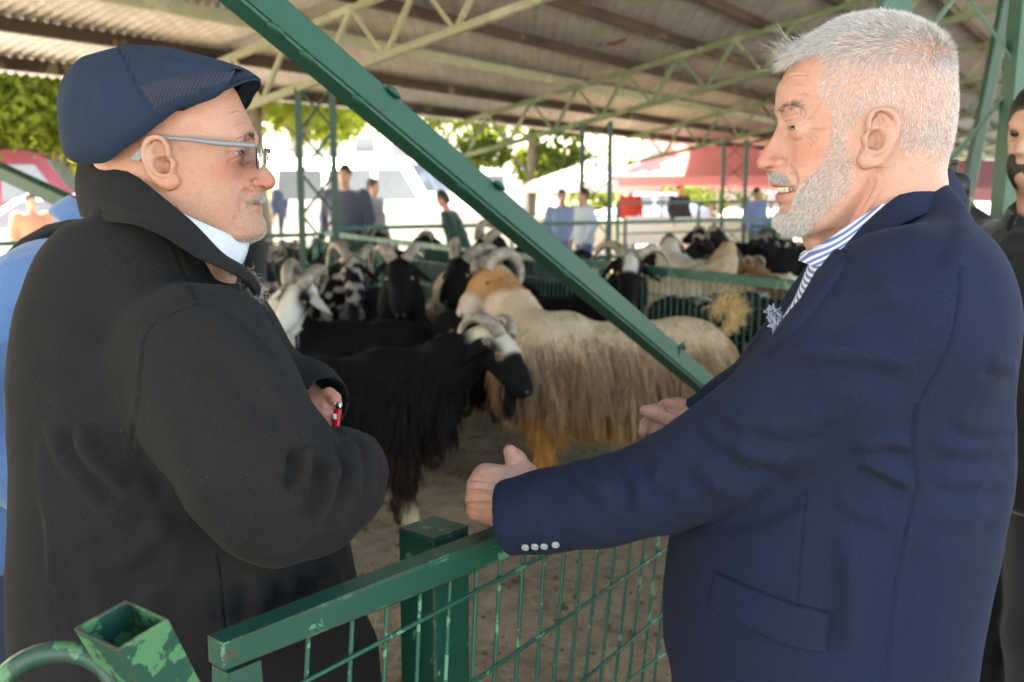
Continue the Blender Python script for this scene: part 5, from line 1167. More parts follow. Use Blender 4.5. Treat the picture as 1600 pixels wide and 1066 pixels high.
if (vnormals(Vf, Fc)[nt_*75+23])[2] < 0: Fc = Fc[:, ::-1]
# drop the two end slivers' degenerate width, then sculpt seams and dents
Vf = folds(Vf, Fc, [([(187, 79), (200, 103), (214, 135), (228, 155), (240, 172)], 1.6, .0022, 's'), ([(240, 127.5), (296, 112.5), (343, 110), (383, 109)], 1.4, .0016, 's'), ([(215, 135), (240, 127)], 1.4, .0016, 's'), ([(127, 160), (134, 176), (152, 206), (176, 240)], 1.2, .0013, 's'), ([(118, 135), (122, 155), (117, 180)], 8, .004, 'v'), ([(150, 120), (165, 150), (160, 190)], 16, .003, 'f'), ([(250, 90), (280, 98), (320, 96)], 9, .0025, 'f'), ([(225, 165), (262, 165), (330, 140)], 6, .004, 'v')])
Vf += vnormals(Vf, Fc)*(.0010*noise3(Vf, 30, 2)+.0018*noise3(Vf, 12, 4))[:, None]
pc = proj(Vf[Fc].mean(1)); inm = in_poly(pc, [(216, 135), (240, 128), (296, 113), (343, 110.5), (384, 110), (384, 117), (334, 133), (300, 146), (262, 164), (241, 171)])
fcn = np.cross(Vf[Fc[:, 2]]-Vf[Fc[:, 0]], Vf[Fc[:, 3]]-Vf[Fc[:, 1]]); mir = np.abs(Vf[Fc].mean(1)[:, 1]-CY) > .02
o = mesh_obj('cap', Vf, Fc, None, manL, True, mats=[M_cap, M_capmesh], midx=(inm & mir).astype(int)); cap = o
sm = o.modifiers.new('thickness', 'SOLIDIFY'); sm.thickness = .002; sm.offset = -1
p = Vector(Q(195, 76, CY)); V_, F_ = tube_geo([tuple(p+Vector((0, 0, z))) for z in (-.004, .0, .003, .0042)], [.009, .0095, .0075, .002], 14); mesh_obj('cap_button', V_, F_, M_cap, cap, True)
# visor: arched board from temple to temple
nu, nv_ = 41, 10; V_ = []
for lay in (1, 0):
    for i in range(nu):
        s_ = -1+2*i/(nu-1); c_ = math.cos(s_*math.pi/2)
        lat = .080*math.copysign(abs(s_)**.85, s_); e0_, e1_ = Q(286, 167, CY-.08), Q(404, 121, CY); r0_, r1_ = Q(268, 168, CY-.08), Q(376, 115, CY); ed = e0_+(e1_-e0_)*np.array([c_**.72, 0, c_**.80]); rt_ = r0_+(r1_-r0_)*np.array([c_**.8, 0, c_**.75])
        for j in range(nv_):
            g_ = j/(nv_-1); q = rt_*(1-g_)+ed*g_; V_.append((q[0], CY+lat*(1-.02*g_), q[2]+.004*math.sin(math.pi*g_)*c_+(.0 if lay else -.0042)))
n_ = nu*nv_; f1 = grid_faces(nu, nv_); rim = [(i*nv_+nv_-1, (i+1)*nv_+nv_-1, n_+(i+1)*nv_+nv_-1, n_+i*nv_+nv_-1) for i in range(nu-1)]
V_ = np.array(V_); Fv = np.vstack([f1, f1[:, ::-1]+n_, np.array(rim)]); 
if vnormals(V_, f1)[5*nv_+3][2] < 0: Fv = Fv[:, ::-1]
mesh_obj('visor', V_, Fv, M_cap, cap, True)
# glasses
_l = NT("lens_glass"); _l.P(Base_Color=(.97, .98, .98), Roughness=.02, IOR=1.25); _l.b.inputs["Transmission Weight"].default_value = 1.; shared_lens = _l.m
M_frame = plain('gunmetal_frame', (.20, .205, .21), .5, .3, .1); gls = empty('glasses', Vector(Q(404, 240, LY))-manL.location); gls.parent = manL
del_ = None
def gpart(name, V_, F_, mat, sm=True): return mesh_obj(name, V_, F_, mat, gls, sm)
gx0 = Q(410, 247, LY-.01)[0]
for sd_ in (-1, 1):
    pts = [(226, 232, .080), (245, 214.5, .083), (264, 215.5, .085), (303, 219, .086), (345, 224, .084), (380, 226.5, .078), (401, 228.5, .070)]
    c_ = np.array([Q(a_, b_, LY-l_) for a_, b_, l_ in pts]); c_[:, 0] -= (0 if sd_ < 0 else .018); c_[:, 1] = LY+sd_*(LY-c_[:, 1]); c_ = catmull(c_, 40); hgt = np.interp(np.linspace(0, 1, 40), [0, .4, .65, 1], [.0021, .0022, .0034, .0028]); Vg = []
    for i in range(40):
        for dy, dz in ((-.0011, 1), (.0011, 1), (.0011, -1), (-.0011, -1)): Vg.append(c_[i]+np.array([0, dy, dz*hgt[i]]))
    gpart('temple_arm', Vg, np.vstack([grid_faces(40, 4, wrap_n=True), [[0, 1, 2, 3]], [[159, 158, 157, 156]]]), M_frame, False)
    tip = [(204, 249), (221, 230), (223, 247), (217, 251)]; Vg = [np.array([Q(a_, b_, LY-.0845)[0], LY+sd_*(.0845+dy), Q(a_, b_, LY-.0845)[2]]) for dy in (-.002, .002) for a_, b_ in tip]
    gpart('arm_tip', Vg, [(0, 1, 2, 3), (7, 6, 5, 4), (0, 4, 5, 1), (1, 5, 6, 2), (2, 6, 7, 3), (3, 7, 4, 0)], M_frame, False)
    m = 32; ring = []
    for k in range(m):
        an = 2*math.pi*k/m; cu = math.copysign(abs(math.cos(an))**.6, math.cos(an)); su = math.copysign(abs(math.sin(an))**.6, math.sin(an))
        l_ = .0385+.0285*cu; ring.append(np.array([gx0+.0084*(-sd_*l_-.010)/.057, LY+sd_*l_, Q(406, 247-19*su, LY-.03)[2]]))
    ring = np.array(ring); cen = ring.mean(0)
    if True:
        V_, F_ = tube_geo(list(ring)+[ring[0]], .00045, 6, False); gpart('rim', V_, F_, M_frame)
        Vl = []; nr = 5
        for lay in (0, .0018):
            for r_ in np.linspace(0, 1, nr): Vl += [cen+(q-cen)*r_+np.array([.0022*(1-r_*r_)-lay, 0, 0]) for q in ring]
        k_ = nr*m; fl = grid_faces(nr, m, wrap_n=True); gpart('lens', Vl, np.vstack([fl, fl[:, ::-1]+k_]), shared_lens if 'shared_lens' in globals() else None)
V_, F_ = tube_geo([np.array([gx0-.0015+.0084*(-y_-.01)/.057, LY+y_, Q(409, 238, LY)[2]]) for y_ in (-.011, 0, .011)], .0011, 6); gpart('bridge', V_, F_, M_frame)
# ------------------------------------------------------------------ hair and beards
def face_hair(name, Hh, parent, n, weightfn, dirfn, lenfn, cols, rad, seed, bend=None, jitter=.10, lift=0.):
    w = weightfn(Hh)
    rt, tri, bc = sample_surface(Hh.V, Hh.F, n, w, seed); N = (Hh.N[tri]*bc[..., None]).sum(1); uv = (Hh.uv[tri]*bc[..., None]).sum(1)
    r = np.random.default_rng(seed+50); yy = (Hh.y[tri]*bc).sum(1)
    d = dirfn(uv, N, yy, r); L = lenfn(uv, r); b = None if bend is None else bend(uv, N, yy, r)
    ci = r.random(n); c = np.array(cols)[np.minimum((ci*len(cols)).astype(int), len(cols)-1)]*(1+.18*r.normal(size=(n, 1)))
    return hair_obj(name, rt-N*.0008, d, L, np.clip(c, .004, .95), rad, M_hair, parent, 5, b, .35, jitter, seed)
def poly_w(polys, soft=5, neg=()):
    def fn(Hh):
        w = np.zeros(len(Hh.uv))
        for p in polys:
            ins = in_poly(Hh.uv, p); d, _, _ = seg_dist(Hh.uv, np.vstack([p, p[:1]])); w = np.maximum(w, np.where(ins, np.clip(.35+d/soft, 0, 1), np.clip(.2-d/soft, 0, 1)))
        for p in neg: w = np.where(in_poly(Hh.uv, p), 0, w)
        return w
    return fn
W3 = lambda a: np.asarray(a, float)
WH = [(.61, .59, .56), (.68, .66, .63), (.53, .51, .485), (.38, .365, .35), (.74, .72, .69)]
GR = [(.30, .30, .30), (.42, .42, .42), (.58, .57, .56), (.18, .18, .18), (.66, .65, .63)]
scalp = [(1242, 92), (1262, 84), (1285, 82), (1292, 96), (1282, 120), (1281, 138), (1290, 158), (1299, 172), (1302, 190), (1302, 214), (1318, 222), (1332, 205), (1346, 178), (1356, 165), (1376, 158), (1394, 164), (1405, 180), (1408, 205), (1404, 226), (1415, 240), (1440, 248), (1462, 262), (1490, 262), (1510, 200), (1510, 20), (1300, 15), (1250, 60)]
vis_side = lambda yy: np.where(yy < 0, -1., 1.)
def d_scalp(uv, N, yy, r):
    x, y = uv[:, 0], uv[:, 1]; top = sstep(120, 55, y)
    # sides: forward and down near the temple, straight down behind; top: brushed forward and up
    fwd = np.stack([-np.ones(len(x)), 0*x, -.25-0*x], 1); dn = np.stack([-.15-.45*sstep(1400, 1290, x)+.25*sstep(1400, 1480, x), 0*x, -1+0*x], 1)
    d = dn*(1-top)[:, None]+fwd*top[:, None]; d /= np.linalg.norm(d, axis=1)[:, None]
    d = d-N*(d*N).sum(1)[:, None]*.9
    return d*(1-.1*top)[:, None]+N*(.24+.30*top)[:, None]+.10*r.normal(size=N.shape)
def l_scalp(uv, r):
    x, y = uv[:, 0], uv[:, 1]; return (.0062+.0062*sstep(120, 55, y)-.0025*sstep(200, 255, y))*(.7+.6*r.random(len(x)))
face_hair('hair', H, manR, 46000, poly_w([scalp], 7), d_scalp, l_scalp, WH, .00018, 1)
# the darker under-layer and nape
nape = [(1405, 190), (1485, 170), (1490, 255), (1440, 250), (1410, 235)]
face_hair('hair', H, manR, 2600, poly_w([nape], 10), d_scalp, l_scalp, GR, .00016, 2)
# tuft over the forehead
def d_tuft(uv, N, yy, r): return np.stack([-1+0*yy, .12*r.normal(size=len(yy)), .30-.15*r.random(len(yy))], 1)+N*.3
def b_tuft(uv, N, yy, r): return np.stack([-.7+0*yy, .3*r.normal(size=len(yy)), -.62+.5*r.normal(size=len(yy))], 1)
face_hair('hair', H, manR, 3800, poly_w([[(1300, 30), (1262, 60), (1240, 84), (1236, 100), (1256, 92), (1282, 84), (1310, 60)]], 8), d_tuft, lambda uv, r: (.012+.018*r.random(len(uv))*sstep(1300, 1245, uv[:, 0])), WH+[(.4, .4, .4)], .00016, 3, b_tuft, .10)
face_hair('hair', H, manR, 60, poly_w([[(1262, 60), (1240, 84), (1236, 100), (1256, 92)]], 6), lambda uv, N, yy, r: np.stack([-1+0*yy, .4*r.normal(size=len(yy)), .3+.6*r.normal(size=len(yy))], 1), lambda uv, r: .03+.025*r.random(len(uv)), WH, .00012, 31, None, .12)
beard = [(1300, 196), (1316, 214), (1330, 240), (1336, 262), (1330, 285), (1316, 308), (1297, 326), (1275, 348), (1256, 366), (1236, 368), (1215, 360), (1203, 345), (1208, 336), (1219, 331), (1234, 330), (1242, 314), (1244, 300), (1250, 290), (1262, 276), (1276, 262), (1290, 236), (1297, 215)]
def d_beard(uv, N, yy, r):
    x, y = uv[:, 0], uv[:, 1]; d = np.stack([-.25-.3*sstep(1280, 1220, x), 0*x, -1+0*x], 1); d = d-N*(d*N).sum(1)[:, None]*.85
    return d+N*.42+.22*r.normal(size=N.shape)
face_hair('beard', H, manR, 12500, poly_w([beard], 16), d_beard, lambda uv, r: (.0042+.0030*sstep(1300, 1240, uv[:, 0]))*(.6+.7*r.random(len(uv))), WH+[(.8, .79, .77)], .00018, 4)
def under(Hh): return poly_w([beard], 12)(Hh)*sstep(1250, 1290, Hh.uv[:, 0])
face_hair('beard', H, manR, 1500, under, d_beard, lambda uv, r: .004+.003*r.random(len(uv)), GR, .00015, 5)
must = [(1203, 270), (1218, 268), (1232, 276), (1241, 286), (1241, 296), (1232, 286), (1216, 284), (1204, 283)]
def d_must(uv, N, yy, r): return np.stack([.15+0*yy, .5*vis_side(yy), -1+0*yy], 1)+N*.45+.2*r.normal(size=N.shape)
def w_must(Hh): return poly_w([must], 4)(Hh)*(np.abs(Hh.y) < .03)
face_hair('moustache', H, manR, 2000, w_must, d_must, lambda uv, r: .0035+.0022*r.random(len(uv)), GR+WH*2, .00018, 6)
browR = [(1208, 176), (1222, 165), (1236, 160), (1248, 162), (1252, 172), (1244, 169), (1230, 172), (1216, 178)]
def d_brow(sg):
    def fn(uv, N, yy, r): 
        d = np.stack([-sg*.8+0*yy, .5*vis_side(yy), .15+.2*r.normal(size=len(yy))], 1); d = d-N*(d*N).sum(1)[:, None]; return d+N*.4
    return fn
wb = lambda p, lo: (lambda Hh: poly_w([p], 3)(Hh)*(np.abs(Hh.y) > lo))
face_hair('eyebrow', H, manR, 380, wb(browR, .009), d_brow(-1), lambda uv, r: .006+.005*r.random(len(uv)), [(.09, .08, .07), (.16, .14, .125), (.34, .32, .30)], .00016, 7)
# ---- capped man: stubble, moustache, brows, thin hair at the temple
stub = [(300, 300), (320, 282), (350, 290), (380, 296), (395, 290), (415, 298), (414, 312), (398, 318), (400, 330), (414, 340), (418, 366), (404, 382), (380, 386), (340, 366), (300, 345), (284, 310)]
def d_stub(uv, N, yy, r): return N*.8+np.stack([.2+0*yy, 0*yy, -.7+0*yy], 1)+.3*r.normal(size=N.shape)
face_hair('stubble', HL, manL, 9000, poly_w([stub], 14), d_stub, lambda uv, r: .0012+.0014*r.random(len(uv)), GR+[(.6, .58, .55)]*3, .00012, 11)
mL = [(396, 300), (412, 298), (415, 306), (413, 314), (398, 316), (388, 322), (390, 308)]
face_hair('moustache', HL, manL, 600, lambda Hh: poly_w([mL], 3)(Hh)*(np.abs(Hh.y) < .028), lambda uv, N, yy, r: N*.6+np.stack([.1+0*yy, .4*vis_side(yy), -.9+0*yy], 1)+.25*r.normal(size=N.shape), lambda uv, r: .0025+.0025*r.random(len(uv)), GR, .00013, 12)
bL = [(380, 214), (392, 209), (402, 213), (403, 222), (394, 217), (382, 220)]
face_hair('eyebrow', HL, manL, 420, wb(bL, .008), d_brow(1), lambda uv, r: .004+.004*r.random(len(uv)), [(.05, .04, .035), (.10, .08, .07), (.2, .18, .16)], .00016, 13)
tL = [(250, 196), (300, 185), (330, 190), (300, 205), (290, 225), (272, 215)]
face_hair('hair', HL, manL, 500, poly_w([tL], 12), lambda uv, N, yy, r: np.stack([-.3+0*yy, 0*yy, -1+0*yy], 1)+N*.25+.15*r.normal(size=N.shape), lambda uv, r: .003+.004*r.random(len(uv)), [(.2, .18, .16), (.4, .38, .36), (.1, .09, .08)], .00008, 14)
# wiry grey tuft at the coat's front edge
g = np.random.default_rng(21); n = 110; c0 = Q(384, 440, LY-.03); rt_ = c0+np.stack([g.uniform(-.006, .012, n), g.uniform(-.02, .03, n), g.uniform(-.022, .018, n)], 1)
rt_[:, 0] += (c0[2]-rt_[:, 2])*.6
hair_obj('chest_hair', rt_, np.stack([1+0*g.random(n), .3*g.normal(size=n), .3*g.normal(size=n)], 1), g.uniform(.010, .024, n), np.clip(np.array([.45, .42, .37])*(1+.3*g.normal(size=(n, 1))), .05, .8), .00014, M_hair, manL, 7, np.stack([.4*g.normal(size=n), .4*g.normal(size=n), -.6+.6*g.normal(size=n)], 1), .35, .35)
# ------------------------------------------------------------------ goats
def m_hide(name, c1, c2, sc=9):
    t = NT(name); v = t.coord('Object'); n = t.noise(v, sc, 5, .7); tn = t.attr('tint')
    c = t.mix(1., t.mix(n, c1, c2), tn, 'MULTIPLY'); h = t.noise(t.coord('Object', (60, 60, 9)), 1.5, 3)
    t.P(Base_Color=c, Roughness=.8, Normal=t.bump(h, .7, .01)); t.b.inputs['Specular IOR Level'].default_value = .1; return t.m
M_hide = m_hide('short_goat_hair', (.8, .8, .8), (1., 1., 1.))
def m_horn():
    t = NT('horn'); v = t.coord('Object'); n = t.noise(v, 22, 4, .6); c = t.ramp(n, [(.3, (.11, .085, .06)), (.55, (.24, .20, .15)), (.75, (.38, .33, .26))])
    t.P(Base_Color=c, Roughness=.5, Normal=t.bump(t.noise(v, 60, 3), .3, .004)); return t.m
M_horn = m_horn(); M_goateye = plain('goat_eye', (.10, .06, .02), .06); M_hoof = plain('hoof', (.03, .026, .022), .6)
BLACK, TAN, CREAM, BROWN, GINGER = (.0055, .005, .005), (.36, .22, .11), (.62, .50, .35), (.13, .07, .035), (.45, .24, .10)
def goat(name, label, loc, yaw, scale, poll, muzz, colf, horn=None, nf=9000, hair=(.05, .15), seed=1, group='horned goats crowded in the pen', res=.016, tail='up', legs=((0, 0), (0, 0), (0, 0), (0, 0)), furR=.0014, ears=True, roll=0., wool=0., colh=None):
    """poll, muzz: head points in world space (or local when a tuple of 4). colf(p_local, part) -> colours"""
    root = empty(name, loc, yaw, label, 'goat', group); root.scale = (scale,)*3; Mi = np.array(PW(root).inverted()); 
    def loc_(p): return np.array(p[:3]) if len(p) == 4 else (Mi@np.r_[p, 1])[:3]
    po, mu = loc_(poll), loc_(muzz); hf = mu-po; HL_ = np.linalg.norm(hf); hf /= HL_; up = np.array([0, 0, 1.])+.35*(po-np.array([.3, 0, .7]))/np.linalg.norm(po-np.array([.3, 0, .7])); hs = np.cross(up, hf); hs /= np.linalg.norm(hs); hu = np.cross(hf, hs)
    hs, hu = hs*math.cos(roll)+hu*math.sin(roll), hu*math.cos(roll)-hs*math.sin(roll)
    lo = np.minimum(np.array([-.62, -.32, -.0]), np.minimum(po, mu)-.2); hi = np.maximum(np.array([.6, .32, .98]), np.maximum(po, mu)+.2)
    f = SDF(lo, hi, res)
    f.chain([(.36, 0, .585), (.20, 0, .575), (-.08, 0, .560), (-.36, 0, .600)], [.165, .185, .190, .165], .06)
    f.cone((.30, 0, .70), (.22, 0, .72), .085, .08, .08); f.cone((-.30, 0, .66), (-.46, 0, .60), .10, .09, .06)
    nk = po-hf*.02-hu*.045; f.chain([(.34, 0, .63), (np.array([.40, 0, .68])*.55+nk*.45), nk], [.145, .112, .082], .06)
    f.chain([po, po+hf*HL_*.30, po+hf*HL_*.72-hu*.004, mu-hf*.02], [.068, .066, .050, .040], .03); f.cone(po+hf*HL_*.25-hu*.045, mu-hf*.03-hu*.022, .045, .028, .03)
    f.cone(po+hf*HL_*.35+hu*.022, po+hf*HL_*.7+hu*.02, .035, .028, .03)
    tipd = np.array([-.04, 0, .1])
    for k, (x, s_) in enumerate(((.29, 1), (.29, -1), (-.33, 1), (-.33, -1))):
        dx, dz = legs[k]
        if k < 2: f.chain([(x-.02, s_*.10, .52), (x+.01+dx*.4, s_*.105, .30), (x+dx, s_*.105, .10+dz), (x+dx+.015, s_*.105, .035+dz)], [.085, .040, .026, .033], .03)
        else: f.chain([(x, s_*.10, .55), (x+.09, s_*.12, .43), (x-.06+dx*.6, s_*.11, .27), (x-.03+dx, s_*.11, .10+dz), (x-.01+dx, s_*.11, .035+dz)], [.12, .078, .038, .026, .033], .03)
    V, Fq = f.mesh(1)
    hx = (V-po)@hf; headm = sstep(-.06, .02, hx)*(np.linalg.norm(V-po-hf*HL_*.5, axis=1) < .26)
    if wool: V = V+vnormals(V, Fq)*(wool*(noise3(V, 28, seed)+.6*noise3(V, 60, seed+1))*(1-headm)*sstep(.2, .4, V[:, 2]))[:, None]
    N = vnormals(V, Fq); C = colf(V, headm, po, hf, hu, hs)
    legm = sstep(.36, .22, V[:, 2])*(1-headm); hoof = sstep(.075, .06, V[:, 2])[:, None]; C = C*(1-hoof)+np.array([.03, .026, .022])*hoof
    o = mesh_obj('body', V, Fq, M_hide, root, True, world=False); add_color(o, 'tint', C)
    # fur
    if nf:
        fill = (1-headm*.55)*(1-.55*legm)*sstep(.07, .14, V[:, 2]); rt, tri, bc = sample_surface(V, Fq, nf, fill, seed); n_ = (N[tri]*bc[..., None]).sum(1); hm = (headm[tri]*bc).sum(1); lm = (legm[tri]*bc).sum(1); c = (C[tri]*bc[..., None]).sum(1) if colh is None else colh(rt, hm)
        r = np.random.default_rng(seed+9); side = sstep(.78, .55, rt[:, 2]); g_ = np.array([-.22, 0, -1.])
        d = g_-n_*(n_@g_)[:, None]*.95; d = d/(np.linalg.norm(d, axis=1)[:, None]+.15); topm = sstep(.75, .95, n_[:, 2])[:, None]
        sg = np.where(rt[:, 1] > 0, 1., -1.)[:, None]; d = d*(1-topm)+topm*(np.array([-.5, 0, -.1])+sg*np.array([0, .8, 0]))
        hd = -hf*.55+0*d; hd = np.array([hf*.8])-n_*(n_@hf)[:, None]; d = d*(1-hm[:, None])+hd*hm[:, None]
        clump = np.stack([noise3(rt, 34, seed+2), noise3(rt, 34, seed+3), 0*rt[:, 0]], 1)
        L = (hair[0]+(hair[1]-hair[0])*side*sstep(.15, .45, rt[:, 2]))*(.55+.6*r.random(nf)); L = L*(1-lm)+lm*(.03+.05*r.random(nf)); L = L*(1-hm)+hm*.022*(.6+.6*r.random(nf))
        bend = np.tile(np.array([-.10, 0, -1.]), (nf, 1))+.42*clump; bend = bend*(1-hm[:, None])+hd*hm[:, None]
        d0 = d+n_*(.42*(1-hm)+.25*hm)[:, None]+.22*clump*(1-hm)[:, None]
        c = c*(1+.22*r.normal(size=(nf, 1)))*(1+.42*noise3(rt*np.array([1, 1, .3]), 36, seed+6))[:, None]
        hair_obj('fur', rt-n_*.002, d0, L, np.clip(c, .003, .9), furR, M_fur, None, 6, bend, .3, .05, seed).parent = root
        # beard and tail
        nb = 260; bp = mu-hf*.07-hu*.05+.012*r.normal(size=(nb, 3)); cb = c[np.argmin(((rt-mu)**2).sum(1))]
        hair_obj('beard', bp, np.tile(-hu*.4+np.array([0, 0, -1.]), (nb, 1))+.2*r.normal(size=(nb, 3)), .06+.09*r.random(nb), np.clip(np.tile(cb, (nb, 1))*(1+.2*r.normal(size=(nb, 1))), .003, .9), furR, M_fur, None, 6, np.tile([0., 0, -1], (nb, 1)), .3, .05, seed+1).parent = root
        nt_ = 700; tc = c[np.argmin(((rt-np.array([-.50, 0, .66]))**2).sum(1))]
        if tail == 'up':
            u = r.random(nt_); an = -.5+3.2*u; tp = np.stack([-.50-.10*np.cos(an-1.2)+.04, .02*r.normal(size=nt_), .70+.085*np.sin(an-.6)+.06], 1)
            cv = np.stack([-.46-.075*np.sin(an*.9), .018*r.normal(size=nt_), .70+.065*(1-np.cos(an*.9))], 1); tg = np.stack([-.105*np.cos(an*.9), 0*u, .10*np.sin(an*.9)], 1); tg /= np.linalg.norm(tg, axis=1)[:, None]
            hair_obj('tail', cv, tg+.2*r.normal(size=(nt_, 3)), .04+.10*r.random(nt_)*sstep(.1, .7, u), np.clip(np.tile(np.array([.62, .42, .20]), (nt_, 1))*(1+.2*r.normal(size=(nt_, 1))), .003, .9), furR*1.2, M_fur, None, 6, tg*.5+np.array([-.5, 0, -.55])+.4*r.normal(size=(nt_, 3)), .3, .05, seed+2).parent = root
        else:
            tp = np.array([-.50, 0, .66])+.02*r.normal(size=(nt_, 3)); hair_obj('tail', tp, np.tile([-1., 0, -.3], (nt_, 1))+.3*r.normal(size=(nt_, 3)), .10+.1*r.random(nt_), np.clip(np.tile(tc, (nt_, 1))*(1+.2*r.normal(size=(nt_, 1))), .003, .9), furR, M_fur, None, 6, np.tile([-.2, 0, -1.], (nt_, 1)), .3, .05, seed+2).parent = root
    for s_ in (-1, 1):
        e = po+hf*HL_*.36+hs*s_*.060+hu*.024; V_ = _sph(e, .017); mesh_obj('eye', *V_, M_goateye, root, True, world=False)
        V_ = _sph(mu+hf*.012+hs*s_*.017+hu*.010, .0085); mesh_obj('nostril', *V_, M_hoof, root, True, world=False)
        if ears:
            b0 = po+hf*.02+hs*s_*.062+hu*.002; V_, F_ = ear_geo(b0, hs*s_*.75-hu*.55+hf*.12, hf, .125); oo = mesh_obj('ear', V_, F_, M_hide, root, True, world=False); ce = colf(np.array([po+hf*HL_*.62]), np.array([1.]), po, hf, hu, hs); add_color(oo, 'tint', np.tile(ce*(.62 if ce.mean() > .1 else 1), (len(V_), 1)))
        if horn:
            R0, turns, spread, rise, r0 = horn; n = 100; t = np.linspace(0, 1, n); a = t*turns*2*math.pi; rr = R0*(1-.42*t)
            hb = po+hs*s_*.032+hu*.050+hf*.02
            # spiral in the plane of (backwards, up), drifting outwards
            cx = (np.sin(a))*rr; cz = (R0-np.cos(a)*rr)-R0*.0; p = hb+np.outer(-cx*1.0, hf)*1.0+np.outer(cz*0, hu)
            c1 = hu*.52-hf*.70+hs*s_*.32; c1 /= np.linalg.norm(c1); c0 = -hf*.60-hu*.62; c0 -= c1*(c0@c1); c0 /= np.linalg.norm(c0); R0 = horn[0]*.74
            # start up (c1), sweep back (c0), come down and forward
            p = hb+np.outer(rr*np.sin(a)*.95, c1)+np.outer(R0*(1-np.cos(a))*.5+(R0-rr*np.cos(a))*.5, c0)+np.outer(spread*t**1.1+.0*a, hs*s_)+np.outer(rise*t*t, hu)
            rad = .84*r0*(1-.86*t**1.2)*(1+.045*np.sin(t*170)); V_, F_ = tube_geo(p, rad, 9, True, 1.25); mesh_obj('horn', V_, F_, M_horn, root, True, world=False)
    return root
def _sph(c, r, m=10, n=7):
    V_ = [c+r*np.array([math.sin(math.pi*i/(n-1))*math.cos(2*math.pi*j/m), math.sin(math.pi*i/(n-1))*math.sin(2*math.pi*j/m), math.cos(math.pi*i/(n-1))]) for i in range(n) for j in range(m)]
    return np.array(V_), grid_faces(n, m, wrap_n=True)
def ear_geo(b, d, f, L):
    d = d/np.linalg.norm(d); f = f-d*(f@d); f /= np.linalg.norm(f); u = np.cross(d, f); V_ = []; n, m = 9, 7
    for lay in (1, -1):
        for i in range(n):
            t = i/(n-1); w = .030*math.sin(math.pi*min(1, .14+.86*t)**.75)+.001
            for j in range(m): q = -1+2*j/(m-1); V_.append(b+d*L*t+f*w*q+u*(.012*q*q-.02*t*t+lay*.002)-np.array([0, 0, .03])*t*t)
    k = n*m; f1 = grid_faces(n, m); return np.array(V_), np.vstack([f1, f1[:, ::-1]+k])
def c_black(belly=(.030, .012, .009), face=None, blaze=None, foot=None):
    def fn(p, hm, po, hf, hu, hs):
        c = np.tile(np.array(BLACK), (len(p), 1)); w = (sstep(.62, .36, p[:, 2])*(.5+.5*noise3(p, 9, 4)))[:, None]*(1-hm[:, None]); c = c*(1-w)+np.array(belly)*w
        if face is not None: c = face(c, p, hm, po, hf, hu, hs)
        if foot is not None: w = (sstep(.20, .14, p[:, 2])*(noise3(p, 7, 2) > -.3))[:, None]; c = c*(1-w)+np.array(foot)*w
        return c
    return fn
def f_blaze(col, w0=.028, a=.0, b=.75):
    def fn(c, p, hm, po, hf, hu, hs):
        q = p-po; x = q@hf; y = q@hs; z = q@hu; w = (hm*sstep(w0*1.5, w0*.8, np.abs(y+.01*noise3(p, 40, 2)))*(z > .005)*sstep(a-.06, a-.02, x)*sstep(b*.26+.03, b*.26, x))[:, None]; return c*(1-w)+np.array(col)*w
    return fn
def f_wool(col, thr=.10):                                        # pale cap of wool over poll and nape
    def fn(c, p, hm, po, hf, hu, hs):
        q = p-po; x = q@hf; z = q@hu; w = (sstep(thr+.02, thr-.03, x+.5*np.abs(q@hs)-.3*z+.02*noise3(p, 30, 2))*(np.linalg.norm(q, axis=1) < .20)*sstep(-.05, .0, z))[:, None]; return c*(1-w)+np.array(col)*w
    return fn
def f_white(col):                                                # white head with black eye patch
    def fn(c, p, hm, po, hf, hu, hs):
        q = p-po; x = q@hf; y = np.abs(q@hs); w = (np.linalg.norm(q-hf*.13, axis=1) < .185)*1.; patch = np.exp(-((x-.07)/.055)**2-((y-.06)/.03)**2); w = np.clip(w-1.4*patch, 0, 1)[:, None]; return c*(1-w)+np.array(col)*w
    return fn
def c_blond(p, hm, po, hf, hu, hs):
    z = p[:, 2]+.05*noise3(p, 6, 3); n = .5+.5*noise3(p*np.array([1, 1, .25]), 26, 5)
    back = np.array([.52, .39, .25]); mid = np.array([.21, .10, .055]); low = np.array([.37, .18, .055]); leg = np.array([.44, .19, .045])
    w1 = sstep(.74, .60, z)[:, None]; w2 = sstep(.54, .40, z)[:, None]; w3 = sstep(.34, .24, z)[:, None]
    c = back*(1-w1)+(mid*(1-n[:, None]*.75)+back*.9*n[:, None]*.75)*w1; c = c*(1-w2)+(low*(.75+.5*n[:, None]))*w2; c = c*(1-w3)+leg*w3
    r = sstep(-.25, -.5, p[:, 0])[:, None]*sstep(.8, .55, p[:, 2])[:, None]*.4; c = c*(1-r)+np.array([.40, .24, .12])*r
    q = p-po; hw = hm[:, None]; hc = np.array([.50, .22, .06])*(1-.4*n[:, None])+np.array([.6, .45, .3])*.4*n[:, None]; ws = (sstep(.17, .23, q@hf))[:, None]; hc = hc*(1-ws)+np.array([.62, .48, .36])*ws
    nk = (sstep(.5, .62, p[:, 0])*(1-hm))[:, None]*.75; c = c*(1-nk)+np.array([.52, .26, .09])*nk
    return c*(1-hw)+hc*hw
def gl(px, py, d): p = P(px, py, d); return (float(p[0]), float(p[1]), .012)
CR = (.50, .40, .28)
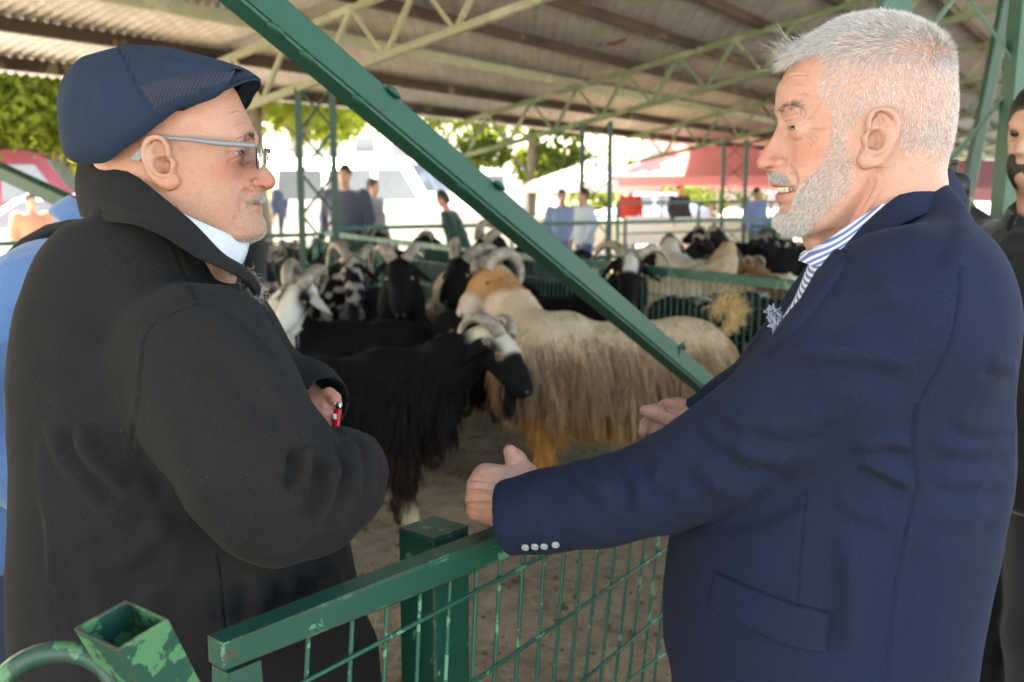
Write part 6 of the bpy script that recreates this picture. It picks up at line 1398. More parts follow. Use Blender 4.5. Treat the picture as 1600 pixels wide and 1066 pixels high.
goat('goat', 'black goat in front with one pale curled horn, standing behind the capped man\'s elbow', (-.78, 4.22, .015), R(-4), 1.03, P(770, 532, 4.18), P(823, 612, 4.05), c_black((.042, .016, .011), lambda c, *a: f_blaze((.58, .52, .42), .050, -.03, .40)(f_wool((.60, .53, .40), .05)(c, *a), *a), foot=(.40, .32, .2)), (.105, .60, .07, -.02, .030), 24000, (.05, .17), 3, res=.013, tail='down', legs=((-.04, 0), (.06, 0), (0, 0), (.05, 0)))
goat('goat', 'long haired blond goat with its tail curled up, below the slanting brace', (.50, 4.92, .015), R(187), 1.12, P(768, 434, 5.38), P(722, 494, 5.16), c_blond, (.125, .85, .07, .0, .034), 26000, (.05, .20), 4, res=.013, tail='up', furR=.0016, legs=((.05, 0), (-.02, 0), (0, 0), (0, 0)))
goat('goat', 'black goat with a white forehead blaze looking at the camera beyond the brace', (.28, 6.35, .015), R(-8), 1.08, P(986, 408, 5.95), P(978, 484, 5.65), c_black(face=f_blaze((.60, .56, .48), .034, .0, .55)), (.11, .42, .19, -.05, .030), 9000, (.04, .12), 5, tail='down')
goat('goat', 'white headed goat with black eye patch and a big spiral horn beside the coat', (-.98, 5.35, .015), R(172), 1.05, P(468, 452, 5.2), P(438, 516, 5.05), c_black(face=f_white((.70, .64, .54))), (.125, .95, .06, .0, .036), 9000, (.04, .12), 6, tail='down')
goat('goat', 'black goat facing the camera with two pale horns in a V', (-.70, 6.1, .015), R(-80), 1.05, P(624, 412, 5.55), P(626, 492, 5.35), c_black(), (.13, .36, .09, -.06, .034), 8000, (.04, .12), 7, tail='down')
def f_speck(c, p, hm, po, hf, hu, hs):
    w = ((noise3(p, 26, 3) > .12)*(p[:, 0] > .1))[:, None]*.8; c = c*(1-w)+np.array([.45, .40, .34])*w; return f_wool((.52, .44, .30), .05)(c, p, hm, po, hf, hu, hs)
goat('goat', 'black goat with wide curling horns and a speckled chest, left of the horned V', (-1.1, 6.75, .015), R(-115), 1.06, P(551, 412, 6.25), P(556, 478, 6.0), c_black(face=f_speck), (.12, .78, .17, .0, .032), 8000, (.04, .12), 8, tail='down')
goat('goat', 'cream headed goat with long grey horns behind the blond goat\'s head', (-.02, 6.25, .015), R(165), 1.08, P(728, 412, 5.9), P(694, 470, 5.75), lambda p, hm, po, hf, hu, hs: np.where((p[:, 0] > .25)[:, None], np.array([CR]), np.array([BLACK]))*(1+.1*noise3(p, 8, 1)[:, None]), (.15, .45, .10, -.04, .033), 8000, (.04, .12), 9, tail='down')
goat('goat', 'black goat with an arching horn, standing before the wire fence left of the brace', (.12, 7.2, .015), R(174), 1.10, P(764, 382, 6.7), P(728, 425, 6.6), c_black(), (.16, .40, .06, .0, .032), 7000, (.04, .12), 10, tail='down')
goat('goat', 'black goat half hidden behind the white headed one', (-1.75, 6.2, .015), R(20), 1.0, P(398, 470, 5.9), P(380, 520, 5.8), c_black(), (.11, .6, .06, 0, .028), 6000, (.04, .12), 11, tail='down')
goat('goat', 'black goat standing hidden between the front goat and the blond one', (-.1, 5.35, .015), R(8), .98, P(705, 505, 5.2), P(745, 540, 5.1), c_black(foot=(.55, .50, .42)), None, 5000, (.04, .10), 12, tail='down')
goat('goat', 'black goat looking over the fence just right of the blazed one', (.95, 6.05, .015), R(160), .95, P(1012, 470, 6.0), P(985, 500, 5.9), c_black(), None, 4000, (.04, .1), 13, tail='down') if False else None
# flocks of the farther pens: a few built, the rest copied
def c_plain(col, col2, face=None):
    def fn(p, hm, po, hf, hu, hs):
        n = (.5+.5*noise3(p, 11, 6))[:, None]; c = np.array(col)*(1-n)+np.array(col2)*n
        return c if face is None else c*(1-hm[:, None])+np.array(face)*hm[:, None]
    return fn
HD = [((.56, 0, .88, 1), (.74, .03, .78, 1)), ((.55, .08, .70, 1), (.72, .12, .56, 1)), ((.50, -.1, .90, 1), (.62, -.22, .80, 1))]
protos = {}
def far_goat(kind, head, label, loc, yaw, sc, group):
    key = (kind, head)
    if key not in protos:
        cf = {'black': c_plain(BLACK, (.02, .018, .017)), 'tan': c_plain((.40, .27, .15), (.50, .37, .23), (.55, .42, .28)), 'brown': c_plain((.14, .07, .03), (.22, .12, .06)), 'grey': c_plain((.05, .048, .045), (.09, .085, .08)), 'white': c_plain((.5, .42, .32), (.6, .52, .42))}[kind]
        r = goat('goat', label, loc, yaw, sc, *HD[head], cf, (.09, .6, .05, 0, .024) if kind in ('black', 'brown') else None, 0, seed=len(protos)+30, group=group, res=.026, wool=.018); protos[key] = r; return r
    src = protos[key]; r = src.copy(); COL.objects.link(r); r.location = loc; r.rotation_euler = (0, 0, yaw); r.scale = (sc,)*3; r['label'] = label; r['group'] = group
    for ch in src.children: c = ch.copy(); COL.objects.link(c); c.parent = r
    return r
GP = 'animals in the pen behind the tan sheep fence'; GB = 'black goats massed in the far right pen'; GL = 'black goats behind the left fence'
for kind, hd, lab, px, d, yaw, sc in (('tan', 0, 'tan animal lying level behind the blazed goat\'s horns', 1010, 8.6, 185, .95), ('brown', 1, 'ginger brown animal at the left end of the tan group', 1050, 9.0, 10, .95), ('tan', 1, 'tan sheep with its head down near the jacketed man\'s beard', 1152, 8.8, 160, 1.0), ('tan', 0, 'tan sheep standing tallest in the middle of the far group', 1108, 9.6, 60, 1.05), ('white', 2, 'pale sheep turned away behind the tan ones', 1085, 10.2, 120, 1.05), ('black', 1, 'black goat low in front of the tan sheep', 1105, 7.9, 5, .86), ('black', 1, 'black goat feeding beside the fence below the beard', 1200, 7.6, 170, .88), ('brown', 0, 'brown goat with raised head by the shirt collar', 1232, 8.4, 110, .95), ('white', 1, 'pale sheep between the black goat and the brown goat', 1180, 9.2, 20, .9)):
    p = P(px, 400, d); far_goat(kind, hd, lab, (float(p[0]), float(p[1]), .015), R(yaw), sc, GP)
g = np.random.default_rng(3)
PL = ['leftmost of the dark goats under the pink canopy', 'second dark goat from the left under the pink canopy', 'grey black goat third from the left under the canopies', 'black goat in the far pen left of the column pair', 'black goat between the two far column legs', 'grey goat just right of the far column', 'black goat in the middle of the far dark herd', 'dark goat behind the jacketed man\'s lower lip', 'greyish goat behind the jacketed man\'s chin', 'dark goat just left of the white beard\'s tip', 'black goat under the white beard in the far pen', 'grey goat next to the last of the far dark herd', 'rightmost goat of the far dark herd by the shirt collar']
for k in range(13):
    px = 1065+15.5*k+g.uniform(-5, 5); d = 12.2+g.uniform(-.9, 2.4); p = P(px, 370, d)
    far_goat(('black', 'grey')[k % 3 == 2], k % 3, PL[k], (float(p[0]), float(p[1]), .015), g.uniform(0, 6.28), g.uniform(.95, 1.1), GB)
PL = ['first dark goat behind the fence, right of the lattice column', 'dark goat behind the fence under the navy jacketed man', 'dark goat behind the fence under the grey coated man', 'greyish goat behind the fence beneath the white van', 'dark goat behind the fence under the green jacket', 'dark goat just left of the brace behind the fence', 'black goat hidden behind the brace', 'grey goat peeping out right of the brace', 'last dark goat of the left row, beside the second column']
for k in range(9):
    px = 560+42*k+g.uniform(-8, 8); d = 10.6+g.uniform(-.6, 1.2); p = P(px, 390, d)
    far_goat(('black', 'grey')[k % 4 == 3], (0, 2, 1)[k % 3], PL[k], (float(p[0]), float(p[1]), .015), g.uniform(0, 6.28), g.uniform(.95, 1.08), GL)
for k, (px, d, yw) in enumerate(((470, 11.6, 170), (515, 12.0, 30))):
    p = P(px, 390, d); far_goat('black', 0, ('shaggy black goat left of the nearest lattice column', 'black goat between the legs of the nearest lattice column')[k], (float(p[0]), float(p[1]), .015), R(yw), 1.08, 'goats by the lattice column')
# ------------------------------------------------------------------ the sunny yard beyond the shed
def m_leaf(name, c1, c2):
    t = NT(name); rnd = t.node('ObjectInfo').outputs['Random']; v = t.node('NewGeometry').outputs['Position']; n = t.noise(v, 1.7, 3, .7); n2 = t.noise(v, 11, 2)
    c = t.mix(t.math('MULTIPLY', t.math('ADD', n, n2), .5), c1, c2)
    d = t.node('BsdfDiffuse'); tr = t.node('BsdfTranslucent'); t.t.links.new(c, d.inputs[0]); t.t.links.new(t.mix(.6, c, (.34, .40, .05)), tr.inputs[0])
    mx = t.node('MixShader'); mx.inputs[0].default_value = .45; t.t.links.new(d.outputs[0], mx.inputs[1]); t.t.links.new(tr.outputs[0], mx.inputs[2]); t.t.links.new(mx.outputs[0], t.out.inputs[0]); return t.m
M_leaf = m_leaf('spring_leaves', (.075, .11, .018), (.16, .19, .035)); M_leaf2 = m_leaf('dark_leaves', (.028, .055, .02), (.06, .09, .03)); M_bark = plain('bark', (.16, .125, .09), .9, var=.35, scale=5, bump=.8, bscale=18)
def tree(label, px, d, h, cr, cw, nl, seed, mat, trunk_h=.4, tr=.18, ls=.20, group='trees beyond the yard', conif=False):
    g = np.random.default_rng(seed); p = P(px, 300, d); root = empty('tree', (float(p[0]), float(p[1]), .02), 0, label, 'tree', group)
    mb = MB(); th = h*trunk_h; n = 9; z = np.linspace(0, h*.86, n); w = np.stack([.10*np.sin(z*.8+seed), .10*np.cos(z*.7+seed*2), z], 1); mb.tube(w, np.interp(z, [0, .4, th, h], [tr*1.35, tr, tr*.75, .02]), 10)
    cl = []
    for k in range(16):
        f_ = g.uniform(.0, 1.); zz = th*.85+(h*.95-th*.85)*f_; a = g.uniform(0, 6.28); prof = (math.sin(math.pi*(.12+.8*f_))**.7 if not conif else (1.02-f_)); rr = cw*prof*g.uniform(.35, .95)
        e = np.array([rr*math.cos(a), rr*math.sin(a), zz]); s_ = np.array([np.interp(zz*.72, z, w[:, 0]), np.interp(zz*.72, z, w[:, 1]), zz*.72]); m = (s_+e)/2+[0, 0, .25]
        mb.tube([s_, m, e], [tr*.32, tr*.2, .015], 6); cl.append((e, cr*g.uniform(.6, 1.15)))
    mb.build('trunk', M_bark, root, True).matrix_parent_inverse = Matrix()
    C = []
    for e, r in cl:
        k = nl//len(cl); q = g.normal(size=(k, 3)); q /= np.linalg.norm(q, axis=1)[:, None]; C.append(e+q*(r*g.random(k)**.42)[:, None]*np.array([1, 1, .72]))
    C = np.vstack(C); k = len(C); a = g.normal(size=(k, 3)); a /= np.linalg.norm(a, axis=1)[:, None]; b = np.cross(a, g.normal(size=(k, 3))); b /= np.linalg.norm(b, axis=1)[:, None]; s_ = (ls*g.uniform(.5, 1.2, k))[:, None]
    V = np.stack([C-a*s_, C+b*s_*.5, C+a*s_, C-b*s_*.5], 1).reshape(-1, 3); mesh_obj('crown', V, np.arange(4*k).reshape(k, 4), mat, root, world=False)
    return root
for a in (('large leafy tree at the left edge above the blue shirt', -10, 21, 8.5, 1.5, 3.2, 15000, 1, M_leaf, .28, .2, .13), ('bright leafy tree between the left edge and the flat cap', 95, 25, 9, 1.6, 3.2, 15000, 2, M_leaf, .25, .2, .13), ('thick trunked tree just right of the capped man\'s glasses', 406, 17.5, 8, 1.4, 2.8, 6500, 3, M_leaf, .50, .21), ('tree with yellow green crown between the thick trunk and the column', 470, 30, 9, 1.6, 3.4, 7000, 4, M_leaf, .2, .2), ('light green tree behind the white van', 640, 36, 9, 1.7, 3.4, 6500, 5, M_leaf, .2, .2), ('dark drooping tree with a bare trunk, left of the second column', 826, 27, 7, 1.0, 2.4, 5500, 6, M_leaf2, .34, .18), ('far tree behind the pink canopy', 1110, 48, 10, 1.9, 4.2, 6000, 9, M_leaf2, .2, .2), ('tree behind the first row of trees, far left', -60, 33, 11, 2, 4, 6000, 11, M_leaf, .2, .2), ('dark tree between two bright crowns at the left', 40, 36, 11, 2, 4, 6000, 12, M_leaf2, .2, .2), ):
    tree(*a)
# hedge at the far edge of the yard
g = np.random.default_rng(9); 
def shrub(label, px, d, r, seed):
    p = P(px, 300, d); root = empty('shrub', (float(p[0]), float(p[1]), .02), 0, label, 'shrub', 'shrubs along the yard'); g = np.random.default_rng(seed); k = 1500
    q = g.normal(size=(k, 3)); q /= np.linalg.norm(q, axis=1)[:, None]; C = q*(r*g.random(k)**.35)[:, None]*np.array([1.3, 1.1, .8])+np.array([0, 0, r*.75]); a = g.normal(size=(k, 3)); a /= np.linalg.norm(a, axis=1)[:, None]; b = np.cross(a, g.normal(size=(k, 3))); s_ = (.13*g.uniform(.5, 1.2, k))[:, None]
    mesh_obj('foliage', np.stack([C-a*s_, C+b*s_*.4, C+a*s_, C-b*s_*.4], 1).reshape(-1, 3), np.arange(4*k).reshape(k, 4), M_leaf2, root, world=False); mb = MB()
    for i in range(5): mb.tube([(0, 0, 0), (g.uniform(-.3, .3)*r, g.uniform(-.3, .3)*r, r*.5), (g.uniform(-.7, .7)*r, g.uniform(-.6, .6)*r, r)], [.03, .02, .008], 5)
    mb.build('stem', M_bark, root).matrix_parent_inverse = Matrix()
for k, (px, d, lb) in enumerate(((20, 28, 'dark shrub under the left trees, leftmost'), (85, 29, 'dark shrub under the left trees, by the white car'), (470, 27, 'dark shrub behind the officer in navy'), (930, 40, 'low shrub behind the white canopy'), (1080, 42, 'low shrub under the pink canopy'))): shrub(lb, px, d, 1.1, 40+k)
# vehicles
M_glass = plain('glare_paled_glass', (.22, .24, .26), .06); M_tyre = plain('tyre', (.015,)*3, .8); M_rim = plain('rim', (.4, .4, .42), .3, .8); M_lampr = plain('tail_lamp', (.4, .01, .01), .2); M_lampw = plain('head_lamp', (.75, .75, .72), .15)  # window glass paled in its colour for glare and sky reflection
def vehicle(name, cat, label, px, d, yaw, prof, L, Wd, col, wins, wheels, wr=.33, group=None):
    p = P(px, 300, d); root = empty(name, (float(p[0]), float(p[1]), .025), yaw, label, cat, group); m = plain(name+'_paint', col, .25, var=.03); import bmesh
    bm = bmesh.new(); n = len(prof); top = max(z for _, z in prof); tw = lambda z: Wd/2*(1-.16*max(0, (z-top*.52)/(top*.48))**1.3)
    vs = [[bm.verts.new((x, s_*tw(z), z)) for x, z in prof] for s_ in (-1, 1)]
    bm.faces.new(vs[0]); bm.faces.new(vs[1][::-1])
    for i in range(n): j = (i+1) % n; bm.faces.new((vs[0][j], vs[0][i], vs[1][i], vs[1][j]))
    bmesh.ops.recalc_face_normals(bm, faces=bm.faces); bmesh.ops.bevel(bm, geom=bm.edges[:], offset=.06, segments=3, affect='EDGES'); me = bpy.data.meshes.new('body'); bm.to_mesh(me); bm.free(); me.materials.append(m); me.polygons.foreach_set('use_smooth', [True]*len(me.polygons))
    o = bpy.data.objects.new('body', me); link(o, root)
    for w in wins:
        for s_ in (-1, 1):
            V = [(x, s_*(tw(z)+.006), z) for x, z in w]+[(x, s_*(tw(z)-.02), z) for x, z in w]; k = len(w)
            mesh_obj('window', V, [tuple(range(k)), tuple(range(2*k-1, k-1, -1))]+[(i, (i+1) % k, k+(i+1) % k, k+i) for i in range(k)], M_glass, root, world=False)
    (fx0, fz0), (fx1, fz1) = wheels[2]; V = [(fx0+.012, -tw(fz0)*.88, fz0), (fx0+.012, tw(fz0)*.88, fz0), (fx1+.012, tw(fz1)*.86, fz1), (fx1+.012, -tw(fz1)*.86, fz1)]; V += [(x-.03, y, z) for x, y, z in V]
    mesh_obj('windscreen', V, _BF, M_glass, root, world=False)
    for wx in wheels[:2]:
        for s_ in (-1, 1):
            V, Fc = tube_geo([(wx+wr*.78*math.cos(a), s_*(Wd/2-.10), wr+wr*.78*math.sin(a)) for a in np.linspace(0, 2*math.pi, 25)], wr*.24, 8, False); t_ = mesh_obj('wheel', V, Fc, M_tyre, root, True, world=False)
            V = [(wx, s_*(Wd/2-.02), wr)]+[(wx+wr*.6*math.cos(a), s_*(Wd/2-.05), wr+wr*.6*math.sin(a)) for a in np.linspace(0, 2*math.pi, 17)[:-1]]; mesh_obj('rim', V, [(0, i+1, (i+1) % 16+1) for i in range(16)], M_rim, t_, world=False)
    xf = max(x for x, _ in prof); xb = min(x for x, _ in prof)
    for s_ in (-1, 1):
        a = rounded_box('headlight', (.06, .34, .16), M_lampw, .02, root); a.location = (xf-.03, s_*(Wd/2-.28), .72); b = rounded_box('tail_light', (.05, .14, .3), M_lampr, .02, root); b.location = (xb+.02, s_*(Wd/2-.14), .85)
    a = rounded_box('bumper', (.14, Wd*.94, .2), plain('bumper_black', (.03,)*3, .5), .03, root); a.location = (xf-.0, 0, .42)
    return root
VAN = [(-2.5, .30), (2.4, .30), (2.55, .55), (2.5, .95), (1.75, 1.25), (1.1, 2.15), (.8, 2.28), (-2.4, 2.28), (-2.52, 2.1)]
VW = [[(.35, 1.30), (1.45, 1.30), (.95, 2.0), (.35, 2.0)], [(-.95, 1.30), (.2, 1.30), (.2, 2.0), (-.95, 2.0)], [(-2.3, 1.30), (-1.1, 1.30), (-1.1, 2.0), (-2.3, 2.0)]]
CARP = [(-2.1, .28), (2.1, .28), (2.18, .5), (2.1, .78), (1.0, .95), (.35, 1.42), (-.9, 1.47), (-1.7, 1.02), (-2.12, .92)]
CW = [[(-.25, .98), (.85, .98), (.32, 1.35), (-.25, 1.38)], [(-1.45, 1.0), (-.35, .98), (-.35, 1.38), (-.88, 1.40)]]
vehicle('parked_van', 'van', 'white van parked in the yard behind the nearest lattice column', 596, 24, R(-20), VAN, 5, 1.95, (.78, .78, .77), VW, (-1.6, 1.55, ((1.72, 1.27), (1.12, 2.12))))
vehicle('parked_van', 'van', 'dark red van cut by the left edge under the trees', -6, 20, R(12), VAN, 5, 1.9, (.45, .10, .13), VW, (-1.6, 1.55, ((1.72, 1.27), (1.12, 2.12))))
vehicle('parked_car', 'car', 'white car with pinkish bonnet parked right of the red van', 92, 14.5, R(190), CARP, 4.2, 1.75, (.75, .72, .72), CW, (-1.3, 1.3, ((.98, .97), (.36, 1.40))), .31)
vehicle('parked_car', 'car', 'blue car standing under the pink canopy', 1010, 33, R(170), CARP, 4.2, 1.75, (.30, .40, .58), CW, (-1.3, 1.3, ((.98, .97), (.36, 1.40))), .31)
vehicle('parked_van', 'van', 'white van beyond the slanting brace', 700, 33, R(160), VAN, 5, 1.95, (.78, .78, .78), VW, (-1.6, 1.55, ((1.72, 1.27), (1.12, 2.12))))
# canopies
def canopy(label, px, d, yaw, L, Wd, h0, h1, col, val=.35, ridge=.0):
    p = P(px, 300, d); root = empty('market_canopy', (float(p[0]), float(p[1]), .025), yaw, label, 'canopy', 'market canopies'); t = NT('canopy_cloth'); tr = t.node('BsdfTranslucent'); df = t.node('BsdfDiffuse'); tr.inputs[0].default_value = (*col, 1); df.inputs[0].default_value = (*col, 1); mx = t.node('MixShader'); mx.inputs[0].default_value = .45
    t.t.links.new(df.outputs[0], mx.inputs[1]); t.t.links.new(tr.outputs[0], mx.inputs[2]); t.t.links.new(mx.outputs[0], t.out.inputs[0])
    n = 14; V = []; 
    for i in range(n+1):
        for j in range(n+1):
            u, v = i/n*2-1, j/n*2-1; r = max(max(0, (abs(u)-ridge)/(1-ridge)), abs(v)); V.append((u*L/2, v*Wd/2, h1-(h1-h0)*(r**.85)))
    mesh_obj('canopy_roof', V, grid_faces(n+1, n+1), t.m, root, False, world=False)
    c = [(-L/2, -Wd/2), (L/2, -Wd/2), (L/2, Wd/2), (-L/2, Wd/2)]; V = []
    for k in range(4):
        a, b = c[k], c[(k+1) % 4]; V = [(a[0], a[1], h0), (b[0], b[1], h0), (b[0], b[1], h0-val), (a[0], a[1], h0-val)]; mesh_obj('valance', V, [(0, 1, 2, 3)], t.m, root, world=False)
        mb = MB(); mb.bar((a[0]*.98, a[1]*.98, 0), (a[0]*.98, a[1]*.98, h0), .05); mb.build('pole', M_rim, root).matrix_parent_inverse = Matrix()
canopy('white pointed canopy left of the second lattice column', 925, 25, R(15), 2.7, 2.7, 1.72, 2.35, (.74, .74, .75), .25)
canopy('large pink red canopy left of the jacketed man\'s face', 1110, 25, R(-14), 4.6, 3.6, 1.85, 2.6, (.78, .34, .36), .22, .45)
canopy('second pink canopy behind the jacketed man\'s nose', 1235, 29, R(-14), 4.4, 3.4, 1.8, 2.5, (.78, .36, .38), .25, .45)
canopy('pink canopy seen past the bearded man at the right', 1560, 20, R(-10), 5.0, 3.6, 1.55, 2.1, (.78, .34, .37), .25, .45)
# market tables under the canopies
def stall(label, px, d, yaw, L, col):
    p = P(px, 300, d); r = empty('market_table', (float(p[0]), float(p[1]), .025), yaw, label, 'table', 'market tables'); a = rounded_box('table_top', (L, .8, .04), plain('table_top', col, .7), .01, r); a.location = (0, 0, .86)
    for x in (-1, 1):
        for y in (-1, 1): mb = MB(); mb.bar((x*(L/2-.08), y*.33, 0), (x*(L/2-.08), y*.33, .84), .05); mb.build('leg', M_rim, r).matrix_parent_inverse = Matrix()
    a = rounded_box('table_skirt', (L*.98, .02, .62), plain('table_skirt', tuple(min(.8, c*1.1) for c in col), .85), .004, r); a.location = (0, -.41, .53)
stall('white draped market table left of the second column', 860, 22, R(4), 3.2, (.62, .60, .56)); stall('pale market table beyond the brace', 770, 23, R(6), 3.0, (.66, .60, .50)); stall('market table under the pink canopy', 1110, 24, R(-12), 4, (.62, .64, .62))
# apartment block
def block(label, px, d, wd, h, col, nf, nb, yaw):
    p = P(px, 300, d); r = empty('apartment_block', (float(p[0]), float(p[1]), .02), yaw, label, 'building', 'apartment blocks'); m = plain('render_wall', col, .9); o = rounded_box('wall', (wd, 9, h), m, .05, r, 1); o.location = (0, 4.5, h/2); o = rounded_box('roof', (wd+.8, 9.8, .3), plain('roof_tile', (.3, .12, .08), .8), .05, r, 1); o.location = (0, 4.5, h+.16)
    wm = None
    for i in range(nf):
        for j in range(nb):
            x = -wd/2+wd*(j+.5)/nb; z = 1.6+i*(h-.8)/nf
            w = rounded_box('window', (1.3, .12, 1.4), M_glass, .02, r, 1); w.location = (x, -.02, z)
            if j % 2 == 0: b = rounded_box('balcony', (2.2, 1.1, .9), plain('balcony_wall', tuple(c*1.1 for c in col), .9), .03, r, 1); b.location = (x, -.56, z-.75)
block('pale apartment block with balconies above the white van', 600, 70, 16, 12.5, (.62, .58, .50), 4, 6, R(-8)); block('far pale block behind the left trees', 200, 90, 18, 12, (.55, .50, .45), 4, 6, R(6)); block('far pink block behind the canopies', 1180, 95, 22, 10, (.60, .42, .40), 3, 7, R(-5))
# low boarded wall of the yard
def board_wall(label, p0, p1, h, col):
    a, b = P(p0[0], 300, p0[1]), P(p1[0], 300, p1[1]); a[2] = b[2] = .02; L = np.linalg.norm(b-a); d = (b-a)/L; r = empty('board_wall', tuple(a), 0, label, 'wall', 'low walls of the yard'); m = plain('whitewash', col, .85, var=.08, scale=2); n = int(L/1.25)
    for i in range(n): bar('board', a+d*(L*i/n+.01)+np.array([0, 0, h/2]), a+d*(L*(i+1)/n-.015)+np.array([0, 0, h/2]), .05, h, m, r, key='board%.2f' % h, up=(0, 0, 1)); bar('post', a+d*L*i/n, a+d*L*i/n+np.array([0, 0, h+.06]), .07, .07, M_fence, r, key='bpost')
board_wall('whitewashed board wall beyond the slanting brace', (600, 20.5), (905, 19.5), 1.0, (.66, .63, .57)); board_wall('low whitewashed wall behind the blue shirt', (-120, 13), (150, 15.5), .95, (.62, .60, .57))
# ------------------------------------------------------------------ other people
_sk = {}
def person(label, px, d, h, yaw, jac, trou, hair=(.03, .022, .016), skin=(.50, .29, .20), arms=None, res=.02, group=None, pos=None, beard=None, open_front=None, headturn=0., lean=0., cap=None):
    p = P(px, 300, d) if pos is None else np.array(pos); root = empty('person', (float(p[0]), float(p[1]), .02), yaw, label, 'person', group); k = h/1.75; root.scale = (k,)*3
    arms = arms or (((.0, .23, 1.40), (-.03, .30, 1.12), (.12, .29, .88)), ((.0, -.23, 1.40), (-.03, -.30, 1.12), (.10, -.29, .88)))
    def mk(f, name, mat, it=1, tint=False):
        V, Fq = f.mesh(it); V[:, 0] += lean*np.maximum(V[:, 2]-.95, 0)
        o = mesh_obj(name, V, Fq, mat, root, True, world=False)
        if tint: add_color(o, 'tint', np.ones((len(V), 3)))
        return V
    lo, hi = np.array([-.42, -.46, 0]), np.array([.52, .46, 1.86])
    f = SDF(lo, hi, res); f.cone((0, 0, .95), (-.01, 0, 1.30), .11, .105, .05); f.cone((0, 0, 1.4), (.02, 0, 1.54), .062, .056, .04)
    for (s_, e_, w_) in arms:
        f.chain([s_, e_, w_], [.055, .042, .028], .03); dv = np.array(w_)-np.array(e_); dv /= np.linalg.norm(dv); w_ = np.array(w_); f.cone(w_, w_+dv*.08, .032, .034, .02)
        for q in (-.024, -.008, .008, .024): f.cone(w_+dv*.08+[q, 0, 0], w_+dv*.165+[q*1.2+.012, 0, -.01], .0105, .008, .004)
        f.cone(w_+dv*.03, w_+dv*.10+[.04, 0, 0], .013, .010, .006)
    legs_sdf(f, 0, 0, 0, .92, .10, .09, .05)
    c, s = math.cos(headturn), math.sin(headturn); hp = lambda x, y, z: (.02+x*c-y*s, x*s+y*c, z)
    f.ell(hp(-.005, 0, 1.665), (.098, .076, .105), .01); f.ell(hp(.03, 0, 1.60), (.062, .056, .075), .03); f.cone(hp(.045, 0, 1.555), hp(.07, 0, 1.56), .04, .028, .03)
    f.cone(hp(.088, 0, 1.655), hp(.108, 0, 1.615), .011, .016, .012); f.ell(hp(.08, .032, 1.655), (.02, .018, .012), .008, 's'); f.ell(hp(.08, -.032, 1.655), (.02, .018, .012), .008, 's')
    f.cone(hp(.08, .03, 1.675), hp(.085, -.03, 1.675), .016, .016, .012)
    for q in (-1, 1): f.ell(hp(.0, q*.078, 1.635), (.020, .008, .032), .004)
    key = skin
    if key not in _sk: _sk[key] = m_skin('skin', skin, tuple(x*.7 for x in skin))
    mk(f, 'body', _sk[key], 1, True)
    for q in (-1, 1): V_, F_ = _sph(np.array(hp(.082, q*.031, 1.657)), .0115); V_[:, 0] += lean*np.maximum(V_[:, 2]-.95, 0); mesh_obj('eye', V_, F_, M_eyedark, root, True, world=False)
    f = SDF(lo, hi, res); f.stack([.80, .95, 1.15, 1.32, 1.42, 1.47], [0, 0, .01, .0, -.005, 0], [0]*6, [.155, .160, .160, .150, .11, .07], [.215, .215, .215, .225, .19, .09], 2.4, 0)
    for (s_, e_, w_) in arms: f.chain([s_, e_, np.array(e_)+(np.array(w_)-np.array(e_))*.98], [.088, .066, .052], .05)
    if res < .015:
        _m0 = f.mesh
        def _cr(it): V_, F_ = _m0(it); V_, F_ = subdivide(V_, F_); return V_+vnormals(V_, F_)*(.008*((1-np.abs(noise3(V_*np.array([1, 1, .7]), 9, 4)))**3-.3)+.004*((1-np.abs(noise3(V_, 20, 6)))**3-.3))[:, None], F_
        f.mesh = _cr
    V = mk(f, 'jacket', jac if not isinstance(jac, tuple) else m_cloth('jacket_cloth', jac, tuple(x*1.3+.002 for x in jac)), 2)
    if res < .015:
        ring = [(.012+.082*math.cos(t_), .078*math.sin(t_), 1.485-.035*math.cos(t_)) for t_ in np.linspace(.25, 2*math.pi-.25, 40)]
        V_, F_ = tube_geo(ring, .008, 8, True, 3.0); V_ = np.array(V_); V_[:, 0] += lean*np.maximum(V_[:, 2]-.95, 0); mesh_obj('collar', V_, F_, jac, root, True, world=False)
    f = SDF((-.3, -.35, .04), (.3, .35, 1.02), res); legs_sdf(f, 0, 0, 0, .93, .10, .125, .078); f.ell((0, 0, .93), (.14, .18, .10), .04); mk(f, 'trousers', m_cloth('trouser_cloth', trou, tuple(x*1.3+.002 for x in trou)), 1)
    shoes_local(root)
    f = SDF((-.14, -.14, 1.5), (.2, .14, 1.83), min(res, .012)); f.ell(hp(-.012, 0, 1.677), (.104, .083, .112), .0); f.ell(hp(.10, 0, 1.60), (.075, .11, .095), .012, 's'); f.ell(hp(.0, 0, 1.52), (.2, .2, .075), .01, 's')
    V, Fq = f.mesh(1); V[:, 0] += lean*np.maximum(V[:, 2]-.95, 0); V += vnormals(V, Fq)*(.003*noise3(V, 60, 3))[:, None]; mesh_obj('hair' if cap is None else 'cap', V, Fq, plain('dark_hair', hair if cap is None else cap, .5, var=.3, scale=60), root, True, world=False)
    if beard:
        f = SDF((-.05, -.12, 1.48), (.2, .12, 1.68), .008); f.ell(hp(.035, 0, 1.585), (.066, .061, .072), 0); f.ell(hp(.06, 0, 1.66), (.09, .1, .05), .01, 's'); f.ell(hp(.105, 0, 1.592), (.02, .022, .007), .004, 's'); V, Fq = f.mesh(1); V[:, 0] += lean*np.maximum(V[:, 2]-.95, 0); V += vnormals(V, Fq)*(.0015*noise3(V, 120, 3))[:, None]; mesh_obj('beard', V, Fq, plain('beard_hair', beard, .6, var=.4, scale=150), root, True, world=False)
    return root
M_eyedark = plain('eye_dark', (.03, .025, .02), .1)
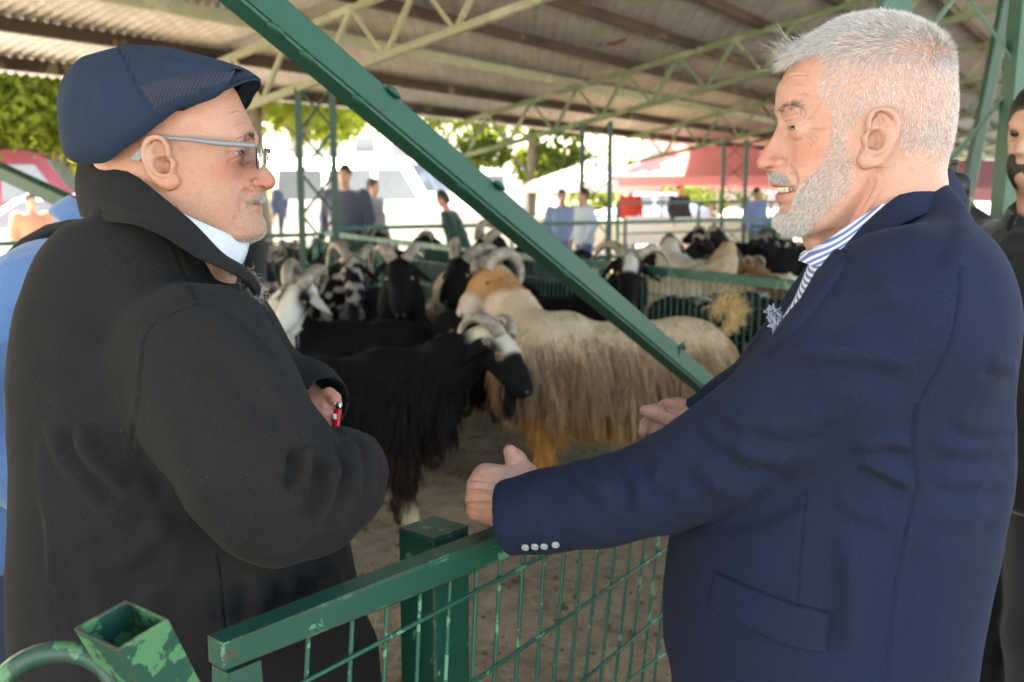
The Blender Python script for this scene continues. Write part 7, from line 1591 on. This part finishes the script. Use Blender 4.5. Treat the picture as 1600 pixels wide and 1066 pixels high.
def shoes_local(root):
    for s_ in (-1, 1):
        f = SDF((-.14, s_*.10-.07, -.01), (.22, s_*.10+.07, .15), .01); f.cone((-.05, s_*.10, .045), (.13, s_*.10, .03), .04, .034, .02); f.cone((-.03, s_*.10, .06), (-.02, s_*.10, .11), .042, .046, .02); f.f = np.maximum(f.f, (.0-f.ax[2])[None, None, :]); V, Fq = f.mesh(1); mesh_obj('shoe', V, Fq, M_shoe, root, True, world=False)
Gp = 'people standing about the yard'
person('man in a navy jacket and white shirt standing behind the nearest lattice column', 540, 12.6, 1.80, R(-100), (.05, .055, .085), (.25, .24, .24), group=Gp)
person('man in a long grey coat walking right of the lattice column', 581, 15, 1.66, R(-20), (.20, .20, .21), (.1, .1, .11), group=Gp)
person('officer in navy uniform seen past the capped man\'s nose', 447, 24, 1.86, R(-70), (.04, .05, .09), (.015, .018, .03), group=Gp, cap=(.02, .02, .03))
person('person in a purple top far behind the grey coat', 600, 24, 1.62, R(-60), (.12, .05, .12), (.05, .05, .06), group=Gp)
person('person in a dark green jacket bending by the slanting brace', 719, 12.5, 1.48, R(170), (.02, .05, .04), (.05, .05, .06), group=Gp, lean=.35)
person('man in a white shirt and blue vest left of the second column', 878, 16, 1.50, R(-80), (.22, .28, .42), (.2, .22, .3), group=Gp)
person('woman in a pale blue top and jeans beside the second column', 914, 15, 1.52, R(200), (.45, .50, .58), (.08, .12, .24), group=Gp)
person('person in red under the white canopy', 985, 26, 1.66, R(-90), (.4, .05, .04), (.05, .05, .07), group=Gp)
person('dark dressed person under the pink canopy', 1062, 24, 1.66, R(-60), (.03, .03, .04), (.04, .04, .05), group=Gp)
person('person in blue beyond the jacketed man\'s mouth', 1182, 20, 1.55, R(-60), (.16, .2, .38), (.12, .13, .2), group=Gp)
person('person in orange by the white car at the left', 46, 13.2, 1.45, R(-40), (.45, .20, .12), (.2, .2, .2), group=Gp)
person('person in black behind the capped man\'s chin', 378, 7.6, 1.56, R(-10), (.012, .012, .013), (.012, .012, .014), group=Gp)
# man in a blue shirt behind the capped man
bp = P(-36, 420, 1.95); pb_ = person('man in a blue denim shirt with a black shoulder strap at the left edge', 0, 0, 1.68, R(12), m_cloth('blue_shirt', (.075, .16, .33), (.10, .20, .39), .04, .0010), (.03, .04, .07), (.05, .04, .035), (.50, .30, .22), res=.013, lean=.42, pos=(float(bp[0]), float(bp[1]), 0), arms=(((.0, .23, 1.37), (.04, .30, 1.12), (.24, .22, 1.02)), ((-.02, -.24, 1.37), (-.06, -.32, 1.12), (.16, -.30, 1.0))))
V, F_ = tube_geo(catmull([(.10, -.02, 1.05), (.15, -.06, 1.25), (.09, -.135, 1.44), (.0, -.150, 1.475), (-.09, -.13, 1.42), (-.165, -.05, 1.2), (-.15, .05, 1.0)], 30), .0075, 6, True, 3.2); V = np.array(V); V[:, 0] += .42*np.maximum(V[:, 2]-.95, 0); mesh_obj('shoulder_strap', V, F_, plain('black_webbing', (.012,)*3, .8), pb_, True, world=False)
# bearded man in black at the right edge
bp = P(1630, 430, 2.25); person('bearded man in a black jacket at the right edge', 0, 0, 1.70, R(205), m_cloth('black_jacket', (.007, .007, .008), (.011, .011, .012), .03, .001), (.010, .011, .014), (.008, .007, .006), (.52, .32, .23), res=.013, pos=(float(bp[0]), float(bp[1]), 0), beard=(.02, .015, .012), headturn=R(8))
# video camera behind the jacketed man's collar
vc = P(1488, 292, 2.3); v_ = empty('video_camera', tuple(vc), R(250), 'black video camera peeking over the navy jacket\'s collar', 'camera'); M_cam = plain('camera_black', (.012,)*3, .4)
def vp(n_, sz, loc, b=.004): o = rounded_box(n_, sz, M_cam, b, v_); o.location = loc; return o
vp('body', (.10, .05, .06), (0, 0, 0)); vp('handle', (.09, .016, .012), (0, 0, .055)); vp('handle_post', (.012, .014, .03), (.035, 0, .038)); vp('handle_post', (.012, .014, .03), (-.035, 0, .038)); vp('viewfinder', (.05, .022, .024), (-.06, .0, .038)); vp('grip', (.03, .022, .09), (-.02, .03, -.03))
V, F_ = tube_geo([(.05, 0, 0), (.052, 0, 0), (.09, 0, 0), (.115, 0, 0)], [.02, .026, .027, .031], 16); mesh_obj('lens', V, F_, M_cam, v_, True, world=False)
